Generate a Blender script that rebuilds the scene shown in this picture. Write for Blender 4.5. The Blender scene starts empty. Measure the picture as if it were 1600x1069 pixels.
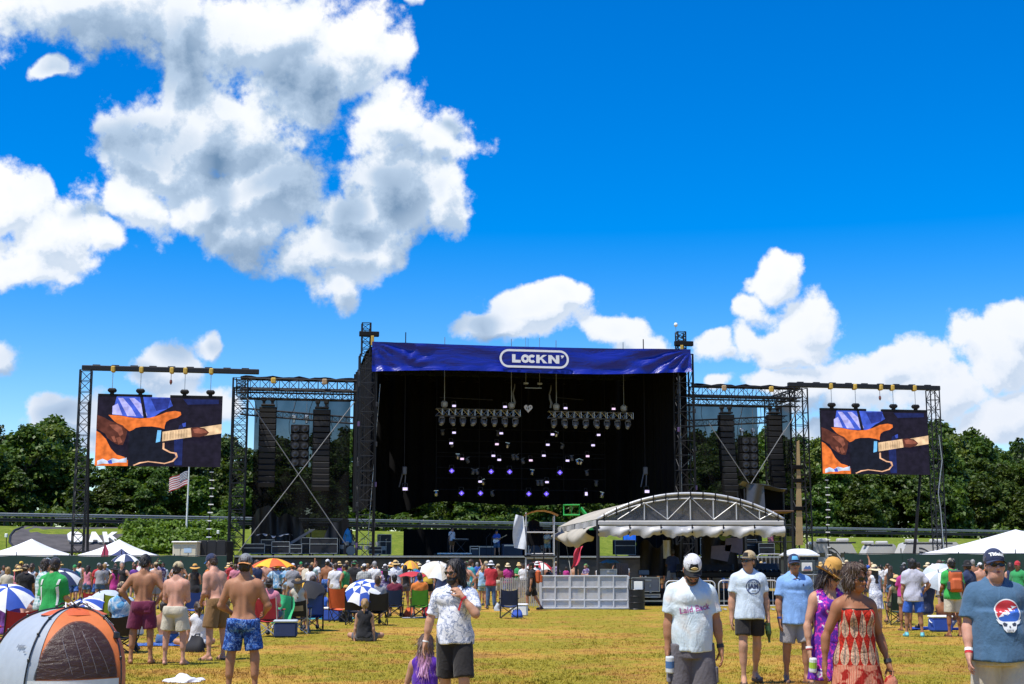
import bpy,math,random
import numpy as np
from mathutils import Vector,Matrix
random.seed(7);np.random.seed(7)
rnd=random.Random(11)
C=bpy.context.scene.collection
scene=bpy.context.scene
R=math.radians
# ------------------------------------------------------------------ camera, sky, sun, exposure
FPX=2200.0;TILT=R(9.04);CAM_Z=1.6
cam_d=bpy.data.cameras.new('camera');cam=bpy.data.objects.new('camera',cam_d);C.objects.link(cam)
cam.location=(0,0,CAM_Z);cam.rotation_euler=(R(90)+TILT,0,0)
cam_d.sensor_width=36;cam_d.lens=36*FPX/1600;cam_d.clip_start=.2;cam_d.clip_end=6000
scene.camera=cam
SUN_EL,SUN_AZ=R(66),R(-128)
sun_dir=Vector((math.sin(SUN_AZ)*math.cos(SUN_EL),math.cos(SUN_AZ)*math.cos(SUN_EL),math.sin(SUN_EL)))
sd=bpy.data.lights.new('sun','SUN');sd.energy=4.6;sd.angle=R(.53);sd.color=(1,.95,.87)
sun=bpy.data.objects.new('sun',sd);C.objects.link(sun)
sun.rotation_euler=(-sun_dir).to_track_quat('-Z','Y').to_euler();sun.location=(0,0,80)
vs=scene.view_settings
vs.view_transform='Standard';vs.look='None';vs.gamma=1;vs.use_curve_mapping=False;vs.exposure=0.42
FW=Vector((0,math.cos(TILT),math.sin(TILT)));UPV=Vector((0,-math.sin(TILT),math.cos(TILT)))
def ray(px,py):return FW+Vector((1,0,0))*((px-800)/FPX)+UPV*((534.5-py)/FPX)
def at(px,py,Y):
 d=ray(px,py);t=Y/d.y
 return Vector((d.x*t,Y,CAM_Z+d.z*t))
def gx(px,Y,z=0.0):return(px-800)/FPX*(Y*math.cos(TILT)+(z-CAM_Z)*math.sin(TILT))
def gnd(px,Y,z=0.0):return Vector((gx(px,Y,z),Y,z))
# sky
world=bpy.data.worlds.new('World');scene.world=world;world.use_nodes=True
wt=world.node_tree;wt.nodes.clear()
def nd(t,kind,**kw):
 n=t.nodes.new(kind)
 for k,v in kw.items():setattr(n,k,v)
 return n
def lk(t,a,b):t.links.new(a,b)
def azel(px,py):
 d=ray(px,py).normalized()
 return math.atan2(d.x,d.y),math.asin(d.z)
 # cumulus bodies in view, plus unseen ones above the frame added to grey those below: (px, py, rx, ry) -> azimuth, elevation, radii
CLOUDS=[(130,-110,270,130),(420,-70,120,80),(120,20,215,85),(300,60,60,120),(430,60,150,110),(560,90,90,70),(330,210,175,115),(255,270,110,70),(480,130,70,95),(400,300,150,90),(230,250,90,70),(210,330,60,60),(600,190,90,65),(690,215,85,65),(640,300,130,90),(560,340,110,80),(370,365,95,50),(520,395,120,60),(300,330,80,50),(690,330,60,60),(525,440,45,35),(60,375,130,85),(-20,290,90,85),(30,420,110,50),(150,390,50,45),(80,130,50,25),(630,20,30,30),(0,560,50,40),(130,640,60,40),(260,590,80,60),(345,560,45,35),(180,670,120,40),(300,650,130,40),(830,500,95,55),(870,470,55,35),(960,530,75,38),(780,530,60,30),(1010,560,70,30),(1220,440,50,45),(1270,490,60,45),(1230,530,85,40),(1190,480,40,30),(1130,540,50,25),(1330,580,90,45),(1450,600,80,55),(1560,560,90,60),(1600,530,60,50),(1250,590,60,30),(1400,560,60,30),(1560,650,140,50),(1350,650,130,35),(1150,590,40,22)]
def build_cloud_group(full=True):
 g=bpy.data.node_groups.new('cloud_density','ShaderNodeTree')
 g.interface.new_socket('Dir',in_out='INPUT',socket_type='NodeSocketVector')
 g.interface.new_socket('Density',in_out='OUTPUT',socket_type='NodeSocketFloat')
 gi=nd(g,'NodeGroupInput');go=nd(g,'NodeGroupOutput')
 # azimuth/elevation
 sx=nd(g,'ShaderNodeSeparateXYZ');lk(g,gi.outputs[0],sx.inputs[0])
 az=nd(g,'ShaderNodeMath',operation='ARCTAN2');lk(g,sx.outputs[0],az.inputs[0]);lk(g,sx.outputs[1],az.inputs[1])
 el=nd(g,'ShaderNodeMath',operation='ARCSINE');lk(g,sx.outputs[2],el.inputs[0])
 cv=nd(g,'ShaderNodeCombineXYZ');lk(g,az.outputs[0],cv.inputs[0]);lk(g,el.outputs[0],cv.inputs[1])
 # domain warp so that no body keeps an elliptical outline
 nw=nd(g,'ShaderNodeTexNoise',noise_dimensions='3D');nw.inputs['Scale'].default_value=11;nw.inputs['Detail'].default_value=3
 lk(g,gi.outputs[0],nw.inputs['Vector'])
 ws=nd(g,'ShaderNodeVectorMath',operation='SUBTRACT');lk(g,nw.outputs['Color'],ws.inputs[0]);ws.inputs[1].default_value=(.5,.5,.5)
 wm=nd(g,'ShaderNodeVectorMath',operation='MULTIPLY_ADD');lk(g,ws.outputs[0],wm.inputs[0]);wm.inputs[1].default_value=(.095,.080,0);lk(g,cv.outputs[0],wm.inputs[2])
 prev=None
 for(px,py,rx,ry)in CLOUDS:
  a,e=azel(px,py);ra,re=rx/FPX*.98,ry/FPX*.98
  s=nd(g,'ShaderNodeVectorMath',operation='SUBTRACT');lk(g,wm.outputs[0],s.inputs[0]);s.inputs[1].default_value=(a,e,0)
  m=nd(g,'ShaderNodeVectorMath',operation='MULTIPLY');lk(g,s.outputs[0],m.inputs[0]);m.inputs[1].default_value=(1/ra,1/re,0)
  l=nd(g,'ShaderNodeVectorMath',operation='LENGTH');lk(g,m.outputs[0],l.inputs[0])
  if prev is None:prev=l.outputs['Value'];continue
  lv=l.outputs['Value']
  if ry<16:ad=nd(g,'ShaderNodeMath',operation='ADD');lk(g,lv,ad.inputs[0]);ad.inputs[1].default_value=.5;lv=ad.outputs[0]
  mn=nd(g,'ShaderNodeMath',operation='SMOOTH_MIN');lk(g,prev,mn.inputs[0]);lk(g,lv,mn.inputs[1]);mn.inputs[2].default_value=.14
  prev=mn.outputs[0]
 inv=nd(g,'ShaderNodeMath',operation='SUBTRACT');inv.inputs[0].default_value=1.0;lk(g,prev,inv.inputs[1])
 # elsewhere on the dome the same kind of broken cumulus goes on
 n2=nd(g,'ShaderNodeTexNoise',noise_dimensions='3D');n2.inputs['Scale'].default_value=3.2;n2.inputs['Detail'].default_value=2
 lk(g,gi.outputs[0],n2.inputs['Vector'])
 r2=nd(g,'ShaderNodeMapRange');r2.inputs[1].default_value=.52;r2.inputs[2].default_value=.75;r2.inputs[3].default_value=-.6;r2.inputs[4].default_value=.9;lk(g,n2.outputs[0],r2.inputs[0])
 # frame zone = the part of the sky whose clouds are laid out above
 aa=nd(g,'ShaderNodeMath',operation='ABSOLUTE');lk(g,az.outputs[0],aa.inputs[0])
 m1=nd(g,'ShaderNodeMapRange');m1.inputs[1].default_value=.37;m1.inputs[2].default_value=.55;m1.inputs[3].default_value=0;m1.inputs[4].default_value=1;lk(g,aa.outputs[0],m1.inputs[0])
 m2=nd(g,'ShaderNodeMapRange');m2.inputs[1].default_value=.56;m2.inputs[2].default_value=.72;m2.inputs[3].default_value=0;m2.inputs[4].default_value=1;lk(g,el.outputs[0],m2.inputs[0])
 mx=nd(g,'ShaderNodeMath',operation='MAXIMUM');lk(g,m1.outputs[0],mx.inputs[0]);lk(g,m2.outputs[0],mx.inputs[1])
 mixd=nd(g,'ShaderNodeMix',data_type='FLOAT');lk(g,mx.outputs[0],mixd.inputs[0]);lk(g,inv.outputs[0],mixd.inputs[2]);lk(g,r2.outputs[0],mixd.inputs[3])
 if not full:
  lk(g,mixd.outputs[0],go.inputs[0]);return g
  # cauliflower edges: inverted cells + fractal noise
 vo=nd(g,'ShaderNodeTexVoronoi',feature='SMOOTH_F1');vo.inputs['Scale'].default_value=22;vo.inputs['Detail'].default_value=3.0;vo.inputs['Roughness'].default_value=.55;vo.inputs['Lacunarity'].default_value=2.3;vo.inputs['Smoothness'].default_value=.35
 vo.normalize=True
 nwv=nd(g,'ShaderNodeVectorMath',operation='MULTIPLY_ADD');lk(g,ws.outputs[0],nwv.inputs[0]);nwv.inputs[1].default_value=(.06,.06,.06);lk(g,gi.outputs[0],nwv.inputs[2])
 lk(g,nwv.outputs[0],vo.inputs['Vector'])
 v2=nd(g,'ShaderNodeMath',operation='MULTIPLY_ADD');lk(g,vo.outputs['Distance'],v2.inputs[0]);v2.inputs[1].default_value=-1.05;v2.inputs[2].default_value=.30
 n3=nd(g,'ShaderNodeTexNoise',noise_dimensions='3D');n3.inputs['Scale'].default_value=26;n3.inputs['Detail'].default_value=9;n3.inputs['Roughness'].default_value=.66
 lk(g,gi.outputs[0],n3.inputs['Vector'])
 n4=nd(g,'ShaderNodeMath',operation='MULTIPLY_ADD');lk(g,n3.outputs[0],n4.inputs[0]);n4.inputs[1].default_value=1.5;n4.inputs[2].default_value=-.80
 s1=nd(g,'ShaderNodeMath',operation='ADD');lk(g,v2.outputs[0],s1.inputs[0]);lk(g,n4.outputs[0],s1.inputs[1])
 s2=nd(g,'ShaderNodeMath',operation='ADD');lk(g,s1.outputs[0],s2.inputs[0]);lk(g,mixd.outputs[0],s2.inputs[1])
 lk(g,s2.outputs[0],go.inputs[0])
 return g
def build_sky():
 g=build_cloud_group();gs=build_cloud_group(False);t=wt
 tc=nd(t,'ShaderNodeTexCoord')
 sky=nd(t,'ShaderNodeTexSky',sky_type='NISHITA');sky.sun_disc=False;sky.sun_elevation=SUN_EL;sky.sun_rotation=SUN_AZ
 sky.altitude=300;sky.air_density=1.0;sky.dust_density=.25;sky.ozone_density=3.0
 hs=nd(t,'ShaderNodeHueSaturation');hs.inputs['Saturation'].default_value=1.6;hs.inputs['Value'].default_value=1.38;hs.inputs['Hue'].default_value=.512
 lk(t,sky.outputs[0],hs.inputs['Color'])
 def dens(off,full=True):
  n=nd(t,'ShaderNodeGroup');n.node_tree=g if full else gs
  if off:
   a=nd(t,'ShaderNodeVectorMath',operation='ADD');lk(t,tc.outputs['Generated'],a.inputs[0]);a.inputs[1].default_value=off
   b=nd(t,'ShaderNodeVectorMath',operation='NORMALIZE');lk(t,a.outputs[0],b.inputs[0]);lk(t,b.outputs[0],n.inputs[0])
  else:lk(t,tc.outputs['Generated'],n.inputs[0])
  return n.outputs[0]
 d0=dens(None);d1=dens((-.007,0,.014));d2=dens((-.03,0,.10),False)
 al=nd(t,'ShaderNodeMapRange',interpolation_type='SMOOTHSTEP');al.inputs[1].default_value=-.03;al.inputs[2].default_value=.30;lk(t,d0,al.inputs[0])
 # light that gets through the cloud standing between this bit and the sun
 df=nd(t,'ShaderNodeMath',operation='SUBTRACT');lk(t,d1,df.inputs[0]);lk(t,d0,df.inputs[1])
 o1=nd(t,'ShaderNodeMapRange');o1.inputs[1].default_value=-.22;o1.inputs[2].default_value=.30;lk(t,df.outputs[0],o1.inputs[0])
 o2=nd(t,'ShaderNodeMapRange');o2.inputs[1].default_value=-.1;o2.inputs[2].default_value=1.0;lk(t,d2,o2.inputs[0])
 o0=nd(t,'ShaderNodeMapRange');o0.inputs[1].default_value=.1;o0.inputs[2].default_value=1.3;lk(t,d0,o0.inputs[0])
 w1=nd(t,'ShaderNodeMath',operation='MULTIPLY');lk(t,o1.outputs[0],w1.inputs[0]);w1.inputs[1].default_value=.36
 w2=nd(t,'ShaderNodeMath',operation='MULTIPLY_ADD');lk(t,o2.outputs[0],w2.inputs[0]);w2.inputs[1].default_value=.58;lk(t,w1.outputs[0],w2.inputs[2])
 w3=nd(t,'ShaderNodeMath',operation='MULTIPLY_ADD');lk(t,o0.outputs[0],w3.inputs[0]);w3.inputs[1].default_value=.20;lk(t,w2.outputs[0],w3.inputs[2])
 cr=nd(t,'ShaderNodeValToRGB');e=cr.color_ramp.elements
 e[0].position=.08;e[0].color=(.97,.98,1.0,1);e[1].position=.95;e[1].color=(.15,.26,.42,1)
 x=cr.color_ramp.elements.new(.30);x.color=(.84,.89,.96,1)
 x=cr.color_ramp.elements.new(.50);x.color=(.46,.59,.76,1)
 lk(t,w3.outputs[0],cr.inputs[0])
 sc=nd(t,'ShaderNodeVectorMath',operation='SCALE');sc.inputs['Scale'].default_value=8.0;lk(t,cr.outputs[0],sc.inputs[0])
 # low clouds stand behind more air
 sx=nd(t,'ShaderNodeSeparateXYZ');lk(t,tc.outputs['Generated'],sx.inputs[0]);hz=nd(t,'ShaderNodeMapRange');hz.inputs[1].default_value=.05;hz.inputs[2].default_value=.24;hz.inputs[3].default_value=.42;hz.inputs[4].default_value=0;lk(t,sx.outputs[2],hz.inputs[0])
 hm=nd(t,'ShaderNodeMix',data_type='RGBA');lk(t,hz.outputs[0],hm.inputs[0]);lk(t,sc.outputs[0],hm.inputs[6]);hm.inputs[7].default_value=(3.6,4.5,6.2,1)
 mx=nd(t,'ShaderNodeMix',data_type='RGBA');lk(t,al.outputs[0],mx.inputs[0]);lk(t,hs.outputs[0],mx.inputs[6]);lk(t,hm.outputs[2],mx.inputs[7])
 bg=nd(t,'ShaderNodeBackground');bg.inputs[1].default_value=.1;lk(t,mx.outputs[2],bg.inputs[0])
 out=nd(t,'ShaderNodeOutputWorld');lk(t,bg.outputs[0],out.inputs[0])
build_sky()
world.cycles.sampling_method='NONE'
cy=scene.cycles;cy.max_bounces=5;cy.diffuse_bounces=2;cy.glossy_bounces=2;cy.transmission_bounces=3;cy.transparent_max_bounces=8;cy.use_denoising=True
# ------------------------------------------------------------------ materials
_mats={}
def fold_bump(t,b,tc,prev=None):
 """soft creases of hanging cloth"""
 mp=nd(t,'ShaderNodeMapping');mp.inputs['Scale'].default_value=(7,7,3.2);lk(t,tc,mp.inputs['Vector']);n=nd(t,'ShaderNodeTexNoise');n.inputs['Scale'].default_value=1.0;n.inputs['Detail'].default_value=3;n.inputs['Distortion'].default_value=1.6;lk(t,mp.outputs[0],n.inputs['Vector'])
 p=nd(t,'ShaderNodeBump');p.inputs['Strength'].default_value=.5;p.inputs['Distance'].default_value=.04;lk(t,n.outputs[0],p.inputs['Height'])
 if prev is not None:lk(t,prev,p.inputs['Normal'])
 lk(t,p.outputs[0],b.inputs['Normal'])
def M(name,col=(.5,.5,.5),rough=.75,metal=0.0,var=.12,vscale=6.0,bump=0.0,bscale=60.0,fold=False,trans=0.0,emit=0.0,alpha=1.0,sheen=0.0,sss=0.0,spec=.5):
 """A plain painted / woven / cast surface: base colour with a little mottling, fine relief."""
 if name in _mats:return _mats[name]
 m=bpy.data.materials.new(name);m.use_nodes=True;t=m.node_tree;b=t.nodes['Principled BSDF']
 b.inputs['Roughness'].default_value=rough;b.inputs['Metallic'].default_value=metal
 b.inputs['Specular IOR Level'].default_value=spec
 if alpha<1:b.inputs['Alpha'].default_value=alpha
 if trans:b.inputs['Transmission Weight'].default_value=trans
 if sheen:b.inputs['Sheen Weight'].default_value=sheen
 if sss:b.inputs['Subsurface Weight'].default_value=sss;b.inputs['Subsurface Radius'].default_value=(.02,.008,.004);b.inputs['Subsurface Scale'].default_value=.6
 c4=(*col,1)
 if var or bump:
  tc=nd(t,'ShaderNodeTexCoord')
 if var:
  n=nd(t,'ShaderNodeTexNoise');n.inputs['Scale'].default_value=vscale;n.inputs['Detail'].default_value=4;lk(t,tc.outputs['Object'],n.inputs['Vector'])
  r=nd(t,'ShaderNodeMapRange');r.inputs[1].default_value=.25;r.inputs[2].default_value=.75;r.inputs[3].default_value=1-var;r.inputs[4].default_value=1+var*.7;lk(t,n.outputs[0],r.inputs[0])
  s=nd(t,'ShaderNodeVectorMath',operation='SCALE');s.inputs[0].default_value=col;lk(t,r.outputs[0],s.inputs['Scale']);lk(t,s.outputs[0],b.inputs['Base Color'])
 else:b.inputs['Base Color'].default_value=c4
 if bump:
  n=nd(t,'ShaderNodeTexNoise');n.inputs['Scale'].default_value=bscale;n.inputs['Detail'].default_value=3;lk(t,tc.outputs['Object'],n.inputs['Vector'])
  bp=nd(t,'ShaderNodeBump');bp.inputs['Strength'].default_value=bump;bp.inputs['Distance'].default_value=.01;lk(t,n.outputs[0],bp.inputs['Height']);lk(t,bp.outputs[0],b.inputs['Normal'])
  if fold:fold_bump(t,b,tc.outputs['Object'],bp.outputs[0])
 if emit:
  b.inputs['Emission Color'].default_value=c4;b.inputs['Emission Strength'].default_value=emit
 _mats[name]=m;return m
def base_mat(name,rough=.8):
 m=bpy.data.materials.new(name);m.use_nodes=True;t=m.node_tree;b=t.nodes['Principled BSDF'];b.inputs['Roughness'].default_value=rough
 _mats[name]=m
 return m,t,b
def ramp(t,fac,stops,interp='LINEAR'):
 n=nd(t,'ShaderNodeValToRGB');n.color_ramp.interpolation=interp
 e=n.color_ramp.elements
 while len(e)>1:e.remove(e[-1])
 e[0].position=stops[0][0];e[0].color=(*stops[0][1],1)
 for p,c in stops[1:]:
  x=e.new(p);x.color=(*c,1)
 lk(t,fac,n.inputs[0]);return n.outputs[0]
def tnoise(t,vec,scale,detail=4,rough=.5,dist=0):
 n=nd(t,'ShaderNodeTexNoise');n.inputs['Scale'].default_value=scale;n.inputs['Detail'].default_value=detail;n.inputs['Roughness'].default_value=rough;n.inputs['Distortion'].default_value=dist
 lk(t,vec,n.inputs['Vector']);return n.outputs[0]
def objvec(t,scale=(1,1,1)):
 tc=nd(t,'ShaderNodeTexCoord');mp=nd(t,'ShaderNodeMapping');mp.inputs['Scale'].default_value=scale;lk(t,tc.outputs['Object'],mp.inputs['Vector']);return mp.outputs[0]
 # ------------------------------------------------------------------ objects
def thing(name,label,cat,loc=(0,0,0),rotz=0.0,group=None):
 o=bpy.data.objects.new(name,None);o.empty_display_size=.2;C.objects.link(o)
 o.location=loc;o.rotation_euler=(0,0,rotz);o['label']=label;o['category']=cat
 if group:o['group']=group
 o.matrix_basis=Matrix.Translation(Vector(loc))@Matrix.Rotation(rotz,4,'Z')
 return o
def tag(o,label,cat,group=None):
 o['label']=label;o['category']=cat
 if group:o['group']=group
 return o
def world_mat(o):
 m=o.matrix_basis.copy()
 while o.parent:o=o.parent;m=o.matrix_basis@m
 return m
def link(name,me,parent=None,kind=None,label=None):
 o=bpy.data.objects.new(name,me);C.objects.link(o)
 if parent:o.parent=parent
 if kind:o['kind']=kind
 if label:o['label']=label
 return o
def retag(t,label,group=None):
 t['label']=label
 if group:t['group']=group
def dup(root,loc,rotz=0.0,label=None,group=None,swap=None):
 """A copy of a thing with copies of its parts and sub-parts; meshes are shared. swap: {part name stem: material}."""
 r=root.copy();C.objects.link(r);r.location=loc;r.rotation_euler=(0,0,rotz)
 if label:r['label']=label
 if group:r['group']=group
 def rec(src,dst):
  for ch in src.children:
   c=ch.copy();C.objects.link(c);c.parent=dst
   if swap:
    s=ch.name.split('.')[0]
    if s in swap and c.material_slots:
     c.material_slots[0].link='OBJECT';c.material_slots[0].material=swap[s]
   rec(ch,c)
 rec(root,r);return r
class MB:
 """collects shapes (in world or own coordinates) into one mesh"""
 def __init__(s):s.v=[];s.f=[];s.mi=[];s.m=0
 def add(s,vs,fs):
  o=len(s.v);s.v.extend(tuple(p)for p in vs);s.f.extend(tuple(i+o for i in f)for f in fs);s.mi.extend([s.m]*len(fs));return s
 def box(s,c,size,rot=None):
  hx,hy,hz=size[0]/2,size[1]/2,size[2]/2;c=Vector(c)
  ps=[Vector((x,y,z))for x in(-hx,hx)for y in(-hy,hy)for z in(-hz,hz)]
  if rot is not None:ps=[rot@p for p in ps]
  return s.add([c+p for p in ps],[(0,1,3,2),(4,6,7,5),(0,4,5,1),(2,3,7,6),(0,2,6,4),(1,5,7,3)])
 def bbox(s,c,size,b=.02,rot=None):
  """box with chamfered edges"""
  hx,hy,hz=size[0]/2,size[1]/2,size[2]/2;b=min(b,hx*.9,hy*.9,hz*.9);c=Vector(c)
  vs=[];idx={}
  for sx in(-1,1):
   for sy in(-1,1):
    for sz in(-1,1):
     for k in range(3):
      p=[sx*(hx-b),sy*(hy-b),sz*(hz-b)];p[k]=(sx*hx,sy*hy,sz*hz)[k]
      idx[(sx,sy,sz,k)]=len(vs);vs.append(Vector(p))
  fs=[]
  for k in range(3):
   a,d=(k+1)%3,(k+2)%3
   for sg in(-1,1):
    q=[]
    for(u,w)in((-1,-1),(1,-1),(1,1),(-1,1)):
     t=[0,0,0];t[k]=sg;t[a]=u;t[d]=w;q.append(idx[(*t,k)])
    fs.append(q if sg>0 else q[::-1])
   for(u,w)in((-1,-1),(1,-1),(1,1),(-1,1)):
    t0=[0,0,0];t1=[0,0,0];t0[k]=-1;t1[k]=1
    for t in(t0,t1):t[a]=u;t[d]=w
    fs.append((idx[(*t0,a)],idx[(*t1,a)],idx[(*t1,d)],idx[(*t0,d)]))
  for sx in(-1,1):
   for sy in(-1,1):
    for sz in(-1,1):fs.append(tuple(idx[(sx,sy,sz,k)]for k in range(3)))
  if rot is not None:vs=[rot@p for p in vs]
  return s.add([c+p for p in vs],fs)
 def tube(s,a,b,r,n=6,r2=None,cap=True):
  a,b=Vector(a),Vector(b);d=b-a
  if d.length<1e-6:return s
  d.normalize();u=d.orthogonal().normalized();w=d.cross(u);r2=r if r2 is None else r2
  vs=[]
  for k in range(n):
   q=u*math.cos(2*math.pi*k/n)+w*math.sin(2*math.pi*k/n);vs+=[a+q*r,b+q*r2]
  fs=[(2*k,2*((k+1)%n),2*((k+1)%n)+1,2*k+1)for k in range(n)]
  if cap:fs+=[tuple(2*k for k in range(n))[::-1],tuple(2*k+1 for k in range(n))]
  return s.add(vs,fs)
 def path(s,pts,r,n=6):
  pts=[Vector(p)for p in pts];vs=[];fs=[];u=None
  for i,p in enumerate(pts):
   d=(pts[min(i+1,len(pts)-1)]-pts[max(i-1,0)]).normalized()
   if u is None:u=d.orthogonal().normalized()
   u=(u-d*u.dot(d)).normalized();w=d.cross(u);rr=r[i]if isinstance(r,(list,tuple))else r
   for k in range(n):vs.append(p+(u*math.cos(2*math.pi*k/n)+w*math.sin(2*math.pi*k/n))*rr)
  for i in range(len(pts)-1):
   for k in range(n):fs.append((i*n+k,i*n+(k+1)%n,(i+1)*n+(k+1)%n,(i+1)*n+k))
  fs+=[tuple(range(n))[::-1],tuple((len(pts)-1)*n+k for k in range(n))]
  return s.add(vs,fs)
 def lathe(s,c,prof,n=20,rot=None,sx=1,sy=1):
  c=Vector(c);vs=[];fs=[]
  for(r,z)in prof:
   for k in range(n):
    a=2*math.pi*k/n;p=Vector((r*math.cos(a)*sx,r*math.sin(a)*sy,z));vs.append(c+(rot@p if rot is not None else p))
  for i in range(len(prof)-1):
   for k in range(n):fs.append((i*n+k,i*n+(k+1)%n,(i+1)*n+(k+1)%n,(i+1)*n+k))
  return s.add(vs,fs)
 def prism(s,pts,off):
  """pts: polygon (3D), extruded by vector off"""
  n=len(pts);off=Vector(off);pts=[Vector(p)for p in pts]
  return s.add(pts+[p+off for p in pts],[tuple(range(n))[::-1],tuple(range(n,2*n))]+[(k,(k+1)%n,n+(k+1)%n,n+k)for k in range(n)])
 def grid(s,fn,nu,nv,thick=None):
  vs=[Vector(fn(i/nu,j/nv))for i in range(nu+1)for j in range(nv+1)]
  fs=[(i*(nv+1)+j,(i+1)*(nv+1)+j,(i+1)*(nv+1)+j+1,i*(nv+1)+j+1)for i in range(nu)for j in range(nv)]
  s.add(vs,fs)
  if thick is not None:
   t=Vector(thick);o=len(vs);s.add([p+t for p in vs],[f[::-1]for f in fs])
  return s
 def build(s,name,mat,parent=None,kind=None,label=None,smooth=False,local=False):
  me=bpy.data.meshes.new(name);vs=s.v
  if parent is not None and not local:
   inv=world_mat(parent).inverted();vs=[inv@Vector(p)for p in vs]
  me.from_pydata([tuple(p)for p in vs],[],s.f)
  for m in(mat if isinstance(mat,(list,tuple))else[mat]):me.materials.append(m)
  if isinstance(mat,(list,tuple)):me.polygons.foreach_set('material_index',s.mi)
  if smooth:me.polygons.foreach_set('use_smooth',[True]*len(me.polygons))
  me.update()
  return link(name,me,parent,kind,label)
def np_mesh(name,V,F,mats,smooth=False,mi=None):
 me=bpy.data.meshes.new(name);V=np.asarray(V,np.float32);F=np.asarray(F,np.int32);k=F.shape[1]
 me.vertices.add(len(V));me.vertices.foreach_set('co',V.ravel())
 me.loops.add(F.size);me.loops.foreach_set('vertex_index',F.ravel())
 me.polygons.add(len(F));me.polygons.foreach_set('loop_start',np.arange(0,F.size,k,dtype=np.int32));me.polygons.foreach_set('loop_total',np.full(len(F),k,np.int32))
 for m in(mats if isinstance(mats,(list,tuple))else[mats]):me.materials.append(m)
 if mi is not None:me.polygons.foreach_set('material_index',np.asarray(mi,np.int32))
 me.update(calc_edges=True)
 if smooth:me.polygons.foreach_set('use_smooth',np.ones(len(F),bool))
 return me
 # ================================================================== THE SETTING
BK=.56;BC=math.cos(math.atan(BK));BT=Vector((BC,BC*BK,0));BN=Vector((-BK*BC,BC,0))
def bank_pt(l,s):return Vector((0,151,0))+BT*l+BN*s
def bank_s(x,y):return(y-151-BK*x)*BC
def sstep(a,b,x):
 t=np.clip((x-a)/(b-a),0,1);return t*t*(3-2*t)
def gh(x,y):
 s=bank_s(x,y)
 return 5.0*sstep(-27,-4,s)*.75+1.25*np.clip((s+27)/23,0,1)+1.0*sstep(8,60,s)-.0
 # dry summer field
def grass_mat():
 m,t,b=base_mat('dry_grass',.95);b.inputs['Specular IOR Level'].default_value=.15
 g=nd(t,'ShaderNodeNewGeometry');P=g.outputs['Position']
 def mapv(s):
  mp=nd(t,'ShaderNodeMapping');mp.inputs['Scale'].default_value=s;lk(t,P,mp.inputs['Vector']);return mp.outputs[0]
 big=tnoise(t,mapv((.16,.16,.16)),1.0,4,.6);mid=tnoise(t,mapv((.9,.75,.9)),1.0,5,.65);fine=tnoise(t,mapv((9,7,9)),1,4,.7)
 dry=ramp(t,mid,[(.26,(.22,.11,.035)),(.40,(.40,.215,.042)),(.54,(.54,.325,.055)),(.72,(.64,.43,.115))])
 grn=ramp(t,fine,[(.3,(.14,.14,.012)),(.55,(.31,.26,.020)),(.75,(.52,.38,.05))])
 a=nd(t,'ShaderNodeMath',operation='MULTIPLY_ADD');lk(t,mid,a.inputs[0]);a.inputs[1].default_value=.9;lk(t,big,a.inputs[2])
 gf=ramp(t,a.outputs[0],[(.85,(0,0,0)),(.99,(.92,.92,.92))])
 mx=nd(t,'ShaderNodeMix',data_type='RGBA');lk(t,gf,mx.inputs[0]);lk(t,dry,mx.inputs[6]);lk(t,grn,mx.inputs[7])
 # bank and everything towards the wood is watered green grass
 sx=nd(t,'ShaderNodeSeparateXYZ');lk(t,P,sx.inputs[0])
 y1=nd(t,'ShaderNodeMath',operation='MULTIPLY_ADD');lk(t,sx.outputs[0],y1.inputs[0]);y1.inputs[1].default_value=-BK;lk(t,sx.outputs[1],y1.inputs[2])
 mr=nd(t,'ShaderNodeMapRange');mr.inputs[1].default_value=116;mr.inputs[2].default_value=121;lk(t,y1.outputs[0],mr.inputs[0])
 lawn=ramp(t,tnoise(t,mapv((1.3,1.3,1.3)),1,5,.7),[(.3,(.09,.135,.012)),(.5,(.15,.20,.020)),(.7,(.23,.25,.035))])
 m2=nd(t,'ShaderNodeMix',data_type='RGBA');lk(t,mr.outputs[0],m2.inputs[0]);lk(t,mx.outputs[2],m2.inputs[6]);lk(t,lawn,m2.inputs[7])
 fv=nd(t,'ShaderNodeMapRange');fv.inputs[1].default_value=.3;fv.inputs[2].default_value=.72;fv.inputs[3].default_value=.52;fv.inputs[4].default_value=1.25;lk(t,tnoise(t,mapv((22,16,22)),1,4,.75),fv.inputs[0])
 sc=nd(t,'ShaderNodeVectorMath',operation='SCALE');lk(t,m2.outputs[2],sc.inputs[0]);lk(t,fv.outputs[0],sc.inputs['Scale'])
 lk(t,sc.outputs[0],b.inputs['Base Color'])
 bp=nd(t,'ShaderNodeBump');bp.inputs['Strength'].default_value=.8;bp.inputs['Distance'].default_value=.06;lk(t,tnoise(t,mapv((7,6,7)),1,6,.75),bp.inputs['Height']);lk(t,bp.outputs[0],b.inputs['Normal'])
 return m
GR=grass_mat()
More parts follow.
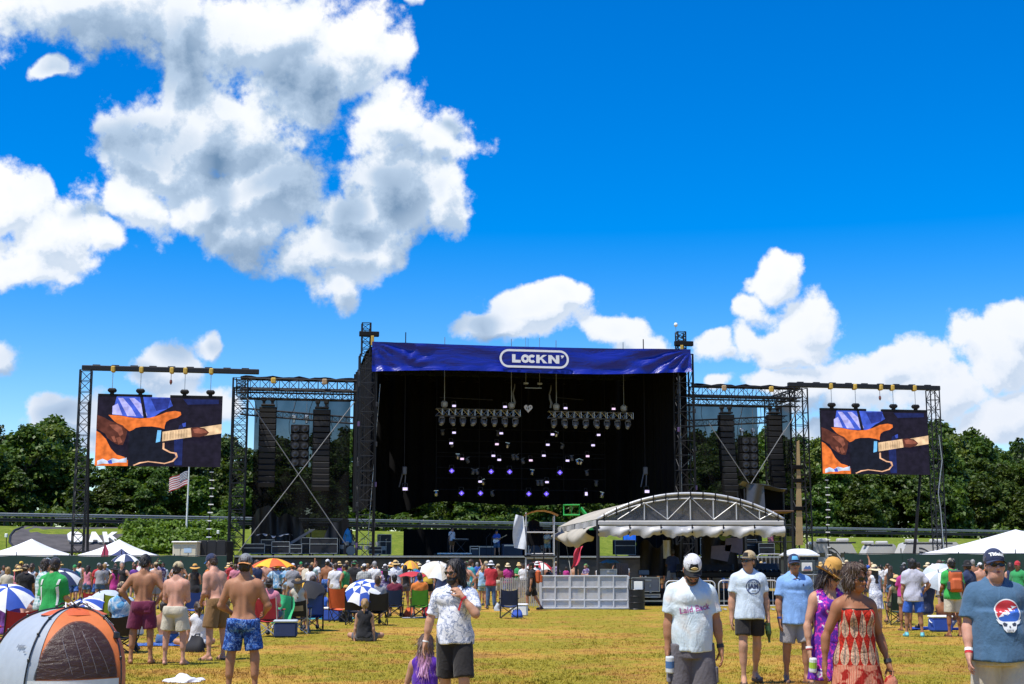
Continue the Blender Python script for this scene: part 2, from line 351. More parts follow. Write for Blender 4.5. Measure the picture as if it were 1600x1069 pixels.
def build_ground():
 xs=np.unique(np.concatenate([np.linspace(-60,80,71),np.linspace(-400,400,41),[-3000,-1500,1500,3000]]))
 ys=np.unique(np.concatenate([np.linspace(-30,90,61),np.linspace(90,260,86),[-600,-200,300,400,700,1500,4000]]))
 X,Y=np.meshgrid(xs,ys,indexing='ij');Z=gh(X,Y)
 n=np.random.RandomState(3);Z=Z+np.where((np.abs(X)<100)&(Y<60)&(Y>-30),(np.sin(X*1.3+Y*.7)*np.sin(Y*.9-X*.4))*.012,0)
 V=np.stack([X,Y,Z],-1).reshape(-1,3);nx,ny=len(xs),len(ys)
 i,j=np.meshgrid(np.arange(nx-1),np.arange(ny-1),indexing='ij');a=(i*ny+j).ravel()
 F=np.stack([a,a+ny,a+ny+1,a+1],1)
 link('ground',np_mesh('ground',V,F,GR,True),kind='structure')
build_ground()
def build_grass():
 r=np.random.RandomState(5);n=48000
 # more tufts where the ground shows larger
 Y=1/(r.rand(n)*(1/17.5-1/85)+1/85);X=(r.rand(n)*2-1)*(Y*.385+.5)
 nb=4;Xb=np.repeat(X,nb)+r.randn(n*nb)*.03;Yb=np.repeat(Y,nb)+r.randn(n*nb)*.03
 h=(.012+.028*r.rand(n*nb)**1.6)*np.repeat(.55+.9*r.rand(n),nb);w=.005+.006*r.rand(n*nb);a=r.rand(n*nb)*6.283
 lean=r.randn(n*nb,2)*.7*h[:,None]
 N=n*nb;V=np.zeros((N,3,3));dx,dy=np.cos(a)*w,np.sin(a)*w
 V[:,0]=np.stack([Xb-dx,Yb-dy,np.full(N,-.012)],1);V[:,1]=np.stack([Xb+dx,Yb+dy,np.full(N,-.012)],1);V[:,2]=np.stack([Xb+lean[:,0],Yb+lean[:,1],h],1)
 o=link('grass',np_mesh('grass',V.reshape(-1,3),np.arange(N*3).reshape(-1,3),GR),kind='stuff')
build_grass()
# ------------------------------------------------------------------ woods on the crest
def leaf_mat(name,c1,c2,c3):
 m=bpy.data.materials.new(name);m.use_nodes=True;t=m.node_tree;t.nodes.clear()
 tc=nd(t,'ShaderNodeTexCoord');oi=nd(t,'ShaderNodeObjectInfo')
 n=tnoise(t,tc.outputs['Object'],.9,5,.7)
 col=ramp(t,n,[(.3,c1),(.5,c2),(.72,c3)])
 hs=nd(t,'ShaderNodeHueSaturation');mr=nd(t,'ShaderNodeMapRange');mr.inputs[3].default_value=.485;mr.inputs[4].default_value=.512;lk(t,oi.outputs['Random'],mr.inputs[0]);lk(t,mr.outputs[0],hs.inputs['Hue'])
 m3=nd(t,'ShaderNodeMapRange');m3.inputs[3].default_value=.75;m3.inputs[4].default_value=1.25;lk(t,oi.outputs['Random'],m3.inputs[0]);lk(t,m3.outputs[0],hs.inputs['Value']);lk(t,col,hs.inputs['Color'])
 d=nd(t,'ShaderNodeBsdfPrincipled');d.inputs['Roughness'].default_value=.5;d.inputs['Specular IOR Level'].default_value=.32;lk(t,hs.outputs[0],d.inputs['Base Color'])
 tr=nd(t,'ShaderNodeBsdfTranslucent');g2=nd(t,'ShaderNodeVectorMath',operation='MULTIPLY');g2.inputs[1].default_value=(1.5,1.5,.6);lk(t,hs.outputs[0],g2.inputs[0]);lk(t,g2.outputs[0],tr.inputs['Color'])
 mx=nd(t,'ShaderNodeMixShader');mx.inputs[0].default_value=.25;lk(t,d.outputs[0],mx.inputs[1]);lk(t,tr.outputs[0],mx.inputs[2])
 o=nd(t,'ShaderNodeOutputMaterial');lk(t,mx.outputs[0],o.inputs[0]);return m
LEAF=leaf_mat('broad_leaf',(.018,.040,.005),(.050,.094,.009),(.135,.185,.021))
LEAF2=leaf_mat('pale_leaf',(.05,.09,.010),(.11,.16,.020),(.18,.22,.035))
NEEDLE=leaf_mat('pine_needle',(.018,.036,.012),(.034,.058,.018),(.06,.085,.025))
BARK=M('bark',(.075,.058,.043),.95,bump=.6,bscale=12,var=.3)
def crown_np(r,lobes,n,size,droop=.0):
 """leaf faces through the lobes' outer shells"""
 w=np.array([l[3]*l[4]for l in lobes]);w=w/w.sum();k=r.choice(len(lobes),n,p=w);L=np.array(lobes)
 d=r.randn(n,3);d/=np.linalg.norm(d,axis=1,keepdims=True);d[:,2]=np.where(d[:,2]<-.3,-d[:,2]*.6,d[:,2])
 rad=1-.55*r.rand(n)**1.8+.10*r.randn(n)
 # leaf sprays: knots of leaves break the shell up
 ph=np.sin(d[:,0]*9+k)*np.sin(d[:,1]*8+k*2)*np.sin(d[:,2]*9+k*3);rad+=ph*.22
 P=L[k,:3]+d*rad[:,None]*np.stack([L[k,3],L[k,3],L[k,4]],1)
 nrm=d*.7+r.randn(n,3)*.6+np.array([0,0,.35]);nrm/=np.linalg.norm(nrm,axis=1,keepdims=True)
 u=np.cross(nrm,r.randn(n,3));u/=np.linalg.norm(u,axis=1,keepdims=True);v=np.cross(nrm,u);s=size*(.55+.9*r.rand(n))
 a=u*s[:,None];b=v*(s*.62)[:,None]
 V=np.stack([P-a,P+b*.9-a*.1,P+a,P-b-a*.1],1);V[:,2,2]-=droop*s;V[:,0,2]-=droop*s*.5
 return V.reshape(-1,3),np.arange(n*4).reshape(-1,4)
def make_tree(seed,h,kind):
 r=np.random.RandomState(seed);name='pine_tree' if kind=='pine' else 'broadleaf_tree'
 t=thing(name,'tall tree in the wood on the track bank','tree')
 tb=MB();lobes=[];bend=r.randn(2)*.4
 pts=[(bend[0]*(q*q),bend[1]*(q*q),h*.92*q-.3)for q in np.linspace(0,1,7)]
 tb.path(pts,[max(.05,.26*(1-q*.85))*h/15 for q in np.linspace(0,1,7)],7)
 if kind=='pine':
  for q in np.linspace(.18,1,16):
   rr=h*.19*(1.05-q)**.8+.25
   for m in range(4 if q<.9 else 2):
    a=r.rand()*6.28;e=rr*(.6+.5*r.rand())
    lobes.append((math.cos(a)*e*.6,math.sin(a)*e*.6,h*q,e*.55,.35+.25*r.rand()))
    tb.tube((0,0,h*q-.1),(math.cos(a)*e,math.sin(a)*e,h*q-.25),.05,5,.02)
  V,F=crown_np(r,lobes,5200,.26,.5);mat=NEEDLE
 else:
  low=.06 if kind=='edge' else .22
  nl=26 if kind!='slim' else 16;W=h*(.27 if kind!='slim' else .17)
  for q in range(nl):
   z=low+(1-low)*((q+.5)/nl)**.85;prof=math.sin(min(1,(z-low)/(1-low)*.92+.12)*math.pi)**.6
   a=r.rand()*6.28;e=W*prof*(.35+.6*r.rand());s=h*(.085+.06*r.rand())*(.75+.4*prof)
   x,y=math.cos(a)*e,math.sin(a)*e;lobes.append((x,y,h*z-s*.35,s,s*.78))
   zb=max(.15*h,h*z-s-e*.5);tb.path([(0,0,zb),(x*.5,y*.5,zb+e*.25),(x,y,h*z-s*.3)],[.09*h/15,.06*h/15,.02],5)
  V,F=crown_np(r,lobes,8200 if kind!='slim' else 5500,.29,.2);mat=LEAF2 if kind=='slim' else LEAF
 tb.build('trunk',BARK,t,local=True,smooth=True)
 link('crown',np_mesh('crown',V,F,mat),t)
 return t
def build_woods():
 protos=[make_tree(21,15,'round'),make_tree(22,16.5,'round'),make_tree(23,13.5,'round'),make_tree(24,15,'slim'),make_tree(25,16.5,'pine'),make_tree(26,8,'edge'),make_tree(27,7,'edge'),make_tree(28,14.5,'round'),make_tree(29,10.5,'edge')]
 used=[0]*len(protos);r=random.Random(4)
 words={0:'round-crowned tree',1:'tall spreading tree',2:'shorter full-crowned tree',3:'slim pale green tree',4:'dark narrow pine',5:'low bushy tree',6:'small leafy sapling',7:'upright leafy tree',8:'bushy half-grown tree'}
 def zone(px):
  for lim,w in((60,'beyond the first white canopy'),(145,'behind the screen mast by hillside letters'),(260,'behind hillside letters and screen'),(372,'between the flagpole and the stage wing'),(470,'through the tarp-table wing\'s outer scrim'),(560,'through the tarp-table wing\'s inner scrim'),(700,'under stage roof by tallest tower'),(880,'under the stage roof\'s middle'),(1085,'behind the arched mixing tent'),(1190,'through the tarp-hut wing\'s scrim'),(1290,'behind the tan board tower'),(1380,'below the motorhome-side screen'),(1475,'behind the leaning pole and screen'),(1550,'just past the outermost screen mast')):
   if px<lim:return w
  return 'above the big white marquee'
 SKYL=[-130,0,30,60,90,112,140,200,370,450,540,590,1060,1085,1200,1260,1300,1440,1465,1490,1505,1540,1570,1600,1730];SKYH=[640,645,637,650,640,668,662,688,672,678,666,715,715,672,665,680,684,680,652,660,684,668,690,680,684]
 rows=[(9,4.3,(5,6,8,5,8),1.0,'front row'),(14,4.9,(2,0,7,3,0,7,2),1.0,'second row'),(21,6.0,(0,1,3,4,7,1),1.08,'third row'),(30,6.5,(1,0,4,7,1),1.16,'back row')]
 seen=set()
 for s0,step,kinds,sc,rw in rows:
  l=-78.0;i=0
  while l<112:
   p=bank_pt(l+r.uniform(-1.3,1.3),s0+r.uniform(-2,2));px=800+p.x/(p.y*math.cos(TILT))*FPX
   l+=step*r.uniform(.8,1.2)
   if px<-130 or px>1730:continue
   k=kinds[i%len(kinds)]if r.random()<.8 else r.choice(kinds);i+=1
   p.z=float(gh(p.x,p.y));hk=(15,16.5,13.5,15,16.5,8,7,14.5,10.5)[k]
   want=at(px,float(np.interp(px,SKYL,SKYH)),p.y).z-p.z
   z=want/hk*{'front row':r.uniform(.45,.62),'second row':r.uniform(.72,.92),'third row':r.uniform(.86,.99),'back row':r.uniform(.93,1.0)}[rw]
   base=f'{words[k]}, {rw} of wood, {zone(px)}'
   lab=base
   for ad in('','fuller ','thinner ','leaning ','darker '):
    if ad+base not in seen:lab=ad+base;break
   seen.add(lab)
   if used[k]==0:o=protos[k];o.location=p;o['label']=lab;o['group']='trees of the wood on the bank'
   else:o=dup(protos[k],p,r.uniform(0,6.28),lab,'trees of the wood on the bank')
   used[k]+=1;wz=max(z,.5)**.7;o.scale=(wz*r.uniform(.92,1.12),wz*r.uniform(.92,1.12),z);o.rotation_euler=(0,0,r.uniform(0,6.28))
build_woods()
def build_understory():
 """brambles and saplings that close the wood's edge down to the track"""
 r=np.random.RandomState(12);lobes=[]
 for l in np.arange(-62,100,2.1):
  p=bank_pt(l+r.randn()*.5,6.5+r.randn()*1.0);s=.9+.9*r.rand();lobes.append((p.x,p.y,float(gh(p.x,p.y))+s*.5,s*1.1,s))
 for l in np.arange(-70,112,2.6):
  p=bank_pt(l+r.randn()*.6,17+r.randn()*1.5);s=1.9+.8*r.rand();lobes.append((p.x,p.y,float(gh(p.x,p.y))+s*.6,s*1.1,s*1.1))
 V,F=crown_np(r,lobes,40000,.30,.2)
 link('undergrowth',np_mesh('undergrowth',V,F,LEAF),kind='stuff')
build_understory()
# ------------------------------------------------------------------ the race track edge: guardrail, planted bed, letters
STEEL=M('galvanised_steel',(.36,.38,.39),.45,.7,var=.15);DKSTEEL=M('dark_steel',(.015,.016,.018),.55,.2,var=.2)
TYRE=M('tyre_rubber',(.035,.036,.04),.8,var=.25)
def build_guardrail():
 t=thing('guardrail','long double guardrail with grey beams on dark posts along the track bank below the wood','guardrail',bank_pt(-40,-2.5)+Vector((0,0,5)))
 post=None;rails={}
 for i,l in enumerate(np.arange(-64,104,4.0)):
  a=bank_pt(l,-2.5);b=bank_pt(l+4.0,-2.5);za,zb=float(gh(a.x,a.y)),float(gh(b.x,b.y))
  pb=MB();pb.bbox((a.x,a.y,za+.5),(.16,.16,1.3),.02);pb.build('post',DKSTEEL,t)
  for k,(hh,th,mt)in enumerate(((1.02,.30,STEEL),(.56,.34,TYRE))):
   q=MB();off=BN*-.14
   prof=[(0,-th/2),(.07,-th*.32),(0,-th*.1),(0,th*.1),(.07,th*.32),(0,th/2)]
   vs=[];
   for(e,zz)in((a,za),(b,zb)):
    for(d,z)in prof:vs.append(e+off-BN*d+Vector((0,0,zz+hh+z)))
    for(d,z)in prof[::-1]:vs.append(e+off-BN*(d-.03)+Vector((0,0,zz+hh+z)))
   n=12;q.add(vs,[(j,(j+1)%n,n+(j+1)%n,n+j)for j in range(n)])
   q.build('beam' if k==0 else 'lower_beam',mt,t)
  if i%3==1:
   q=MB();q.bbox(((a+b)/2+BN*.6).to_tuple()[:2]+(za+.78,),(3.2,.25,.08),.02,Matrix.Rotation(math.atan(BK),3,'Z'));q.build('top_board',STEEL,t)
build_guardrail()
MULCH=M('mulch',(.075,.068,.066),.95,var=.4,vscale=1.2,bump=.8,bscale=5)
WHITE=M('white_paint',(.78,.78,.74),.5,var=.05)
def slope_hit(px,py):
 d=ray(px,py);o=Vector((0,0,CAM_Z));lo,hi=60.,220.
 for q in np.arange(90.,200.,.25):
  if CAM_Z+d.z*(q/d.y)<float(gh(d.x*(q/d.y),q)):lo,hi=q-.25,q;break
 for _ in range(30):
  m=(lo+hi)/2;p=o+d*(m/d.y)
  if p.z>float(gh(p.x,p.y)):lo=m
  else:hi=m
 p=o+d*(lo/d.y);return p
def build_bed():
 edge=[(15,848),(16,838),(22,830),(35,825),(70,822),(120,820.5),(170,820),(215,820),(235,826),(235,840),(225,858),(150,863.5),(60,864),(25,860)]
 pts=[slope_hit(*e)for e in edge];c=sum(pts,Vector())/len(pts);vs=[];fs=[];n=len(pts);rings=7
 for k in range(rings+1):
  for p in pts:
   q=c+(p-c)*(k/rings);vs.append(Vector((q.x,q.y,float(gh(q.x,q.y))+.05)))
 for k in range(rings):
  for j in range(n):fs.append((k*n+j,k*n+(j+1)%n,(k+1)*n+(j+1)%n,(k+1)*n+j))
 mb=MB();mb.add(vs,fs);o=mb.build('planting_bed',MULCH,kind='structure',smooth=True)
 kb=MB();kb.path([Vector((p.x,p.y,float(gh(p.x,p.y))+.05))for p in pts+pts[:1]],.10,5);kb.build('bed_edging',DKSTEEL,kind='structure')
build_bed()
def font_mesh(txt,size,extrude,bold=0.0,align='CENTER',shear=0.0):
 cu=bpy.data.curves.new('lettering','FONT');cu.body=txt;cu.size=size;cu.extrude=extrude;cu.offset=bold;cu.align_x=align;cu.align_y='CENTER';cu.shear=shear;cu.resolution_u=4
 o=bpy.data.objects.new('lettering',cu);C.objects.link(o);dg=bpy.context.evaluated_depsgraph_get();me=bpy.data.meshes.new_from_object(o.evaluated_get(dg))
 bpy.data.objects.remove(o);bpy.data.curves.remove(cu);return me
def letter_poly(ch):
 if ch=='A':return[[(0,0),(.28,0),(.36,.22),(.64,.22),(.72,0),(1,0),(.64,1),(.36,1)]]
 if ch=='K':return[[(0,0),(.28,0),(.28,.34),(.38,.46),(.68,0),(1.02,0),(.58,.64),(.98,1),(.62,1),(.28,.66),(.28,1),(0,1)]]
 return[[(.0,.22),(.25,0),(.75,0),(1,.22),(1,.78),(.75,1),(.25,1),(0,.78)]]
def build_letters():
 for ch,x0,x1,what in(('O',107,130,'white block letter O on the dark bank, half hidden by the screen mast'),('A',138,160,'middle one of three white block letters on the dark bank, an A'),('K',163,187,'last of three white block letters on the dark bank, a K above the canopy')):
  a=slope_hit(x0,851);b=slope_hit(x1,851);w=(b-a);wx=w.length;u=w.normalized();up=(Vector((0,0,1))*.55+BN*.6).normalized();h=1.25
  o=thing('hillside_letter',what,'letter',a,0,'white letters on the bank')
  mb=MB()
  for poly in letter_poly(ch):
   mb.prism([a+u*(x*wx)+up*(y*h)+Vector((0,0,.12))for(x,y)in poly],-u.cross(up)*-.14)
  mb.build('letter_face',WHITE,o)
  if ch in 'OA':
   hb=MB();n=u.cross(up)*.018
   q=[(.32,.3),(.68,.3),(.68,.72),(.32,.72)]if ch=='O' else[(.43,.40),(.57,.40),(.5,.68)]
   for sg in(1,):
    hb.prism([a+u*(x*wx)+up*(y*h)+Vector((0,0,.12))+n for(x,y)in q],n)
   hb.build('letter_counter',MULCH,o)
build_letters()
def build_shrubs():
 r=np.random.RandomState(8);cols=[(px,py)for px in range(200,356,11)for py in(818,828,840,852,862)if not(px<215 and py<826)]
 groups={}
 for(px,py)in cols:
  p=slope_hit(px+r.randn()*2,py);s=.55+.35*r.rand();groups.setdefault(0,[]).append((p.x,p.y,p.z+s*.3,s*1.25,s*.85))
 V,F=crown_np(r,groups[0],15000,.17,.3)
 link('shrubbery',np_mesh('shrubbery',V,F,leaf_mat('juniper_leaf',(.05,.085,.008),(.10,.16,.012),(.16,.23,.03))),kind='stuff')
build_shrubs()
def build_flag():
 foot=slope_hit(291,832);top=foot+Vector((0,0,0));d=foot.y
 ztop=at(295,731,d).z;x1=at(295.5,731,d).x
 t=thing('flagpole','white flagpole on the bank flying a striped American flag below the left video screen','flagpole',foot)
 mb=MB();mb.tube(foot,(x1,d,ztop),.09,8,.06);mb.lathe((x1,d,ztop),[(0,.18),(.08,.1),(.08,.02),(0,-.05)],8);mb.build('pole',WHITE,t)
 f=thing('flag','American flag with red and white stripes blowing from the white flagpole','flag',(x1,d,ztop-1.0))
 RED=M('flag_red',(.42,.03,.04),.8);WH=M('flag_white',(.72,.70,.68),.8);BL=M('flag_blue',(.02,.03,.13),.8)
 W,H=1.75,1.25
 def fp(u,v,off=0):
  sag=.25*u;return Vector((x1-.1-W*u*.95,d+.16*math.sin(u*7+v)*u+off,ztop-.25-H*v-sag*1.4-u*.35+.05*math.sin(u*9)))
 for k in range(13):
  s=MB();s.grid(lambda a,b:fp(a,(k+b)/13),10,1,(0,.012,0));s.build('stripe',RED if k%2==0 else WH,f,smooth=True)
 s=MB();s.grid(lambda a,b:fp(a*.42,b*7/13,-.02),6,4,(0,.012,0));s.build('canton',BL,f,smooth=True)
 s=MB()
 for i in range(6):
  for j in range(5):s.box(fp((i+.6)/6.2*.42,(j+.55)/5*7/13,-.035),(.08,.01,.08),Matrix.Rotation(.785,3,'Y'))
 s.build('star',WH,f,kind='stuff')
build_flag()
# ------------------------------------------------------------------ perimeter fences, canopies, vehicles behind them
SCREEN=M('green_windscreen',(.012,.042,.036),.9,var=.25,vscale=.8,bump=.3,bscale=4)
def build_windscreen(px0,px1,Y,ztop,label,seed):
 r=random.Random(seed);x0,x1=gx(px0,Y),gx(px1,Y);n=max(2,round((x1-x0)/3.0));t=thing('windscreen_fence',label,'fence',((x0+x1)/2,Y,0))
 for i in range(n+1):
  x=x0+(x1-x0)*i/n;mb=MB();mb.tube((x,Y+.06,0),(x+r.uniform(-.02,.02),Y+.06,ztop+.10+r.uniform(0,.25)*(i%2)),.03,6);mb.build('post',DKSTEEL,t)
  if i<n:
   xa=x;xb=x0+(x1-x0)*(i+1)/n;ph=r.uniform(0,6)
   mb=MB();mb.grid(lambda a,b:(xa-.01+(xb-xa+.02)*a,Y+.05*math.sin(a*9+ph+b*2)*(1-.5*b),.05+(ztop-.05-.05*math.sin(a*math.pi))*b),12,4,(0,.012,0));mb.build('screen_panel',SCREEN,t,smooth=True)
 mb=MB();mb.tube((x0,Y+.06,ztop),(x1,Y+.06,ztop),.022,5);mb.build('top_rail',DKSTEEL,t)
build_windscreen(-60,352,84,2.2,'dark green windscreen fence in front of the white canopies and hillside letters',1)
build_windscreen(1322,1680,84,2.33,'dark green windscreen fence in front of the motorhomes and white marquee',2)
VINYL=M('white_vinyl',(.80,.80,.80),.45,var=.04,bump=.1,bscale=3)
def canopy(pxc,py_peak,px0,px1,py_eave,Y,label,mat,name='canopy_tent',valance=.3,sagk=.10):
 peak=at(pxc,py_peak,Y);a=at(px0,py_eave,Y);b=at(px1,py_eave,Y);hw=(b.x-a.x)/2;cx=(a.x+b.x)/2;ze=a.z
 t=thing(name,label,'canopy',(cx,Y,0),0,'canopies behind the fences')
 cor=[(-1,-1),(1,-1),(1,1),(-1,1)]
 P=lambda u,v:Vector((cx+u*hw,Y+hw+v*hw,ze));top=Vector((peak.x,Y+hw,peak.z+.0))
 for k in range(4):
  p,q=P(*cor[k]),P(*cor[(k+1)%4])
  mb=MB()
  def fn(s,v):
   e=p.lerp(q,s);r_=e.lerp(top,v);r_.z-=sagk*math.sin(v*math.pi)*(top.z-ze);return r_
  mb.grid(fn,6,6);mb.grid(lambda s,v:p.lerp(q,s)+Vector((0,0,-valance*v-.03*math.sin(s*20)*v)),12,1)
  mb.build('roof_panel',mat,t,smooth=False)
  lg=MB();lg.tube((p.x,p.y,0),p,.035,6);lg.build('leg',STEEL,t)
 return t
canopy(31,841,-26,84,867,93,'white peaked canopy nearest the edge of the dark planted bank',VINYL)
canopy(172,842,121,224,867,92,'white peaked canopy below the hillside letter K',VINYL)
canopy(1632,824,1503,1760,865,95,'very large white marquee rising above the green fence behind the man in the skull shirt',VINYL,'marquee',.4,.05)
NAVY=M('navy_cloth',(.015,.03,.12),.7);PINK=M('pink_red_cloth',(.55,.06,.12),.7)
canopy(186,857,172,200,868,88,'small blue pop-up canopy in front of a white one',NAVY)
def build_behind_left():
# folded flag on a short pole, cream trailer, black storage box, lamp boxes
 t=thing('feather_flag','small pink feather flag in front of the white canopy','flag',gnd(163,87));a=at(161,868,87);b=at(164,849,87)
 mb=MB();mb.tube((b.x,87,0),(b.x,87,b.z),.02,5);mb.build('pole',DKSTEEL,t)
 mb=MB();mb.prism([Vector((b.x+dx,87,z))for dx,z in((.0,b.z),(.25,b.z-.5),(.22,1.8),(-.25,1.7),(-.2,b.z-.7))],(0,.02,0));mb.build('sail',PINK,t)
 CREAM=M('cream_panel',(.62,.58,.44),.6,var=.08);BLACKP=M('black_panel',(.012,.012,.014),.55)
 def box_unit(name,label,cat,px0,px1,pyt,Y,depth,mat,extra):
  a=at(px0,pyt,Y);b=at(px1,pyt,Y);t=thing(name,label,cat,((a.x+b.x)/2,Y,0));w=b.x-a.x
  mb=MB();mb.bbox(((a.x+b.x)/2,Y+depth/2,a.z/2+.2),(w,depth,a.z-.4),.05);mb.build('body',mat,t)
  extra(t,a.x,b.x,a.z,Y)
 def ex1(t,x0,x1,z,Y):
  for k in range(3):
   mb=MB();mb.bbox((x0+(x1-x0)*(.18+.32*k),Y-.01,z-.55),((x1-x0)*.27,.05,.7),.01);mb.build('side_panel',CREAM,t)
  mb=MB();mb.bbox((x0+(x1-x0)*.63,Y-.035,z-.5),(.5,.02,.3),.005);mb.build('sign',M('pale_blue_label',(.45,.6,.75),.5),t)
  for dx in(.3,.5):
   mb=MB();mb.lathe((x0+(x1-x0)*dx,Y+.1,.36),[(0,-.1),(.3,-.1),(.36,-.06),(.36,.06),(.3,.1),(0,.1)],14,Matrix.Rotation(R(90),3,'X'));mb.build('wheel',TYRE,t)
  mb=MB();mb.bbox(((x0+x1)/2,Y+1,z+.04),(x1-x0+.1,2.3,.1),.03);mb.build('roof',WHITE,t)
 box_unit('generator_trailer','cream generator trailer with panelled side behind the green fence','trailer',270,308,848,92,2.2,CREAM,ex1)
 def ex2(t,x0,x1,z,Y):
  for k in range(3):
   mb=MB();mb.bbox((x0+(x1-x0)*(.18+.32*k),Y-.01,z*.55+.2),((x1-x0)*.28,.05,z*.8),.01);mb.build('side_panel',BLACKP,t)
 box_unit('storage_container','black storage container between the cream trailer and the stage wing','container',309,354,845,93,2.4,BLACKP,ex2)
 for px,py,lab in((341,829,'small white box lamp on a thin post before the shrubs'),(10,834,'small white box lamp on a thin post at the end of the planted bed')):
  p=slope_hit(px,856);q=at(px,py,p.y);t=thing('post_lamp',lab,'lamp',p,0,'white lamp posts on the bank')
  mb=MB();mb.tube(p,(q.x,p.y,q.z),.035,6);mb.build('post',DKSTEEL,t);mb=MB();mb.bbox((q.x,p.y,q.z-.15),(.22,.22,.32),.04);mb.build('lamp_box',WHITE,t)
build_behind_left()
RVW=M('motorhome_white',(.50,.49,.46),.35,var=.04);RVB=M('motorhome_black',(.012,.012,.016),.3);GLASSD=M('dark_glass',(.012,.014,.018),.08)
def motorhome(px0,px1,pyt,Y,label,swoosh,front):
 a=at(px0,pyt,Y);b=at(px1,pyt,Y);L=b.x-a.x;H=a.z-.45;t=thing('motorhome',label,'motorhome',((a.x+b.x)/2,Y,0),0,'motorhomes behind the fence')
 prof=[(0,0),(L-.1,0),(L,.5),(L-.12,H*.55),(L-.75,H*.96),(L-1.1,H),(.2,H),(0,H-.2)]
 if front<0:prof=[(L-x,z)for x,z in prof][::-1]
 mb=MB();mb.prism([Vector((a.x+x,Y,.45+z))for x,z in prof],(0,2.4,0));mb.build('body',RVW,t)
 for k in range(3):
  x=a.x+L*(.18+.24*k);mb=MB();mb.bbox((x,Y-.01,.45+H*.66),(L*.17,.06,H*.10),.03);mb.build('window',GLASSD,t)
 mb=MB();mb.bbox((a.x+L/2,Y+.02,.45+H-.1),(L*.8,.08,.12),.02);mb.build('awning',RVB,t)
 for k in range(2):
  mb=MB();mb.bbox((a.x+L*(.3+.4*k),Y+1.2,.45+H+.12),(.9,.8,.26),.08);mb.build('roof_unit',RVW,t)
 if swoosh:
  def fn(s,v,o):
   x=a.x+L*(.35+.42*s);z=.45+H*(.86-.75*s*s)-v*(.06+.07*(1-s))-o;return(x,Y-.012,z)
  for o in(0,.30):
   mb=MB();mb.grid(lambda s,v:fn(s,v,o),10,1,(0,.008,0));mb.build('swoosh',RVB,t)
 for k in(.18,.78):
  mb=MB();mb.lathe((a.x+L*k,Y+.12,.45),[(0,-.13),(.36,-.13),(.44,-.08),(.44,.08),(.36,.13),(0,.13)],16,Matrix.Rotation(R(90),3,'X'));mb.build('wheel',TYRE,t)
motorhome(1268,1345,846,112,'white motorhome with black curved swooshes behind the porta-potty',True,1)
motorhome(1345,1400,850,116,'dark-sided motorhome with a white nose behind the leaning screen pole',False,-1)
motorhome(1402,1498,847,113,'long pale motorhome beside the outermost screen tower',True,-1)
# ================================================================== THE STAGE (its front runs at a slight angle to the picture)
SK=math.atan(.18);SU=Vector((math.cos(SK),math.sin(SK),0));SW=Vector((-math.sin(SK),math.cos(SK),0));SO=Vector((0,100,0))
def S(u,w,z):return SO+SU*u+SW*w+Vector((0,0,z))
def su(px,py,w=0.0):
 """stage coordinates (along the front, height) of what shows at a photo pixel, w metres behind the front"""
 d=ray(px,py);o=Vector((0,0,CAM_Z))-SO;t=(w-o.dot(SW))/d.dot(SW);p=o+d*t
 return p.dot(SU),p.z
def sthing(name,label,cat,u,w,z=0,group=None):return thing(name,label,cat,S(u,w,z),SK,group)
def frame(mb_or_p0,p0,p1,wd,dp,side,bays,parent,mat,lat=None,r=.045,rl=.022,kindname='lattice'):
 """box lattice girder from p0 to p1; side and depth vectors span its section"""
 p0,p1=Vector(p0),Vector(p1);ax=(p1-p0).normalized();s=Vector(side).normalized();q=ax.cross(s).normalized()
 cs=[(s*(a*wd/2)+q*(b*dp/2))for a,b in((-1,-1),(1,-1),(1,1),(-1,1))]
 for c in cs:
  m=MB();m.tube(p0+c,p1+c,r,5);m.build('chord',mat,parent)
 m=MB();n=bays
 for k in range(4):
  a,b=cs[k],cs[(k+1)%4]
  for i in range(n):
   x0=p0.lerp(p1,i/n);x1=p0.lerp(p1,(i+1)/n)
   if(i+k)%2:a,b=cs[(k+1)%4],cs[k]
   else:a,b=cs[k],cs[(k+1)%4]
   m.tube(x0+a,x1+b,rl,4,cap=False);m.tube(x1+a,x1+b,rl,4,cap=False)
 m.build(kindname,lat or mat,parent,kind='stuff')
TRUSS=M('truss_black',(.013,.0135,.016),.5,.3,var=.2);TRUSSG=M('truss_grey',(.032,.033,.038),.5,.4,var=.2);ALU=M('aluminium',(.42,.43,.45),.32,.9,var=.1)
BLACKC=M('black_drape',(.0035,.0035,.0044),.95,var=.3,vscale=.7,bump=.3,bscale=3,spec=.2);BLACK=M('black_plastic',(.006,.006,.007),.6,spec=.25);BLACKG=M('black_gloss',(.008,.008,.010),.35,spec=.4)
YEL=M('yellow_strap',(.55,.36,.06),.7)
def scrim_mat():
 m=bpy.data.materials.new('scrim_mesh');m.use_nodes=True;t=m.node_tree;b=t.nodes['Principled BSDF']
 b.inputs['Base Color'].default_value=(.007,.007,.0085,1);b.inputs['Roughness'].default_value=.9;b.inputs['Specular IOR Level'].default_value=.1
 tc=nd(t,'ShaderNodeTexCoord');n=tnoise(t,tc.outputs['Object'],.35,3);mr=nd(t,'ShaderNodeMapRange');mr.inputs[1].default_value=.3;mr.inputs[2].default_value=.7;mr.inputs[3].default_value=.80;mr.inputs[4].default_value=.94;lk(t,n,mr.inputs[0]);lk(t,mr.outputs[0],b.inputs['Alpha'])
 return m
SCRIM=scrim_mat()
DECK=2.32
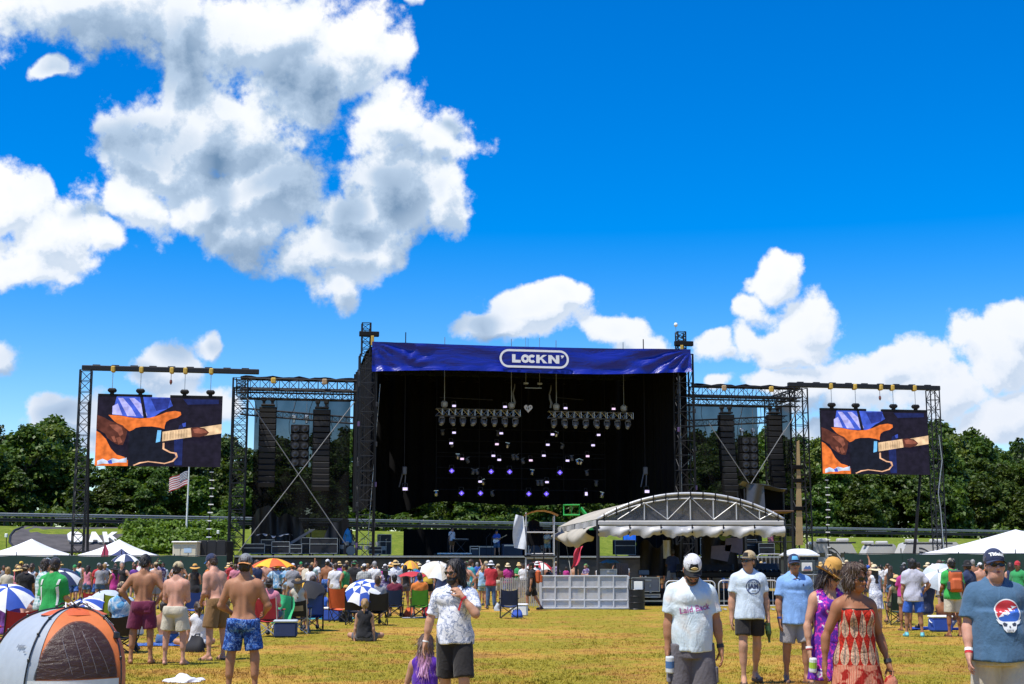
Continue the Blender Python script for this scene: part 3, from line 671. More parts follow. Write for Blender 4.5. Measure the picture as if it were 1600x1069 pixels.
def build_deck():
 uL,_=su(366,868);uR,_=su(1262,868);t=sthing('stage_deck','long black stage platform with skirt behind the packed crowd','stage',(uL+uR)/2,0)
 R_=Matrix.Rotation(SK,3,'Z')
 n=14
 for i in range(n):
  a=uL+(uR-uL)*i/n;b=uL+(uR-uL)*(i+1)/n
  m=MB();m.bbox(S((a+b)/2,8,DECK-.12),(b-a-.02,16,.24),.03,R_);m.build('deck_panel',BLACK,t)
  ph=i*1.7
  m=MB();m.grid(lambda s,v:S(a-.015+(b-a+.03)*s,.05+.012*(i%2)+.07*math.sin(s*14+ph)*(1-v*.7)+.04*math.sin(s*5+v*4+ph),.05+(DECK-.30)*v),16,4);m.build('skirt_panel',M('stage_skirt',(.014,.0145,.015),.42,var=.3,bump=.5,bscale=2.5),t,smooth=True)
 for i in range(11):
  u=uL+1+(uR-uL-2)*i/10;m=MB();m.tube(S(u,1.2,0),S(u,1.2,DECK-.24),.05,6);m.build('leg',TRUSS,t)
 m=MB();m.bbox(S((uL+uR)/2,-.02,DECK-.08),(uR-uL,.05,.12),.01,R_);m.build('edge_rail',ALU,t)
build_deck()
def build_towers():
# main roof towers with their masts
 for(pb,pt,py_top,wid,lab)in((571,570,503,26,'lattice roof tower at one end of the blue banner, its mast the highest'),(1077,1070,517,26,'lattice roof tower above the arched mixing tent, camera dome over its mast')):
  u0,_=su(pb,868);um,zt=su(pt,py_top);t=sthing('roof_tower',lab,'tower',u0,0,0,'stage roof towers')
  _,zmid=su(pb,553);w=1.15
  frame(None,S(u0,.6,0),S(u0,.6,zmid),w,w,SU,16,t,TRUSS,TRUSSG,.065,.03)
  sgn=-1 if pb<800 else 1
  frame(None,S(u0-.15,.6,zmid),S(u0-.15,.6,zt),.6,.6,SU,5,t,TRUSS,TRUSS,.055,.03)
  uc,zc=su(578 if sgn<0 else 1070,521 if sgn<0 else 536)
  m=MB();m.bbox(S((uc+u0)/2,.3,zc),(1.4,.35,.35),.03,Matrix.Rotation(SK,3,'Z'));m.build('head_block',BLACK,t)
  m=MB();m.bbox(S(uc-sgn*.2,.1,zc-.5),(.22,.12,.7),.03,Matrix.Rotation(SK,3,'Z'));m.build('strap',YEL,t)
  m=MB();m.bbox(S(u0,.6,.12),(1.7,1.7,.24),.04,Matrix.Rotation(SK,3,'Z'));m.build('base_plate',DKSTEEL,t)
  for k in range(9):
   m=MB();z=3+k*1.4;m.bbox(S(u0+.62*(1 if k%2 else-1),.0,z),(.16,.12,.34),.02,Matrix.Rotation(SK,3,'Z'));m.build('clamp',TRUSSG if k%3 else M('violet_gel',(.10,.06,.16),.4),t)
  m=MB();m.path([S(u0+.5,-.05+.05*math.sin(k),zmid*k/10)for k in range(11)],.045,5);m.build('cable',BLACK,t)
  if sgn>0:
   ua,za=su(1059,507);t2=sthing('camera_dome','tiny white-and-black camera dome on a pin above the far roof mast','camera',ua,.5,za)
   m=MB();m.tube(S(ua,.5,za-.75),S(ua,.5,za),.02,5);m.build('pin',STEEL,t2);m=MB();m.lathe(S(ua,.5,za),[(0,.22),(.10,.19),(.14,.08),(.13,-.04),(0,-.12)],10);m.build('dome',WHITE,t2,smooth=True)
build_towers()
def banner_mat():
 m,t,b=base_mat('blue_vinyl',.36);b.inputs['Specular IOR Level'].default_value=.42
 b.inputs['Base Color'].default_value=(.004,.016,.27,1)
 v=objvec(t,(.10,1,.42));n1=tnoise(t,v,4.0,3,.5,2.2);n2=tnoise(t,objvec(t,(.5,1,.5)),3,4)
 s=nd(t,'ShaderNodeMath',operation='MULTIPLY_ADD');lk(t,n1,s.inputs[0]);s.inputs[1].default_value=3;lk(t,n2,s.inputs[2])
 bp=nd(t,'ShaderNodeBump');bp.inputs['Strength'].default_value=.24;bp.inputs['Distance'].default_value=.12;lk(t,s.outputs[0],bp.inputs['Height']);lk(t,bp.outputs[0],b.inputs['Normal']);return m
def build_roof():
 uA,zA=su(581,535);uB,zB=su(1077,547);_,zAb=su(581,581);_,zBb=su(1077,583)
 t=sthing('stage_roof','big black stage roof with drapes behind a creased royal-blue banner','stage roof',(uA+uB)/2,0,0)
 BV=banner_mat();W=uB-uA
 def fold(s,v):
  d=0.0
  # creases fan out from the two tied corners, sag along the middle
  for(cx,cv,a,f,reach)in((0.0,1.0,.10,16,.30),(1.0,1.0,.13,17,.46),(.1,.0,.05,12,.25)):
   dx,dv=(s-cx)*W/2.6,(v-cv);ang=math.atan2(dv,abs(dx)+.05);rr=math.hypot(dx,dv)
   d+=a*math.sin(ang*f+rr*2.0)*max(0,1-abs(s-cx)/reach)*min(1,rr*2)
  d+=.05*math.sin(v*9+s*22+1.5*math.sin(s*13))*(1 if .06<s<.94 else .4)
  d+=.16*(1-min(1,v*5))+.05*math.sin(s*70)*(1-min(1,v*4))
  return d
 def fn(s,v):
  zt=zA+(zB-zA)*s;zb=zAb+(zBb-zAb)*s+.12*math.sin(s*math.pi*2.2)-.05;z=zb+(zt-zb)*v-.10*v*math.sin(s*math.pi)
  lf=.35 if .40<s<.62 else 1.0
  return S(uA+W*s,-.35-fold(s,v)*lf*.85,z)
 m=MB();m.grid(fn,150,18,SW*.02);ban=m.build('banner',BV,t,smooth=True)
 # logo: pill outline, letters L K N ' and two linked rings
 WH=M('banner_white',(.80,.80,.82),.45,var=.03)
 x0,zt_=su(782,547,-.55);x1,zb_=su(887,575,-.55);cx,cz=(x0+x1)/2,(zt_+zb_)/2;hw,hh=(x1-x0)/2,(zt_-zb_)/2
 wz=lambda x:-.62
 def ring(pts,wid,closed=True):
  mb=MB();n=len(pts);vs=[]
  for i,(x,z)in enumerate(pts):
   xa,za=pts[i-1]if(i or closed)else pts[i];xb,zb=pts[(i+1)%n]if(i<n-1 or closed)else pts[i]
   dx,dz=xb-xa,zb-za;l=math.hypot(dx,dz)or 1;nx,nz=-dz/l*wid/2,dx/l*wid/2
   vs+=[S(cx+x+nx,-.62,cz+z+nz),S(cx+x-nx,-.62,cz+z-nz),S(cx+x-nx,-.60,cz+z-nz),S(cx+x+nx,-.60,cz+z+nz)]
  fs=[]
  for i in range(n if closed else n-1):
   j=(i+1)%n
   for k in range(4):fs.append((4*i+k,4*i+(k+1)%4,4*j+(k+1)%4,4*j+k))
  mb.add(vs,fs);return mb
 pts=[]
 for k in range(17):a=math.pi/2+math.pi*k/16;pts.append((-hw+hh+hh*math.cos(a),hh*math.sin(a)))
 for k in range(17):a=-math.pi/2+math.pi*k/16;pts.append((hw-hh+hh*math.cos(a),hh*math.sin(a)))
 ring(pts,.15).build('logo_outline',WH,ban)
 # band of cloth behind the logo, pulled flat
 LH=hh*1.02;base=-LH/2
 def poly(pp,nm):
  mb=MB();mb.prism([S(cx+x,-.615,cz+z)for x,z in pp],SW*.02);mb.build(nm,WH,ban)
 L0=-hw*.66;st=.24
 poly([(L0,base),(L0+.62,base),(L0+.62,base+.2),(L0+st,base+.2),(L0+st,base+LH),(L0,base+LH)],'logo_letter')
 r=LH/2;c1=L0+.66+r;c2=c1+r*1.62
 cir=[(c1+(r-.09)*math.cos(a),(r-.09)*math.sin(a))for a in np.linspace(0,2*math.pi,28)[:-1]];ring(cir,.19).build('logo_letter',WH,ban)
 arc=[(c2+(r-.09)*math.cos(a),(r-.09)*math.sin(a))for a in np.linspace(R(42),R(318),24)];ring(arc,.19,False).build('logo_letter',WH,ban)
 k0=c2+r+.02
 poly([(k0,base),(k0+st,base),(k0+st,base+LH*.34),(k0+st+.1,base+LH*.46),(k0+.5,base),(k0+.82,base),(k0+.42,base+LH*.62),(k0+.78,base+LH),(k0+.48,base+LH),(k0+st,base+LH*.66),(k0+st,base+LH),(k0,base+LH)],'logo_letter')
 n0=k0+.88
 poly([(n0,base),(n0+st,base),(n0+st,base+LH*.6),(n0+.56,base),(n0+.8,base),(n0+.8,base+LH),(n0+.56,base+LH),(n0+.56,base+LH*.42),(n0+st,base+LH),(n0,base+LH)],'logo_letter')
 a0=n0+.92
 poly([(a0+.02,base+LH*.66),(a0+.1,base+LH*.66),(a0+.22,base+LH*.86),(a0+.22,base+LH),(a0,base+LH),(a0,base+LH*.82),(a0+.08,base+LH*.8)],'logo_apostrophe')
 # roof sheet and drapes
 zb=min(zAb,zBb)-.1;zt=zA
 m=MB();m.grid(lambda s,v:S(uA+.1+(W-.2)*s,.1+15.5*v,zt-.25+.6*math.sin(v*math.pi)),8,10,(0,0,-.1));m.build('roof_sheet',BLACKC,t,smooth=True)
 low=[(575,772),(590,800),(612,806),(640,797),(668,786),(700,783),(740,786),(790,789),(850,790),(900,787),(950,786),(990,790)]
 xs=[su(p,q,14)[0]for p,q in low];zs=[su(p,q,14)[1]for p,q in low]
 uE=su(992,700,14)[0];uS=uA-.3
 m=MB();m.grid(lambda s,v:S(uS+(uE-uS)*s,14+.22*math.sin(s*120)+.12*math.sin(s*43+v*3),float(np.interp(uS+(uE-uS)*s,xs,zs))*(1-v)+(zt-.4)*v),150,8);m.build('back_drape',BLACKC,t,smooth=True)
 uG=su(990,700,12.2)[0]
 for(ua,ub,w0,w1,z0)in((uA+.25,uA-.2,.4,14,su(590,795,6)[1]),(uG,uB+.25,12.2,12.6,DECK),(uB-.1,uB-1.5,.5,12.4,DECK)):
  m=MB();m.grid(lambda s,v:S(ua+(ub-ua)*s+.10*math.sin(s*60),w0+(w1-w0)*s+.12*math.sin(s*47),z0+(zt-.4-z0)*v),70,6);m.build('side_drape',BLACKC,t,smooth=True)
  # girders of the roof
 for w in(.6,5,10,14.4):
  frame(None,S(uA,w,zt-.55),S(uB,w,zt-.55),.5,.5,(0,0,1),26,t,TRUSS,TRUSS,.04,.02)
  # thin bright lifting lines and ropes
 for(pa,pb)in(((594,600),(573,866)),((1062,588),(1066,800))):
  a=su(*pa,.2);b=su(*pb,.2);m=MB();m.tube(S(a[0],.2,a[1]),S(b[0],.2,b[1]),.022,5);m.build('guy_line',STEEL,t)
build_roof()
def build_back_wall():
 a=su(631,827,12.5);b=su(935,829,12.5);t=sthing('back_wall','low black cloth screen behind the musicians on the stage deck','screen wall',(a[0]+b[0])/2,12.5,DECK)
 t['kind']='structure';del t['label'];del t['category']
 n=10
 for i in range(n):
  x0=a[0]+(b[0]-a[0])*i/n;x1=a[0]+(b[0]-a[0])*(i+1)/n
  m=MB();m.grid(lambda s,v:S(x0-.02+(x1-x0+.04)*s,12.5+.035*(i%2)+.05*math.sin(s*12+i),DECK+.01+(a[1]-DECK)*v),10,2,SW*.03);m.build('wall_panel',BLACKC,t,smooth=True)
build_back_wall()
# ------------------------------------------------------------------ speaker wings
def hoist(parent,u,w,z,mat=BLACK):
 m=MB();m.bbox(S(u,w,z),(.34,.28,.30),.06,Matrix.Rotation(SK,3,'Z'));m.bbox(S(u,w,z-.28),(.2,.2,.34),.05,Matrix.Rotation(SK,3,'Z'));m.build('hoist',mat,parent)
def line_array(px,py0,py1,w,n,label,ztop,wd=1.22):
 u,z0=su(px,py0,w);_,z1=su(px,py1,w);t=sthing('line_array',label,'loudspeakers',u,w,z1,'hanging loudspeaker columns');h=(z0-z1)/n;R0=Matrix.Rotation(SK,3,'Z')
 proto=None
 for k in range(n):
  q=k/n;dw=-.9*q**2.6;rot=R0@Matrix.Rotation(R(14)*q**2,3,'X');c=S(u,w+dw,z0-h*(k+.5))
  m=MB();m.bbox(c,(wd,.55,h*.93),.03,rot);b=m.build('speaker_box',BLACK,t)
  g=MB();g.bbox(c+rot@Vector((0,-.285,0)),(wd*.9,.03,h*.78),.01,rot);g.build('grille',M('speaker_grille',(.010,.010,.012),.65,bump=.5,bscale=40),b)
 m=MB();m.bbox(S(u,w,z0+.12),(wd*.8,.7,.12),.03,R0);m.build('fly_bar',TRUSSG,t)
 for dx in(-.3,.3):
  hoist(t,u+dx,w,z0+.55,TRUSSG);m=MB();m.tube(S(u+dx,w,z0+.7),S(u+dx,w,ztop),.025,5);m.build('chain',STEEL,t)
def sub_cluster(px,py0,py1,w,n,label,ztop):
 u,z0=su(px,py0,w);_,z1=su(px,py1,w);t=sthing('subwoofer_cluster',label,'loudspeakers',u,w,z1,'hanging loudspeaker columns');h=(z0-z1)/n;R0=Matrix.Rotation(SK,3,'Z')
 for k in range(n):
  c=S(u,w,z0-h*(k+.5));m=MB();m.bbox(c,(1.3,.9,h*.94),.04,R0);b=m.build('speaker_box',BLACK,t)
  for dx in(-.33,.33):
   g=MB();g.lathe(c+R0@Vector((dx,-.455,0)),[(0,.07),(.12,.06),(.25,0),(.27,.02),(.27,-.02)],14,R0@Matrix.Rotation(R(90),3,'X'));g.build('cone',M('speaker_cone',(.03,.03,.034),.4),b,smooth=True)
  if k%2:
   g=MB();g.bbox(c+R0@Vector((.35,-.47,-h*.25)),(.2,.02,.08),.004,R0);g.build('maker_plate',ALU,b)
 for dx in(-.45,.45):
  hoist(t,u+dx,w,z0+.55,ALU);m=MB();m.tube(S(u+dx,w,z0+.7),S(u+dx,w,ztop),.02,5);m.build('chain',STEEL,t)
def build_wing(side):
 L=side<0
 po,pyt,pi=(376,590,557)if L else(1252,606,1085)
 uo,zt=su(po,pyt);ui,_=su(pi,640)
 t=sthing('speaker_wing','lattice speaker wing with dark see-through scrim, '+('on the flagpole side of the stage' if L else 'on the mixing tent side'),'stage wing',(uo+ui)/2,0,0,'stage wings')
 for w in(.6,6.0):
  frame(None,S(uo,w,0),S(uo,w,zt),1.0,1.0,SU,16,t,TRUSS,TRUSSG,.06,.028)
 frame(None,S(uo,.6,zt-.38),S(ui,.6,zt-.38),.75,.8,(0,0,1),12,t,TRUSS,TRUSSG,.055,.028)
 frame(None,S(uo,.6,zt-1.15),S(ui,.6,zt-1.15),.4,.4,(0,0,1),14,t,TRUSS,TRUSSG,.04,.022)
 frame(None,S(uo,6,zt-.38),S(ui,6,zt-.38),.75,.8,(0,0,1),12,t,TRUSS,TRUSSG,.055,.028)
 frame(None,S(uo,.6,zt-.3),S(uo,6,zt-.3),.6,.6,(0,0,1),6,t,TRUSS,TRUSSG,.05,.025)
 um=uo+(ui-uo)*.5;frame(None,S(uo,3.2,zt-2.0),S(ui,3.4,zt-2.5),.45,.45,(0,0,1),16,t,TRUSSG,TRUSSG,.04,.02)
 m=MB();n=22
 m.path([S(uo+(ui-uo)*k/n,.5+.1*math.sin(k*2.1),zt+.06+.05*math.sin(k*1.3))for k in range(n+1)],[.10+.05*math.sin(k*1.9)**2 for k in range(n+1)],7);m.build('rolled_cover',BLACKC,t)
 for q in(.28,.72):
  m=MB();m.bbox(S(uo+(ui-uo)*q,.05,zt-.15),(.35,.2,.4),.06,Matrix.Rotation(SK,3,'Z'));m.build('strap',YEL if q<.5 else M('tan_strap',(.38,.26,.14),.8),t)
  # scrims: a light mesh behind, heavier folded cloth on the lower part
 u0=uo+(1.0 if L else-1.0);zl=DECK+.4
 m=MB();m.grid(lambda s,v:S(u0+(ui-u0)*s,6.7+.08*math.sin(s*30+v),zl+(zt-.75-zl)*v),40,8);m.build('scrim',SCRIM,t,smooth=True)
 r=random.Random(5+side)
 ph=1.0+side
 def low(s,v):
  h=2.3+1.1*math.sin(s*7+ph)+.5*math.sin(s*17+ph*2)+.15*math.sin(s*41);return S(u0+(ui-u0)*s,6.3+.25*math.sin(s*21+v*2)+.1*math.sin(s*55),DECK+.1+h*v)
 m=MB();m.grid(low,60,8);m.build('folded_cloth',M('folded_black_cloth',(.009,.009,.011),.5,bump=.5,bscale=2,var=.4,vscale=.8),t,smooth=True)
 m=MB();m.grid(lambda s,v:S(uo+(.45 if L else-.45),.9+4.8*s,DECK+(zt-1-DECK)*v),8,8);m.build('side_cloth',SCRIM,t,smooth=True)
 CAB=M('guy_cable',(.20,.205,.21),.5)
 X=[((386,622),(541,852)),((554,628),(373,862))]if L else[((1108,662),(1172,758)),((1226,672),(1172,758)),((1250,636),(1222,680))]
 for pa,pb in X:
  a=su(*pa,-.1);b=su(*pb,-.1);m=MB();m.tube(S(a[0],-.1,a[1]),S(b[0],-.1,b[1]),.032,5);m.build('brace_cable',CAB,t)
 for k in range(5):
  q=.12+.17*k;u=uo+(ui-uo)*q;m=MB();m.path([S(u+.25*math.sin(j*.8+k),2.8,zt-1.2-j*.55)for j in range(4+k%3)],.025,4);m.build('hanging_cable',BLACK,t)
 if L:
  line_array(419,636,762,2.6,14,'curved column of black speakers nearest the flagpole screen, in the scrimmed wing',zt-1.2)
  line_array(503,640,768,1.6,14,'straight-hung column of black speakers beside the tall roof tower and banner end',zt-1.2)
  sub_cluster(469,664,730,3.4,5,'short stack of hanging bass speakers between two columns, over white table tarp',zt-1.2)
 else:
  line_array(1134,648,776,1.6,14,'column of black speakers hanging just behind the arched tent gable',zt-1.2,1.15)
  line_array(1209,648,772,2.6,14,'column of black speakers above the black tarp hut',zt-1.2,1.1)
  sub_cluster(1168,684,745,3.4,5,'short stack of hanging bass speakers over the tent arch and tarp hut',zt-1.2)
 return uo,zt
WL=build_wing(-1);WR=build_wing(1)
def build_tan_board():
 a=su(1246,690,-.3);b=su(1249,852,-.3);t=sthing('tan_board','long tan board strapped upright to the last wing tower','board',b[0],-.3,b[1])
 m=MB();m.prism([S(a[0]-.02,-.3,a[1]),S(a[0]+.15,-.3,a[1]+.1),S(b[0]+.3,-.3,b[1]),S(b[0]-.25,-.3,b[1])],SW*.08);m.build('plank',M('tan_ply',(.36,.25,.12),.8,var=.25,vscale=1.5),t)
 for z in(.35,.62,.75):
  c=S(b[0]+.02,-.3,b[1]+(a[1]-b[1])*z);m=MB();m.bbox(c,(.75,.2,.3),.03,Matrix.Rotation(SK,3,'Z'));m.build('strap',BLACKC,t)
build_tan_board()
def build_hut():
 Y=84;a=at(1163,752,Y);b=at(1236,764,Y);c=at(1238,799,Y);t=thing('tarp_hut','black tarp hut on scaffold legs beside the last speaker column','scaffold hut',(b.x,Y,0))
 for x in(a.x,b.x):
  for dy in(0,2.5):
   m=MB();m.tube((x,Y+dy,0),(x,Y+dy,b.z),.06,6);m.build('leg',TRUSS,t)
 m=MB();m.bbox(((a.x+b.x)/2+.05,Y+1.2,c.z),(b.x-a.x+.1,2.8,.10),.03);m.build('platform',M('ply_edge',(.10,.055,.03),.8),t)
 m=MB();m.grid(lambda s,v:(a.x+(b.x-a.x)*s*(.9+.1*v),Y-.2+3*v,a.z-(a.z-b.z)*s**.7-.15*math.sin(s*9)*.3+.05*math.sin(v*7)),14,8,(0,0,-.02));m.build('tarp_roof',M('grey_tarp',(.16,.17,.18),.35,bump=.6,bscale=2),t,smooth=True)
 m=MB();m.grid(lambda s,v:(a.x+.1+(b.x-a.x)*.38*s,Y-.15+.1*math.sin(s*8+v*3),a.z-.15-(a.z-c.z-.1)*v),10,10,(0,.02,0));m.build('tarp_wall',M('dark_sheet',(.05,.05,.055),.3,bump=.6,bscale=2),t,smooth=True)
 m=MB();m.grid(lambda s,v:(a.x+(b.x-a.x)*s,Y+2.6+.1*math.sin(s*8),a.z-.3-(a.z-c.z)*v),10,6,(0,.02,0));m.build('back_sheet',BLACKC,t,smooth=True)
 for k in range(3):
  m=MB();m.tube((a.x,Y,c.z-.8-k*1.0),(b.x,Y,c.z-.8-k*1.0),.035,5);m.build('ledger',TRUSS,t)
build_hut()
# ------------------------------------------------------------------ video screens
def emis(name,col,s=1.0):
 if name in _mats:return _mats[name]
 m=bpy.data.materials.new(name);m.use_nodes=True;t=m.node_tree;b=t.nodes['Principled BSDF'];b.inputs['Base Color'].default_value=(.004,.004,.004,1);b.inputs['Roughness'].default_value=.9;b.inputs['Specular IOR Level'].default_value=.08
 # LED picture: rows of diodes
 tc=nd(t,'ShaderNodeTexCoord');n=tnoise(t,tc.outputs['Object'],2.2,4);mr=nd(t,'ShaderNodeMapRange');mr.inputs[1].default_value=.3;mr.inputs[2].default_value=.7;mr.inputs[3].default_value=.58;mr.inputs[4].default_value=1.30;lk(t,n,mr.inputs[0])
 wv=nd(t,'ShaderNodeTexWave',wave_type='BANDS',bands_direction='Z');wv.inputs['Scale'].default_value=3.2;lk(t,tc.outputs['Object'],wv.inputs['Vector'])
 w2=nd(t,'ShaderNodeMapRange');w2.inputs[3].default_value=.88;w2.inputs[4].default_value=1.06;lk(t,wv.outputs[1],w2.inputs[0])
 mm=nd(t,'ShaderNodeMath',operation='MULTIPLY');lk(t,mr.outputs[0],mm.inputs[0]);lk(t,w2.outputs[0],mm.inputs[1])
 sc=nd(t,'ShaderNodeVectorMath',operation='SCALE');sc.inputs[0].default_value=col;lk(t,mm.outputs[0],sc.inputs['Scale']);lk(t,sc.outputs[0],b.inputs['Emission Color']);b.inputs['Emission Strength'].default_value=s
 _mats[name]=m;return m
PIC=[('led_night',(.012,.010,.022),[(0,0),(1,0),(1,1),(0,1)]),('led_blue',(.05,.10,.55),[(.15,0),(.57,0),(.60,.12),(.50,.22),(.44,.30),(.28,.30),(.12,.25)]),('led_pale',(.42,.42,.85),[(.16,.02),(.20,.02),(.27,.16),(.31,.28),(.24,.28)]),('led_pale',(.42,.42,.85),[(.12,.14),(.16,.10),(.20,.27),(.12,.26)]),('led_pale',(.42,.42,.85),[(.25,.02),(.29,.02),(.36,.12),(.40,.27),(.36,.28)]),('led_strap',(.010,.010,.02),[(.335,0),(.36,0),(.395,.30),(.37,.31)]),('led_deepblue',(.02,.035,.22),[(.42,.02),(.58,.01),(.56,.16),(.47,.20)]),('led_navy',(.012,.02,.10),[(.68,.02),(.97,.02),(.97,.08),(.72,.10)]),('led_navy',(.012,.02,.10),[(.62,.62),(.66,.40),(.69,.38),(.69,.98),(.63,.98)]),('led_orange',(.72,.17,.035),[(.0,.50),(.03,.53),(.08,.62),(.12,.75),(.17,.84),(.23,.87),(.26,.92),(.26,1),(0,1)]),('led_orange',(.72,.17,.035),[(.09,.27),(.18,.275),(.26,.30),(.34,.315),(.42,.30),(.48,.27),(.55,.215),(.62,.195),(.665,.21),(.67,.25),(.64,.29),(.58,.32),(.55,.36),(.54,.42),(.54,.46),(.50,.44),(.44,.425),(.36,.43),(.31,.45),(.29,.48),(.26,.50),(.23,.46),(.19,.42),(.14,.36)]),('led_guard',(.008,.010,.020),[(.26,.52),(.31,.465),(.36,.445),(.44,.44),(.50,.455),(.52,.50),(.52,.66),(.56,.72),(.62,.78),(.63,.86),(.60,.93),(.50,.96),(.38,.96),(.28,.98),(.26,.80)]),('led_cream',(.72,.50,.30),[(.525,.50),(.76,.435),(.76,.57),(.525,.64)]),('led_cream',(.72,.50,.30),[(.82,.43),(1,.375),(1,.51),(.86,.55)]),('led_edge',(.75,.42,.25),[(.53,.66),(.545,.66),(.545,.74),(.60,.79),(.645,.80),(.655,.86),(.62,.93),(.55,.965),(.48,.95),(.42,.94),(.36,.96),(.31,.995),(.30,.985),(.35,.945),(.42,.925),(.48,.935),(.55,.95),(.61,.915),(.64,.86),(.63,.815),(.59,.805),(.53,.75)]),('led_pick',(.15,.45,.8),[(.485,.48),(.515,.48),(.51,.64),(.475,.66)]),('led_skin',(.095,.030,.022),[(0,.27),(.06,.31),(.11,.36),(.16,.385),(.21,.42),(.245,.50),(.235,.60),(.215,.70),(.18,.70),(.155,.68),(.12,.64),(.09,.60),(.07,.54),(.03,.50),(0,.47)]),('led_knuckle',(.26,.085,.055),[(.10,.41),(.16,.405),(.20,.45),(.215,.54),(.19,.58),(.17,.52),(.13,.47)]),('led_knuckle',(.26,.085,.055),[(.16,.60),(.19,.58),(.21,.66),(.18,.69)]),('led_knuckle',(.26,.085,.055),[(.12,.58),(.145,.57),(.165,.66),(.145,.66)]),('led_skin',(.095,.030,.022),[(.75,.44),(.80,.425),(.86,.44),(.90,.50),(.88,.54),(.82,.57),(.76,.565)]),('led_knuckle',(.26,.085,.055),[(.77,.46),(.81,.44),(.86,.46),(.885,.50),(.84,.52),(.78,.51)]),('led_white',(.55,.65,.85),[(.02,.93),(.06,.90),(.10,.93),(.14,.89),(.19,.91),(.25,.88),(.25,.95),(.18,.95),(.12,.97),(.06,.97),(.02,.99)]),('led_blue',(.05,.10,.55),[(.10,.93),(.13,.91),(.14,.97),(.11,.97)]),('led_blue',(.05,.10,.55),[(.68,.38),(.71,.36),(.71,.42),(.69,.43)]),]
def build_screen(cor,w,label,ztop,name='video_screen'):
 (xl,yt),(xr,yb)=cor;u0,z1=su(xl,yt,w);u1,_=su(xr,yt,w);_,z0=su((xl+xr)/2,yb,w);W,H=u1-u0,z1-z0
 t=sthing(name,label,'video screen',(u0+u1)/2,w,z0,'video screens')
 R0=Matrix.Rotation(SK,3,'Z');nx,ny=8,5
 for i in range(nx):
  for j in range(ny):
   m=MB();m.bbox(S(u0+W*(i+.5)/nx,w+.12,z0+H*(j+.5)/ny),(W/nx-.012,.2,H/ny-.012),.01,R0);m.build('led_panel',BLACK,t)
 for k,(nm,col,poly)in enumerate(PIC):
  m=MB();off=-.004*(k+1);m.prism([S(u0+W*x,w+off,z1-H*y)for x,y in poly[::-1]],SW*.003);m.build('picture',emis(nm,col),t)
 m=MB()
 for k in range(9):
  for dz in(0,):m.bbox(S(u0+W*(.545+.022*k if k<9 else .8),w-.12,z1-H*(.565-.006*k)),(.02,.004,H*.11),.001,R0)
 m.build('fret',emis('led_fret',(.22,.13,.08)),t,kind='stuff')
 for(a,b)in((0,.43),(.575,1)):
  m=MB();m.bbox(S(u0+W*(a+b)/2,w+.12,z1+.09),(W*(b-a),.22,.17),.02,R0);m.build('head_bumper',BLACK,t)
 for q in(.11,.335,.69,.9):
  u=u0+W*q;m=MB();m.bbox(S(u,w+.1,z1+.42),(.58,.4,.30),.1,R0);m.bbox(S(u,w+.1,z1+.22),(.26,.26,.2),.05,R0);m.build('hoist_motor',BLACK,t)
  m=MB();m.tube(S(u,w+.1,z1+.5),S(u,w+.1,ztop),.022,5);m.build('chain',STEEL,t)
 return u0,u1,z0,z1
def build_rig(pb0,pyb0,pb1,pyb1,tow,w,label,scr,slabel,extra_x):
 ua,za=su(pb0,pyb0,w);ub,zb=su(pb1,pyb1,w);zt=(za+zb)/2;pt,pbx=tow;ut,_=su(pbx,866,w)
 t=sthing('screen_gantry',label,'gantry',ut,w,0,'video screen gantries')
 R0=Matrix.Rotation(SK,3,'Z')
 m=MB();m.bbox(S((ua+ub)/2,w,zt),(ub-ua,.34,.34),.04,R0);m.build('beam',TRUSS,t)
 for q in np.linspace(.08,.92,9):
  m=MB();m.bbox(S(ua+(ub-ua)*q,w,zt+.2),(.5,.2,.08),.02,R0);m.build('clamp_plate',TRUSS,t)
 frame(None,S(ut,w,0),S(ut,w,zt-.17),.72,.72,SU,20,t,TRUSS,TRUSSG,.05,.026)
 m=MB();m.bbox(S(ut,w,.1),(1.3,1.3,.2),.03,R0);m.build('base_plate',DKSTEEL,t)
 u0,u1,z0,z1=build_screen(scr,w-.25,slabel,zt)
 for q in(.11,.335,.58,.69,.9):
  u=u0+(u1-u0)*q;m=MB();m.bbox(S(u,w-.05,zt-.06),(.28,.46,.42),.06,R0);m.build('strap',YEL,t)
 u=u0+(u1-u0)*.575;m=MB();m.tube(S(u,w,zt),S(u,w,zt-.7),.02,5);m.lathe(S(u,w,zt-.85),[(0,.2),(.08,.14),(.1,0),(.05,-.14),(0,-.18)],8);m.build('hook_block',M('red_hook',(.18,.05,.03),.5),t)
 return ut,zt
RGL=build_rig(128,576,405,580,(134,121),-.9,'outer screen gantry, a slim lattice mast with beam beside the hillside letters',((153,619),(348,729)),'video screen showing orange guitar, hung above the flagpole and hillside letters',0)
RGR=build_rig(1231,602,1468,606,(1459,1469),-.9,'outer screen gantry, a slim lattice mast with beam above the motorhomes',((1282,641),(1448,741)),'video screen showing orange guitar, hung above the motorhomes',0)
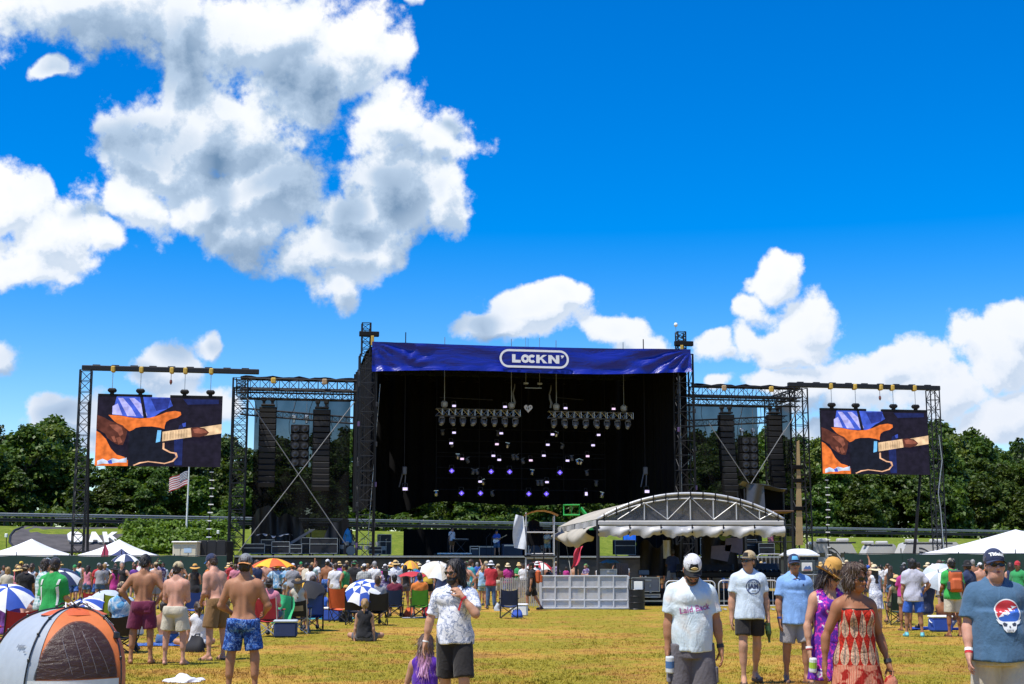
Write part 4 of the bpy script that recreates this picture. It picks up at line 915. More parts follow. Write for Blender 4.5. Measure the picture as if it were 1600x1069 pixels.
def build_poles():
 a=su(139,628,-1.6);b=su(139,866,-1.6);t=sthing('support_pole','plain black pole standing against the screen mast by the hillside letter O','pole',b[0],-1.6)
 m=MB();m.tube(S(b[0],-1.6,0),S(a[0],-1.6,a[1]),.10,7,.08);m.build('pole',BLACK,t);m=MB();m.bbox(S(b[0],-1.6,.06),(.5,.5,.12),.02);m.build('foot',BLACK,t)
 a=su(1438,742,-.6);b=su(1422,866,-.6);t=sthing('support_pole','black pole leaning under the video screen above the motorhomes','pole',b[0],-.6)
 m=MB();m.tube(S(b[0],-.6,0),S(a[0],-.6,a[1]),.13,7,.10);m.build('pole',BLACK,t);m=MB();m.bbox(S(b[0],-.6,.06),(.5,.5,.12),.02);m.build('foot',BLACK,t)
 for(px,y0,y1,lab)in((331,731,868,'thin black cable with pale ties hanging below the screen with the flagpole'),(1291,744,860,'thin black cable with pale ties hanging below the screen over the motorhomes')):
  a=su(px,y0,-.9);t=sthing('tied_cable',lab,'cable',a[0],-.9,0,'cables hanging from the video screens')
  m=MB();m.path([S(a[0]+.05*math.sin(k*.7),-.9,a[1]*(1-k/14))for k in range(15)],.045,5);m.build('cable',BLACK,t)
  for k in range(15):
   m=MB();m.bbox(S(a[0]+.05*math.sin(k*.7*.93),-.96,a[1]*(1-k/15)-.3),(.34 if k%3 else .26,.05,.07),.01,Matrix.Rotation(SK,3,'Z'));m.build('cable_tie',WHITE,t)
 a=su(1469,690,-1.8);t=sthing('power_cable','pale cable drooping down the mast above the motorhomes','cable',a[0],-1.5,0)
 m=MB();m.path([S(*(lambda q:(su(q[0],q[1],-1.5)[0],-1.5,su(q[0],q[1],-1.5)[1]))(p))for p in((1467,680),(1472,720),(1466,770),(1470,800),(1475,862))],.035,5);m.build('cable',STEEL,t)
build_poles()
# ------------------------------------------------------------------ lamps in the stage house
LENSW=emis('lamp_white',(.72,.62,1.0),1.15);LENSP=emis('lamp_pink',(.95,.66,.95),1.0);LENSB=emis('lamp_violet',(.16,.10,.95),1.1)
def lamp(name,px,py,w,size,lens,label,group,diamond=False):
 u,z=su(px,py,w);t=sthing(name,label,'stage light',u,w,z,group);R0=Matrix.Rotation(SK,3,'Z');a,b=size
 m=MB();m.bbox(S(u,w+.2,z),(a+.14,.36,b+.14),.04,R0);m.build('housing',BLACK,t)
 m=MB();m.tube(S(u-a*.5,w+.2,z+b*.5),S(u-a*.5,w+.2,z+b*.5+.3),.03,5);m.tube(S(u+a*.5,w+.2,z+b*.5),S(u+a*.5,w+.2,z+b*.5+.3),.03,5);m.tube(S(u-a*.5,w+.2,z+b*.5+.3),S(u+a*.5,w+.2,z+b*.5+.3),.03,5);m.build('yoke',TRUSSG,t)
 m=MB()
 if diamond:m.prism([S(u+x*.21,w,z+y*.19)for x,y in((0,-1),(1,0),(0,1),(-1,0))],SW*.03)
 else:m.bbox(S(u,w,z),(a,.04,b),.01,R0)
 lo=m.build('lens',lens,t)
 if diamond:
  m=MB();m.prism([S(u+x*.08,w-.012,z+y*.07)for x,y in((0,-1),(1,0),(0,1),(-1,0))],SW*.011);m.build('lens_core',emis('lamp_violet_core',(.45,.35,1.0),1.2),lo)
 return t
def zp(x,y):return 660+x*.2125,590+y*.2125
def build_lights():
 whites=[(233,405),(580,410),(957,418),(1296,422),(212,483),(548,490),(922,494),(1255,498),(292,598),(522,575),(565,605),(797,609),(893,574),(1067,611),(1215,578),(425,765),(916,769)]
 row=['top','top','top','top','second','second','second','second','fourth','third','fourth','fourth','third','fourth','third','fifth','fifth']
 cnt={}
 names=['first','second','third','fourth']
 order={}
 for i,(x,y)in enumerate(whites):order.setdefault(row[i],[]).append(i)
 for rr,ids in order.items():
  ids.sort(key=lambda i:whites[i][0])
  for k,i in enumerate(ids):
   px,py=zp(*whites[i]);lamp('stage_light',px,py,8,(.27,.14),LENSP if i in(5,8,11,14)else LENSW,f'small lit {"pinkish" if i in (5,8,11,14) else "white"} lamp, {names[k]} along the {rr} lamp row in the dark stage','lamps hung in the stage house')
 bl=[(216,686),(506,691),(642,693),(1012,698),(288,850),(428,850),(783,855),(912,855)]
 for k,(x,y)in enumerate(bl):
  px,py=zp(x,y);lamp('stage_light',px,py,8,(.34,.30),LENSB,f'violet diamond-shaped lamp, {names[k % 4]} along the {"upper" if k < 4 else "lowest"} violet row in the dark stage','lamps hung in the stage house',True)
 px,py=zp(1205,855);lamp('stage_light',px,py,8,(.2,.26),LENSW,'lone white half-lit lamp at the end of the lowest violet row','lamps hung in the stage house')
 # pipes they hang from, and cold unlit heads between
 zt=su(820,590,8)[1]+1;a0=su(682,680,8.3)[0];a1=su(945,680,8.3)[0]
 rows=sorted(set(round(su(700,zp(0,y)[1]-6,8.3)[1],2)for y in(405,492,580,608,690,767,852)))
 t=sthing('light_grid','black pipe grid from which the small white and violet lamps hang inside the stage','pipe grid',(a0+a1)/2,8.3,rows[0])
 for z in rows:
  m=MB();m.tube(S(a0,8.3,z),S(a1,8.3,z),.035,5);m.build('pipe',BLACK,t)
 for q in(0,.25,.5,.75,1):
  m=MB();m.tube(S(a0+(a1-a0)*q,8.3,rows[0]),S(a0+(a1-a0)*q,8.3,zt+1.2),.03,5);m.build('drop_pipe',BLACK,t)
 GREYH=M('unlit_lamp_grey',(.10,.10,.11),.4,.3);GLINT=M('lamp_glint',(.5,.48,.45),.2,.8)
 r=random.Random(9)
 for k in range(26):
  q=(k*.618)%1;z=rows[k%len(rows)];u=a0+(a1-a0)*q;R0=Matrix.Rotation(SK,3,'Z')@Matrix.Rotation(r.uniform(-.5,.5),3,'Y')
  m=MB();m.lathe(S(u,8.2,z-.32),[(0,-.2),(.12,-.19),(.15,0),(.10,.17),(0,.2)],9,R0);m.bbox(S(u,8.25,z-.1),(.34,.07,.06),.01,R0);m.build('unlit_head',GREYH if k%3 else GLINT,t)
  # the two bright trusses with moving heads
 for(x0,x1,yc,yd,lab,wv)in((681,812,644,649,'silver lighting truss with eight moving heads hung nearer the blue banner\'s tall tower',0),(856,988,648,651,'silver lighting truss with eight moving heads hung nearer the mixing tent',1)):
  ua,z=su(x0,yc,5);ub,z2=su(x1,yd,5);t=sthing('lighting_truss',lab,'lighting truss',(ua+ub)/2,5,z,'lighting trusses')
  frame(None,S(ua,5,z),S(ub,5,z),.5,.5,(0,0,1),13,t,ALU,ALU,.035,.022)
  for k in range(8):
   u=ua+(ub-ua)*(.07+.125*k);R0=Matrix.Rotation(SK,3,'Z')@Matrix.Rotation((.5,-.4,.1,.6,-.5,.2,-.2,.55)[k]*.9,3,'Y')@Matrix.Rotation(-.5,3,'X');c=S(u,4.9,z-.75)
   m=MB();m.lathe(c,[(0,-.26),(.13,-.25),(.19,-.1),(.19,.1),(.14,.24),(0,.27)],12,R0);h=m.build('moving_head',M('head_grey',(.22,.22,.24),.3,.4),t,smooth=True)
   g=MB();g.lathe(c,[(0,-.275),(.11,-.27)],12,R0);g.build('front_lens',M('cold_lens',(.35,.38,.42),.08),h)
   m=MB();m.bbox(S(u,4.95,z-.38),(.38,.28,.16),.04,Matrix.Rotation(SK,3,'Z'));m.tube(S(u-.2,4.95,z-.42),c+Vector((-.2,0,0)),.035,5);m.tube(S(u+.2,4.95,z-.42),c+Vector((.2,0,0)),.035,5);m.build('head_base',M('base_grey',(.12,.12,.13),.4),t)
  for q in(.1,.9):
   u=ua+(ub-ua)*q;m=MB();m.bbox(S(u,5,z+.6),(.5,.35,.5),.12,Matrix.Rotation(SK,3,'Z'));m.build('hoist_bag',M('clear_bag',(.30,.31,.33),.25),t);m=MB();m.tube(S(u,5,z+.7),S(u,5,zt+1.5),.03,5);m.build('chain',STEEL,t)
  if True:
   u=ua+(ub-ua)*(.93 if not wv else .03);m=MB();m.path([S(u+.08*math.sin(k*1.7),5,z+.5+k*.35)for k in range(6)],[.07,.10,.08,.06,.05,.03],6);m.build('cable_bundle',M('grey_cable',(.12,.13,.15),.35),t)
  pp=su(687 if not wv else 868,621,5.2);qq=su(770 if not wv else 912,625,5.2);m=MB();m.tube(S(pp[0],5.2,pp[1]),S(qq[0],5.2,qq[1]),.035,5);m.build('spreader_pipe',TRUSSG,t)
  for x in((233,208),(608,215))if not wv else((1053,225),(1406,230)):
   px,py=zp(*x);lamp('stage_light',px,py,4.6,(.27,.14),LENSW if x[0]<1200 else LENSP,f'small lit lamp standing on top of the lighting truss {"first" if x[0] in (233, 1053) else "second"} along it, {"tower" if not wv else "tent"} side','lamps hung in the stage house')
 u,z=su(833,604,4);t=sthing('light_bar','short hanging light bar high above centre stage, under the logo','light bar',u,4,z)
 m=MB();m.bbox(S(u,4,z-.12),(1.3,.12,.07),.02,Matrix.Rotation(SK,3,'Z'));m.build('bar',ALU,t)
 for dx in(-.55,.5):
  m=MB();m.bbox(S(u+dx,4,z+.22),(.38,.2,.16),.03,Matrix.Rotation(SK,3,'Z'));m.build('lamp_head',ALU,t);m=MB();m.tube(S(u+dx,4,z+.2),S(u+dx,4,zt+1.5),.02,5);m.build('chain',STEEL,t)
  m=MB();m.tube(S(u+dx,4,z-.1),S(u+dx,4,z+.2),.025,5);m.build('bracket',TRUSSG,t)
 u,z=su(825.5,638,4.5);t=sthing('mirror_heart','round mirrored heart ornament glinting between the two lighting trusses','ornament',u,4.5,z)
 m=MB();pts=[]
 for k in range(24):
  a=2*math.pi*k/24;x=16*math.sin(a)**3;y=13*math.cos(a)-5*math.cos(2*a)-2*math.cos(3*a)-math.cos(4*a);pts.append(S(u+x*.020,4.5,z+y*.021))
 m.prism(pts,SW*.12);m.build('heart',M('mirror_gold',(.5,.36,.28),.3,.8),t)
 for k in range(9):
  m=MB();m.bbox(S(u+.2*math.cos(k*2.4)*(k/9)**.5,4.48,z+.18*math.sin(k*2.4)*(k/9)**.5+.03),(.08,.03,.08),.01);m.build('mirror_tile',ALU if k%2 else BLACKG,t)
 m=MB();m.tube(S(u,4.55,z+.1),S(u,4.55,zt+1.5),.015,4);m.build('wire',BLACK,t)
 for(px,lab)in((632,'white lamp on a dark hanging arm low beside the tall roof tower'),(1010,'white lamp on a dark hanging arm low above the mixing tent roof')):
  lamp('side_light',px+1,764 if px<800 else 768,3,(.34,.2),LENSW,lab,'side lamps');u,z=su(px,748,3);t=sthing('lamp_arm','dark jointed hanging arm holding a lamp '+('by the tall roof tower' if px<800 else 'over the mixing tent'),'lamp arm',u,3.3,z)
  m=MB();m.tube(S(u,3.3,z+.9),S(u,3.3,zt+1.5),.04,5);m.build('drop_pipe',BLACK,t)
  m=MB();m.bbox(S(u+.02,3.3,z+.6),(.34,.3,.6),.06,Matrix.Rotation(SK,3,'Z'));m.build('arm_box',GREYH,t);m=MB();m.tube(S(u-.12,3.3,z+.4),S(u-.35,3.3,z-.6),.05,6);m.tube(S(u+.1,3.3,z+.4),S(u+.05,3.3,z-.6),.05,6);m.build('arm_strut',GREYH,t)
build_lights()
# ------------------------------------------------------------------ equipment on the deck
CASEM=M('road_case',(.014,.014,.016),.55,var=.3)
def road_case(px,w,wd,dp,h,label,z0=DECK,mat=CASEM):
 u,_=su(px,860,w);t=sthing('road_case',label,'equipment case',u,w,z0,'cases on the stage deck');R0=Matrix.Rotation(SK,3,'Z')
 m=MB();m.bbox(S(u,w,z0+h/2+.1),(wd,dp,h-.1),.03,R0);m.build('body',mat,t)
 for zz in(.14,h*.68,h+.03):
  m=MB();m.bbox(S(u,w-dp/2-.005,z0+zz),(wd+.02,.03,.04),.005,R0);m.build('edge_strip',ALU if zz>.2 else STEEL,t)
 for sx in(-1,1):
  m=MB();m.bbox(S(u+sx*wd/2,w-dp/2,z0+h/2+.1),(.04,.04,h-.1),.005,R0);m.build('corner_strip',STEEL,t)
  m=MB();m.lathe(S(u+sx*wd*.38,w,z0+.06),[(0,-.03),(.055,-.03),(.06,0),(.055,.03),(0,.03)],8,R0@Matrix.Rotation(R(90),3,'X'));m.build('caster',BLACK,t)
 m=MB();m.bbox(S(u,w-dp/2-.02,z0+h*.4),(.25,.03,.14),.01,R0);m.build('handle',BLACKG,t)
def build_gear():
 for args in((396,1.5,1.5,.8,.75,'low case first along the deck below the flagpole-side wing'),(418,2.2,.9,.7,1.05,'tall case second along the deck under white tarp'),(438,1.4,1.2,.8,.9,'black case under the white-topped table on deck'),(462,1.3,.8,.7,.7,'small case at the foot of the ramp on deck'),(478,2.0,.7,.6,1.2,'upright case between ramp and amplifier on deck'),(505,1.4,1.9,.9,1.15,'wide black case with bright edges beside the cymbals on deck'),(586,3,.9,.7,.6,'low case just inside the tall roof tower'),(1195,2,1.2,.8,.9,'case on deck below the black tarp hut'),(1170,3.2,1.0,.8,1.2,'tall case on deck behind the man in the circle-print tee'),(1106,4.0,1.4,.8,1.3,'dark case on deck behind the pale-blue-shirt man\'s cap'),(600,9,1.0,.8,1.6,'tall amplifier case near the lawn gap at back of stage'),(1056,6,1.3,1.0,1.5,'black cabinet on deck seen under the middle of the tent valance'),(975,7,1.6,.8,1.2,'amplifier rack on deck below the blue-and-yellow monitor')):road_case(*args)
 # white-topped table, ramp
 a=su(401,836,2.0);b=su(457,834,2.0);t=sthing('tarp_table','white ragged tarp spread over a raised frame on the wing deck','tarp table',(a[0]+b[0])/2,2,DECK)
 m=MB();m.grid(lambda s,v:S(a[0]+(b[0]-a[0])*s,1.6+1.2*v,a[1]+.08*math.sin(s*9)+.05*math.sin(s*23)*(1-v)-.14*(1-v)*(1+math.sin(s*31))*.5),26,4,(0,0,.03));m.build('tarp',M('white_tarp',(.62,.62,.60),.6,bump=.4,bscale=4),t,smooth=True)
 for s in(.08,.92):
  for w in(1.7,2.7):m=MB();m.tube(S(a[0]+(b[0]-a[0])*s,w,DECK),S(a[0]+(b[0]-a[0])*s,w,a[1]),.04,5);m.build('leg',TRUSSG,t)
 a=su(447,851,1.7);b=su(486,827,1.7);t=sthing('loading_ramp','grey metal loading ramp propped up behind the cases on deck','ramp',a[0],1.7,DECK)
 m=MB();m.prism([S(a[0],1.5,a[1]),S(a[0]+.35,1.5,a[1]),S(b[0]+.3,1.5,b[1]),S(b[0],1.5,b[1])],SW*.5);m.build('ramp_plate',M('ramp_grey',(.16,.16,.17),.5),t)
 m=MB();m.tube(S(b[0],1.75,DECK),S(b[0],1.75,b[1]),.05,5);m.build('prop',TRUSSG,t)
 # drum kits
 for(px,w,lab,big)in((548,2.6,'drum kit with many bright cymbals at the foot of the tall roof tower',1),(586,5.5,'second drum kit against the bright lawn gap behind the tower',1),(1110,8.0,'drum kit with violet drums on deck under the tent valance',0)):
  u,_=su(px,862,w);t=sthing('drum_kit',lab,'drum kit',u,w,DECK,'drum kits');R0=Matrix.Rotation(SK,3,'Z');sh=M('drum_violet',(.16,.03,.28),.3)if not big else M('drum_pearl',(.35,.34,.30),.3)
  m=MB();m.lathe(S(u,w,DECK+.36),[(0,-.25),(.33,-.25),(.34,0),(.33,.25),(0,.25)],18,R0@Matrix.Rotation(R(90),3,'X'));m.build('bass_drum',sh,t)
  for dx,dz,r_ in((-.3,.85,.17),(.15,.88,.15),(.62,.55,.21),(-.65,.6,.18)):
   m=MB();m.lathe(S(u+dx,w-.1,DECK+dz),[(0,-.13),(r_,-.13),(r_,.13),(0,.13)],14);d=m.build('tom',sh,t);m=MB();m.lathe(S(u+dx,w-.1,DECK+dz+.135),[(0,.005),(r_*.97,.005),(r_,-.01)],14);m.build('drum_head',WHITE,d)
  for dx,dz in((-.8,1.25),(-.4,1.5),(.35,1.45),(.8,1.2),(-.95,.9)):
   m=MB();m.tube(S(u+dx,w,DECK),S(u+dx,w,DECK+dz),.015,5);m.build('stand',ALU,t);m=MB();m.lathe(S(u+dx,w,DECK+dz),[(0,.03),(.04,.015),(.24,-.01)],14,Matrix.Rotation(.35*(1 if dx<0 else-1),3,'Y'));m.build('cymbal',M('cymbal_brass',(.6,.45,.16),.25,.9),t)
   # blue tarp tip, keyboard riser
 u,z=su(543,838,3);t=sthing('blue_cover','bright blue cloth draped on a stand beside the roof tower foot','cloth cover',u,3,DECK)
 m=MB();m.lathe(S(u,3,DECK),[(.45,.9),(.40,1.3),(.22,1.75),(0,1.95)],9,sx=.8);m.build('cloth',M('bright_blue_cloth',(.04,.30,.62),.6),t);m=MB();m.tube(S(u,3,DECK),S(u,3,DECK+1.7),.03,5);m.build('stand',TRUSS,t)
 a=su(683,869,4);b=su(737,869,4);t=sthing('riser','low white-edged keyboard riser under the performer in white','riser',(a[0]+b[0])/2,4,DECK);R0=Matrix.Rotation(SK,3,'Z')
 m=MB();m.bbox(S((a[0]+b[0])/2,5,DECK+.10),(b[0]-a[0],2,.18),.02,R0);m.build('platform',BLACK,t);m=MB();m.bbox(S((a[0]+b[0])/2,3.98,DECK+.17),(b[0]-a[0],.05,.1),.01,R0);m.build('edge',WHITE,t)
 u,_=su(719,850,5);t=sthing('keyboard','dark keyboard on a stand in front of the performer in white','keyboard',u,5,DECK+.2)
 m=MB();m.bbox(S(u,4.7,DECK+1.15),(1.2,.4,.14),.02,R0);m.build('body',BLACK,t);m=MB();m.bbox(S(u,4.6,DECK+1.23),(1.1,.15,.02),.004,R0);m.build('keybed',WHITE,t)
 for s in(-1,1):m=MB();m.tube(S(u-.4*s,4.7,DECK+.2),S(u+.4*s,4.7,DECK+1.1),.025,5);m.build('leg',TRUSSG,t)
 for(px,w,lab)in((768,3.5,'mic stand beside the guitarist in blue'),(760,6,'boom mic stand behind the guitarist in blue'),(850,4,'mic stand by the guitarist under the camera tower canopy'),(700,4.2,'mic stand in front of the keyboard player')):
  u,_=su(px,850,w);t=sthing('mic_stand',lab,'microphone stand',u,w,DECK,'microphone stands')
  m=MB();m.tube(S(u,w,DECK),S(u,w,DECK+1.35),.02,5);m.build('pole',TRUSSG,t);m=MB();m.tube(S(u,w,DECK+1.35),S(u+.25,w+.1,DECK+1.6),.018,5);m.build('boom',TRUSSG,t);m=MB();m.lathe(S(u,w,DECK),[(0,.04),(.16,.02),(.17,0)],10);m.build('base',BLACK,t)
  m=MB();m.lathe(S(u+.27,w+.1,DECK+1.62),[(0,.07),(.03,.05),(.03,-.02),(0,-.06)],8);m.build('microphone',BLACKG,t)
 for(px,w,wd,h,lab,mt)in((800,6,1.5,.9,'amplifier with pale rim between the two guitarists',M('amp_blue',(.03,.05,.10),.5)),(835,7,.95,1.3,'amplifier in a silver frame behind the camera tower',M('amp_grey',(.10,.11,.13),.5)),(760,7.5,1.4,.8,'wide dark amplifier behind the boom mic stand',CASEM),(741,5,.6,.6,'small silver-rimmed amplifier beside the keyboard riser',CASEM)):
  u,_=su(px,860,w);t=sthing('amplifier',lab,'amplifier',u,w,DECK,'amplifiers on deck')
  m=MB();m.bbox(S(u,w,DECK+h/2),(wd,.5,h),.03,R0);m.build('cabinet',mt,t);m=MB();m.bbox(S(u,w-.26,DECK+h*.42),(wd*.86,.03,h*.66),.01,R0);m.build('grille',M('amp_grille',(.05,.055,.07),.7),t);m=MB();m.bbox(S(u,w-.265,DECK+h*.88),(wd*.86,.02,h*.12),.005,R0);m.build('control_panel',ALU,t)
  if px in(835,741):
   for sx in(-1,1):m=MB();m.bbox(S(u+sx*(wd/2+.04),w-.25,DECK+h/2+.05),(.06,.06,h+.1),.01,R0);m.build('frame_bar',ALU,t)
   m=MB();m.bbox(S(u,w-.25,DECK+h+.1),(wd+.14,.06,.06),.01,R0);m.build('frame_bar',ALU,t)
 u,z=su(984,844,9);t=sthing('stage_monitor','glowing blue and yellow-green monitor under the tent valance','screen',u,9,DECK)
 m=MB();m.bbox(S(u,9.1,z),(1.05,.1,.9),.02,R0);m.build('case',BLACK,t);m=MB();m.bbox(S(u,9.03,z+.15),(.98,.03,.5),.005,R0);m.build('picture',emis('mon_blue',(.02,.12,.65)),t);m=MB();m.bbox(S(u,9.03,z-.3),(.98,.03,.22),.005,R0);m.build('picture',emis('mon_lime',(.5,.75,.12)),t)
 m=MB();m.tube(S(u,9.15,DECK),S(u,9.15,z),.06,6);m.build('stand',BLACK,t)
 # green boom lift far behind
 Y=128;a=at(893,797,Y);t=thing('boom_lift','bright green boom lift basket in front of the wood, above the tent roof edge','lift',(a.x,Y,float(gh(a.x,Y))));G=M('lift_green',(.05,.55,.12),.5)
 zb=float(gh(a.x+2,Y));m=MB()
 for(dx,dz,w_,h_)in((0,.45,1.5,.09),(0,-.45,1.5,.12),(-.7,0,.09,.9),(.7,0,.09,.9),(0,0,.07,.9)):m.bbox((a.x+dx,Y,a.z+dz),(w_,.9,h_)if h_<.2 else(w_,.09,h_),.02)
 m.build('basket',G,t);m=MB();m.tube((a.x+.8,Y,a.z+.2),(a.x+1.6,Y,a.z-.8),.16,6);m.tube((a.x+1.6,Y,a.z-.8),(a.x+2.4,Y+.5,zb+1),.2,6);m.build('boom',G,t);m=MB();m.bbox((a.x+2.4,Y+.5,zb+.7),(2,1.6,.9),.1);m.build('chassis',G,t)
 for dx in(-.7,.7):m=MB();m.lathe((a.x+2.4+dx,Y-.35,zb+.35),[(0,-.12),(.36,-.12),(.36,.12),(0,.12)],12,Matrix.Rotation(R(90),3,'X'));m.build('wheel',TYRE,t)
build_gear()
# ================================================================== FIGURES: bodies and clothes as smooth implicit surfaces
def nets(Fv,org,h):
 """surface nets of a sampled field (inside < 0): vertices, quads"""
 nx,ny,nz=Fv.shape;neg=Fv<0
 acc=np.zeros((nx-1,ny-1,nz-1,3),np.float32);cnt=np.zeros((nx-1,ny-1,nz-1),np.float32)
 sl={0:slice(0,-1),1:slice(1,None)}
 for ax in range(3):
  o=[a for a in range(3)if a!=ax]
  for b0 in(0,1):
   for b1 in(0,1):
    i0=[None]*3;i0[ax]=slice(0,-1);i0[o[0]]=sl[b0];i0[o[1]]=sl[b1]
    i1=list(i0);i1[ax]=slice(1,None)
    f0,f1=Fv[tuple(i0)],Fv[tuple(i1)];m=neg[tuple(i0)]!=neg[tuple(i1)]
    t=np.where(m,f0/np.where(m,f0-f1,1),0)
    acc[...,ax]+=t;acc[...,o[0]]+=m*b0;acc[...,o[1]]+=m*b1;cnt+=m
 act=cnt>0
 if not act.any():return np.zeros((0,3)),np.zeros((0,4),int)
 idx=np.full(act.shape,-1,np.int64);idx[act]=np.arange(act.sum());ijk=np.argwhere(act)
 V=np.asarray(org)+(ijk+acc[act]/cnt[act][:,None])*h
 Q=[]
 for ax in range(3):
  a,b=(ax+1)%3,(ax+2)%3
  i0=[slice(1,-1)]*3;i0[ax]=slice(0,-1);i1=[slice(1,-1)]*3;i1[ax]=slice(1,None)
  n0,n1=neg[tuple(i0)],neg[tuple(i1)];g=np.argwhere(n0!=n1)
  if not len(g):continue
  sgn=n0[tuple(g.T)];g=g.copy();g[:,a]+=1;g[:,b]+=1
  def at_(da,db):
   q=g.copy();q[:,a]-=da;q[:,b]-=db;return idx[tuple(q.T)]
  q=np.stack([at_(1,1),at_(0,1),at_(0,0),at_(1,0)],1)
  q[~sgn]=q[~sgn][:,::-1];Q.append(q)
 return V,(np.concatenate(Q)if Q else np.zeros((0,4),int))
def vv(p):return np.array(p,np.float32)
class Prim:
 """kind, params, blend radius; op 'u' union or 's' carve"""
 def __init__(s,kind,k=.03,op='u',**p):s.kind=kind;s.k=k;s.op=op;s.p=p
 def bounds(s):
  p=s.p
  if s.kind=='cap':
   r=max(p['ra'],p['rb']);lo=np.minimum(p['a'],p['b'])-r;hi=np.maximum(p['a'],p['b'])+r
  else:
   e=np.abs(p['R'])@p['r'];lo,hi=p['c']-e,p['c']+e
  return lo-s.k-.02,hi+s.k+.02
 def ev(s,X,Y,Z):
  p=s.p
  if s.kind=='cap':
   a,b=p['a'],p['b'];ba=b-a;l2=float(ba@ba)+1e-9
   px,py,pz=X-a[0],Y-a[1],Z-a[2];t=(px*ba[0]+py*ba[1]+pz*ba[2])/l2;tc=np.clip(t,0,1)
   d=np.sqrt((px-tc*ba[0])**2+(py-tc*ba[1])**2+(pz-tc*ba[2])**2)-(p['ra']+(p['rb']-p['ra'])*tc)
   L=math.sqrt(l2)
   if p.get('cutb')is not None:d=np.maximum(d,(t-1)*L-p['cutb'])
   if p.get('cuta')is not None:d=np.maximum(d,-t*L-p['cuta'])
   return d
  c,r,Rm=p['c'],p['r'],p['R'];px,py,pz=X-c[0],Y-c[1],Z-c[2]
  qx=px*Rm[0,0]+py*Rm[1,0]+pz*Rm[2,0];qy=px*Rm[0,1]+py*Rm[1,1]+pz*Rm[2,1];qz=px*Rm[0,2]+py*Rm[1,2]+pz*Rm[2,2]
  if s.kind=='ell':
   k0=np.sqrt((qx/r[0])**2+(qy/r[1])**2+(qz/r[2])**2);k1=np.sqrt((qx/r[0]**2)**2+(qy/r[1]**2)**2+(qz/r[2]**2)**2)+1e-6
   return k0*(k0-1)/k1
  if s.kind=='cone':
   t=np.clip((qz/r[2]+1)/2,0,1);rx=p['r0'][0]+(p['r1'][0]-p['r0'][0])*t;ry=p['r0'][1]+(p['r1'][1]-p['r0'][1])*t
   if p.get('ripple'):
    an=np.arctan2(qy,qx);rr=1+p['ripple']*np.sin(an*p.get('nrip',9)+1.3*np.sin(an*3))*(1-t);rx=rx*rr;ry=ry*rr
   d=(np.sqrt((qx/rx)**2+(qy/ry)**2)-1)*np.minimum(rx,ry);return np.maximum(d,np.abs(qz)-r[2])
  if s.kind=='box':
   ax,ay,az=np.abs(qx)-r[0]+p['e'],np.abs(qy)-r[1]+p['e'],np.abs(qz)-r[2]+p['e']
   return np.sqrt(np.maximum(ax,0)**2+np.maximum(ay,0)**2+np.maximum(az,0)**2)+np.minimum(np.maximum(ax,np.maximum(ay,az)),0)-p['e']
I3=np.eye(3,dtype=np.float32)
def cap(a,b,ra,rb=None,k=.03,op='u',**kw):return Prim('cap',k,op,a=vv(a),b=vv(b),ra=ra,rb=ra if rb is None else rb,**kw)
def ell(c,r,Rm=I3,k=.03,op='u'):return Prim('ell',k,op,c=vv(c),r=vv(r),R=Rm)
def field(prims,lo,hi,h,post=None):
 lo=np.asarray(lo,np.float32);n=np.maximum(np.ceil((np.asarray(hi)-lo)/h).astype(int)+1,3)
 xs=[lo[i]+np.arange(n[i],dtype=np.float32)*h for i in range(3)];D=np.full(n,.2,np.float32)
 for p in prims:
  b0,b1=p.bounds();i0=np.clip(np.floor((b0-lo)/h).astype(int),0,n);i1=np.clip(np.ceil((b1-lo)/h).astype(int)+1,0,n)
  if(i1<=i0).any():continue
  sl=tuple(slice(a,b)for a,b in zip(i0,i1));X,Y,Z=xs[0][sl[0]][:,None,None],xs[1][sl[1]][None,:,None],xs[2][sl[2]][None,None,:]
  d=p.ev(X,Y,Z).astype(np.float32);E=D[sl]
  if p.op=='u':
   q=np.maximum(p.k-np.abs(E-d),0)/max(p.k,1e-6);D[sl]=np.minimum(E,d)-q*q*p.k*.25
  else:
   q=np.maximum(p.k-np.abs(-E-d),0)/max(p.k,1e-6);D[sl]=np.maximum(E,-d)+q*q*p.k*.25
 if post is not None:D=post(D,xs[0][:,None,None],xs[1][None,:,None],xs[2][None,None,:])
 return D,lo
def mesh_field(prims,h,post=None,fine=()):
 """whole surface at step h; boxes in `fine` ((lo,hi,h)) are sampled finer"""
 los,his=zip(*[p.bounds()for p in prims if p.op=='u']);lo=np.min(los,0);hi=np.max(his,0)
 D,o=field(prims,lo,hi,h,post);V,Q=nets(D,o,h)
 if fine:
  keep=np.ones(len(Q),bool)
  for(l,u,_)in fine:
   ins=((V>np.asarray(l)+h*.9)&(V<np.asarray(u)-h*.9)).all(1);keep&=~ins[Q].all(1)
  Q=Q[keep];used=np.unique(Q);mp=np.full(len(V),-1);mp[used]=np.arange(len(used));V=V[used];Q=mp[Q]
  Vs,Qs=[V],[Q];c=len(V)
  for(l,u,hf)in fine:
   D,o=field(prims,l,u,hf,post);a,b=nets(D,o,hf);Vs.append(a);Qs.append(b+c);c+=len(a)
  V,Q=np.concatenate(Vs),np.concatenate(Qs)
 return V,Q
def rot_to(zd,yd=(0,1,0)):
 z=vv(zd);z=z/np.linalg.norm(z);y=vv(yd);y=y-z*(y@z);y/=np.linalg.norm(y)+1e-9;x=np.cross(y,z);return np.stack([x,y,z],1)
def Rx(a):c,s=math.cos(a),math.sin(a);return np.array([[1,0,0],[0,c,-s],[0,s,c]],np.float32)
def Ry(a):c,s=math.cos(a),math.sin(a);return np.array([[c,0,s],[0,1,0],[-s,0,c]],np.float32)
def Rz(a):c,s=math.cos(a),math.sin(a);return np.array([[c,-s,0],[s,c,0],[0,0,1]],np.float32)
SKINS={}
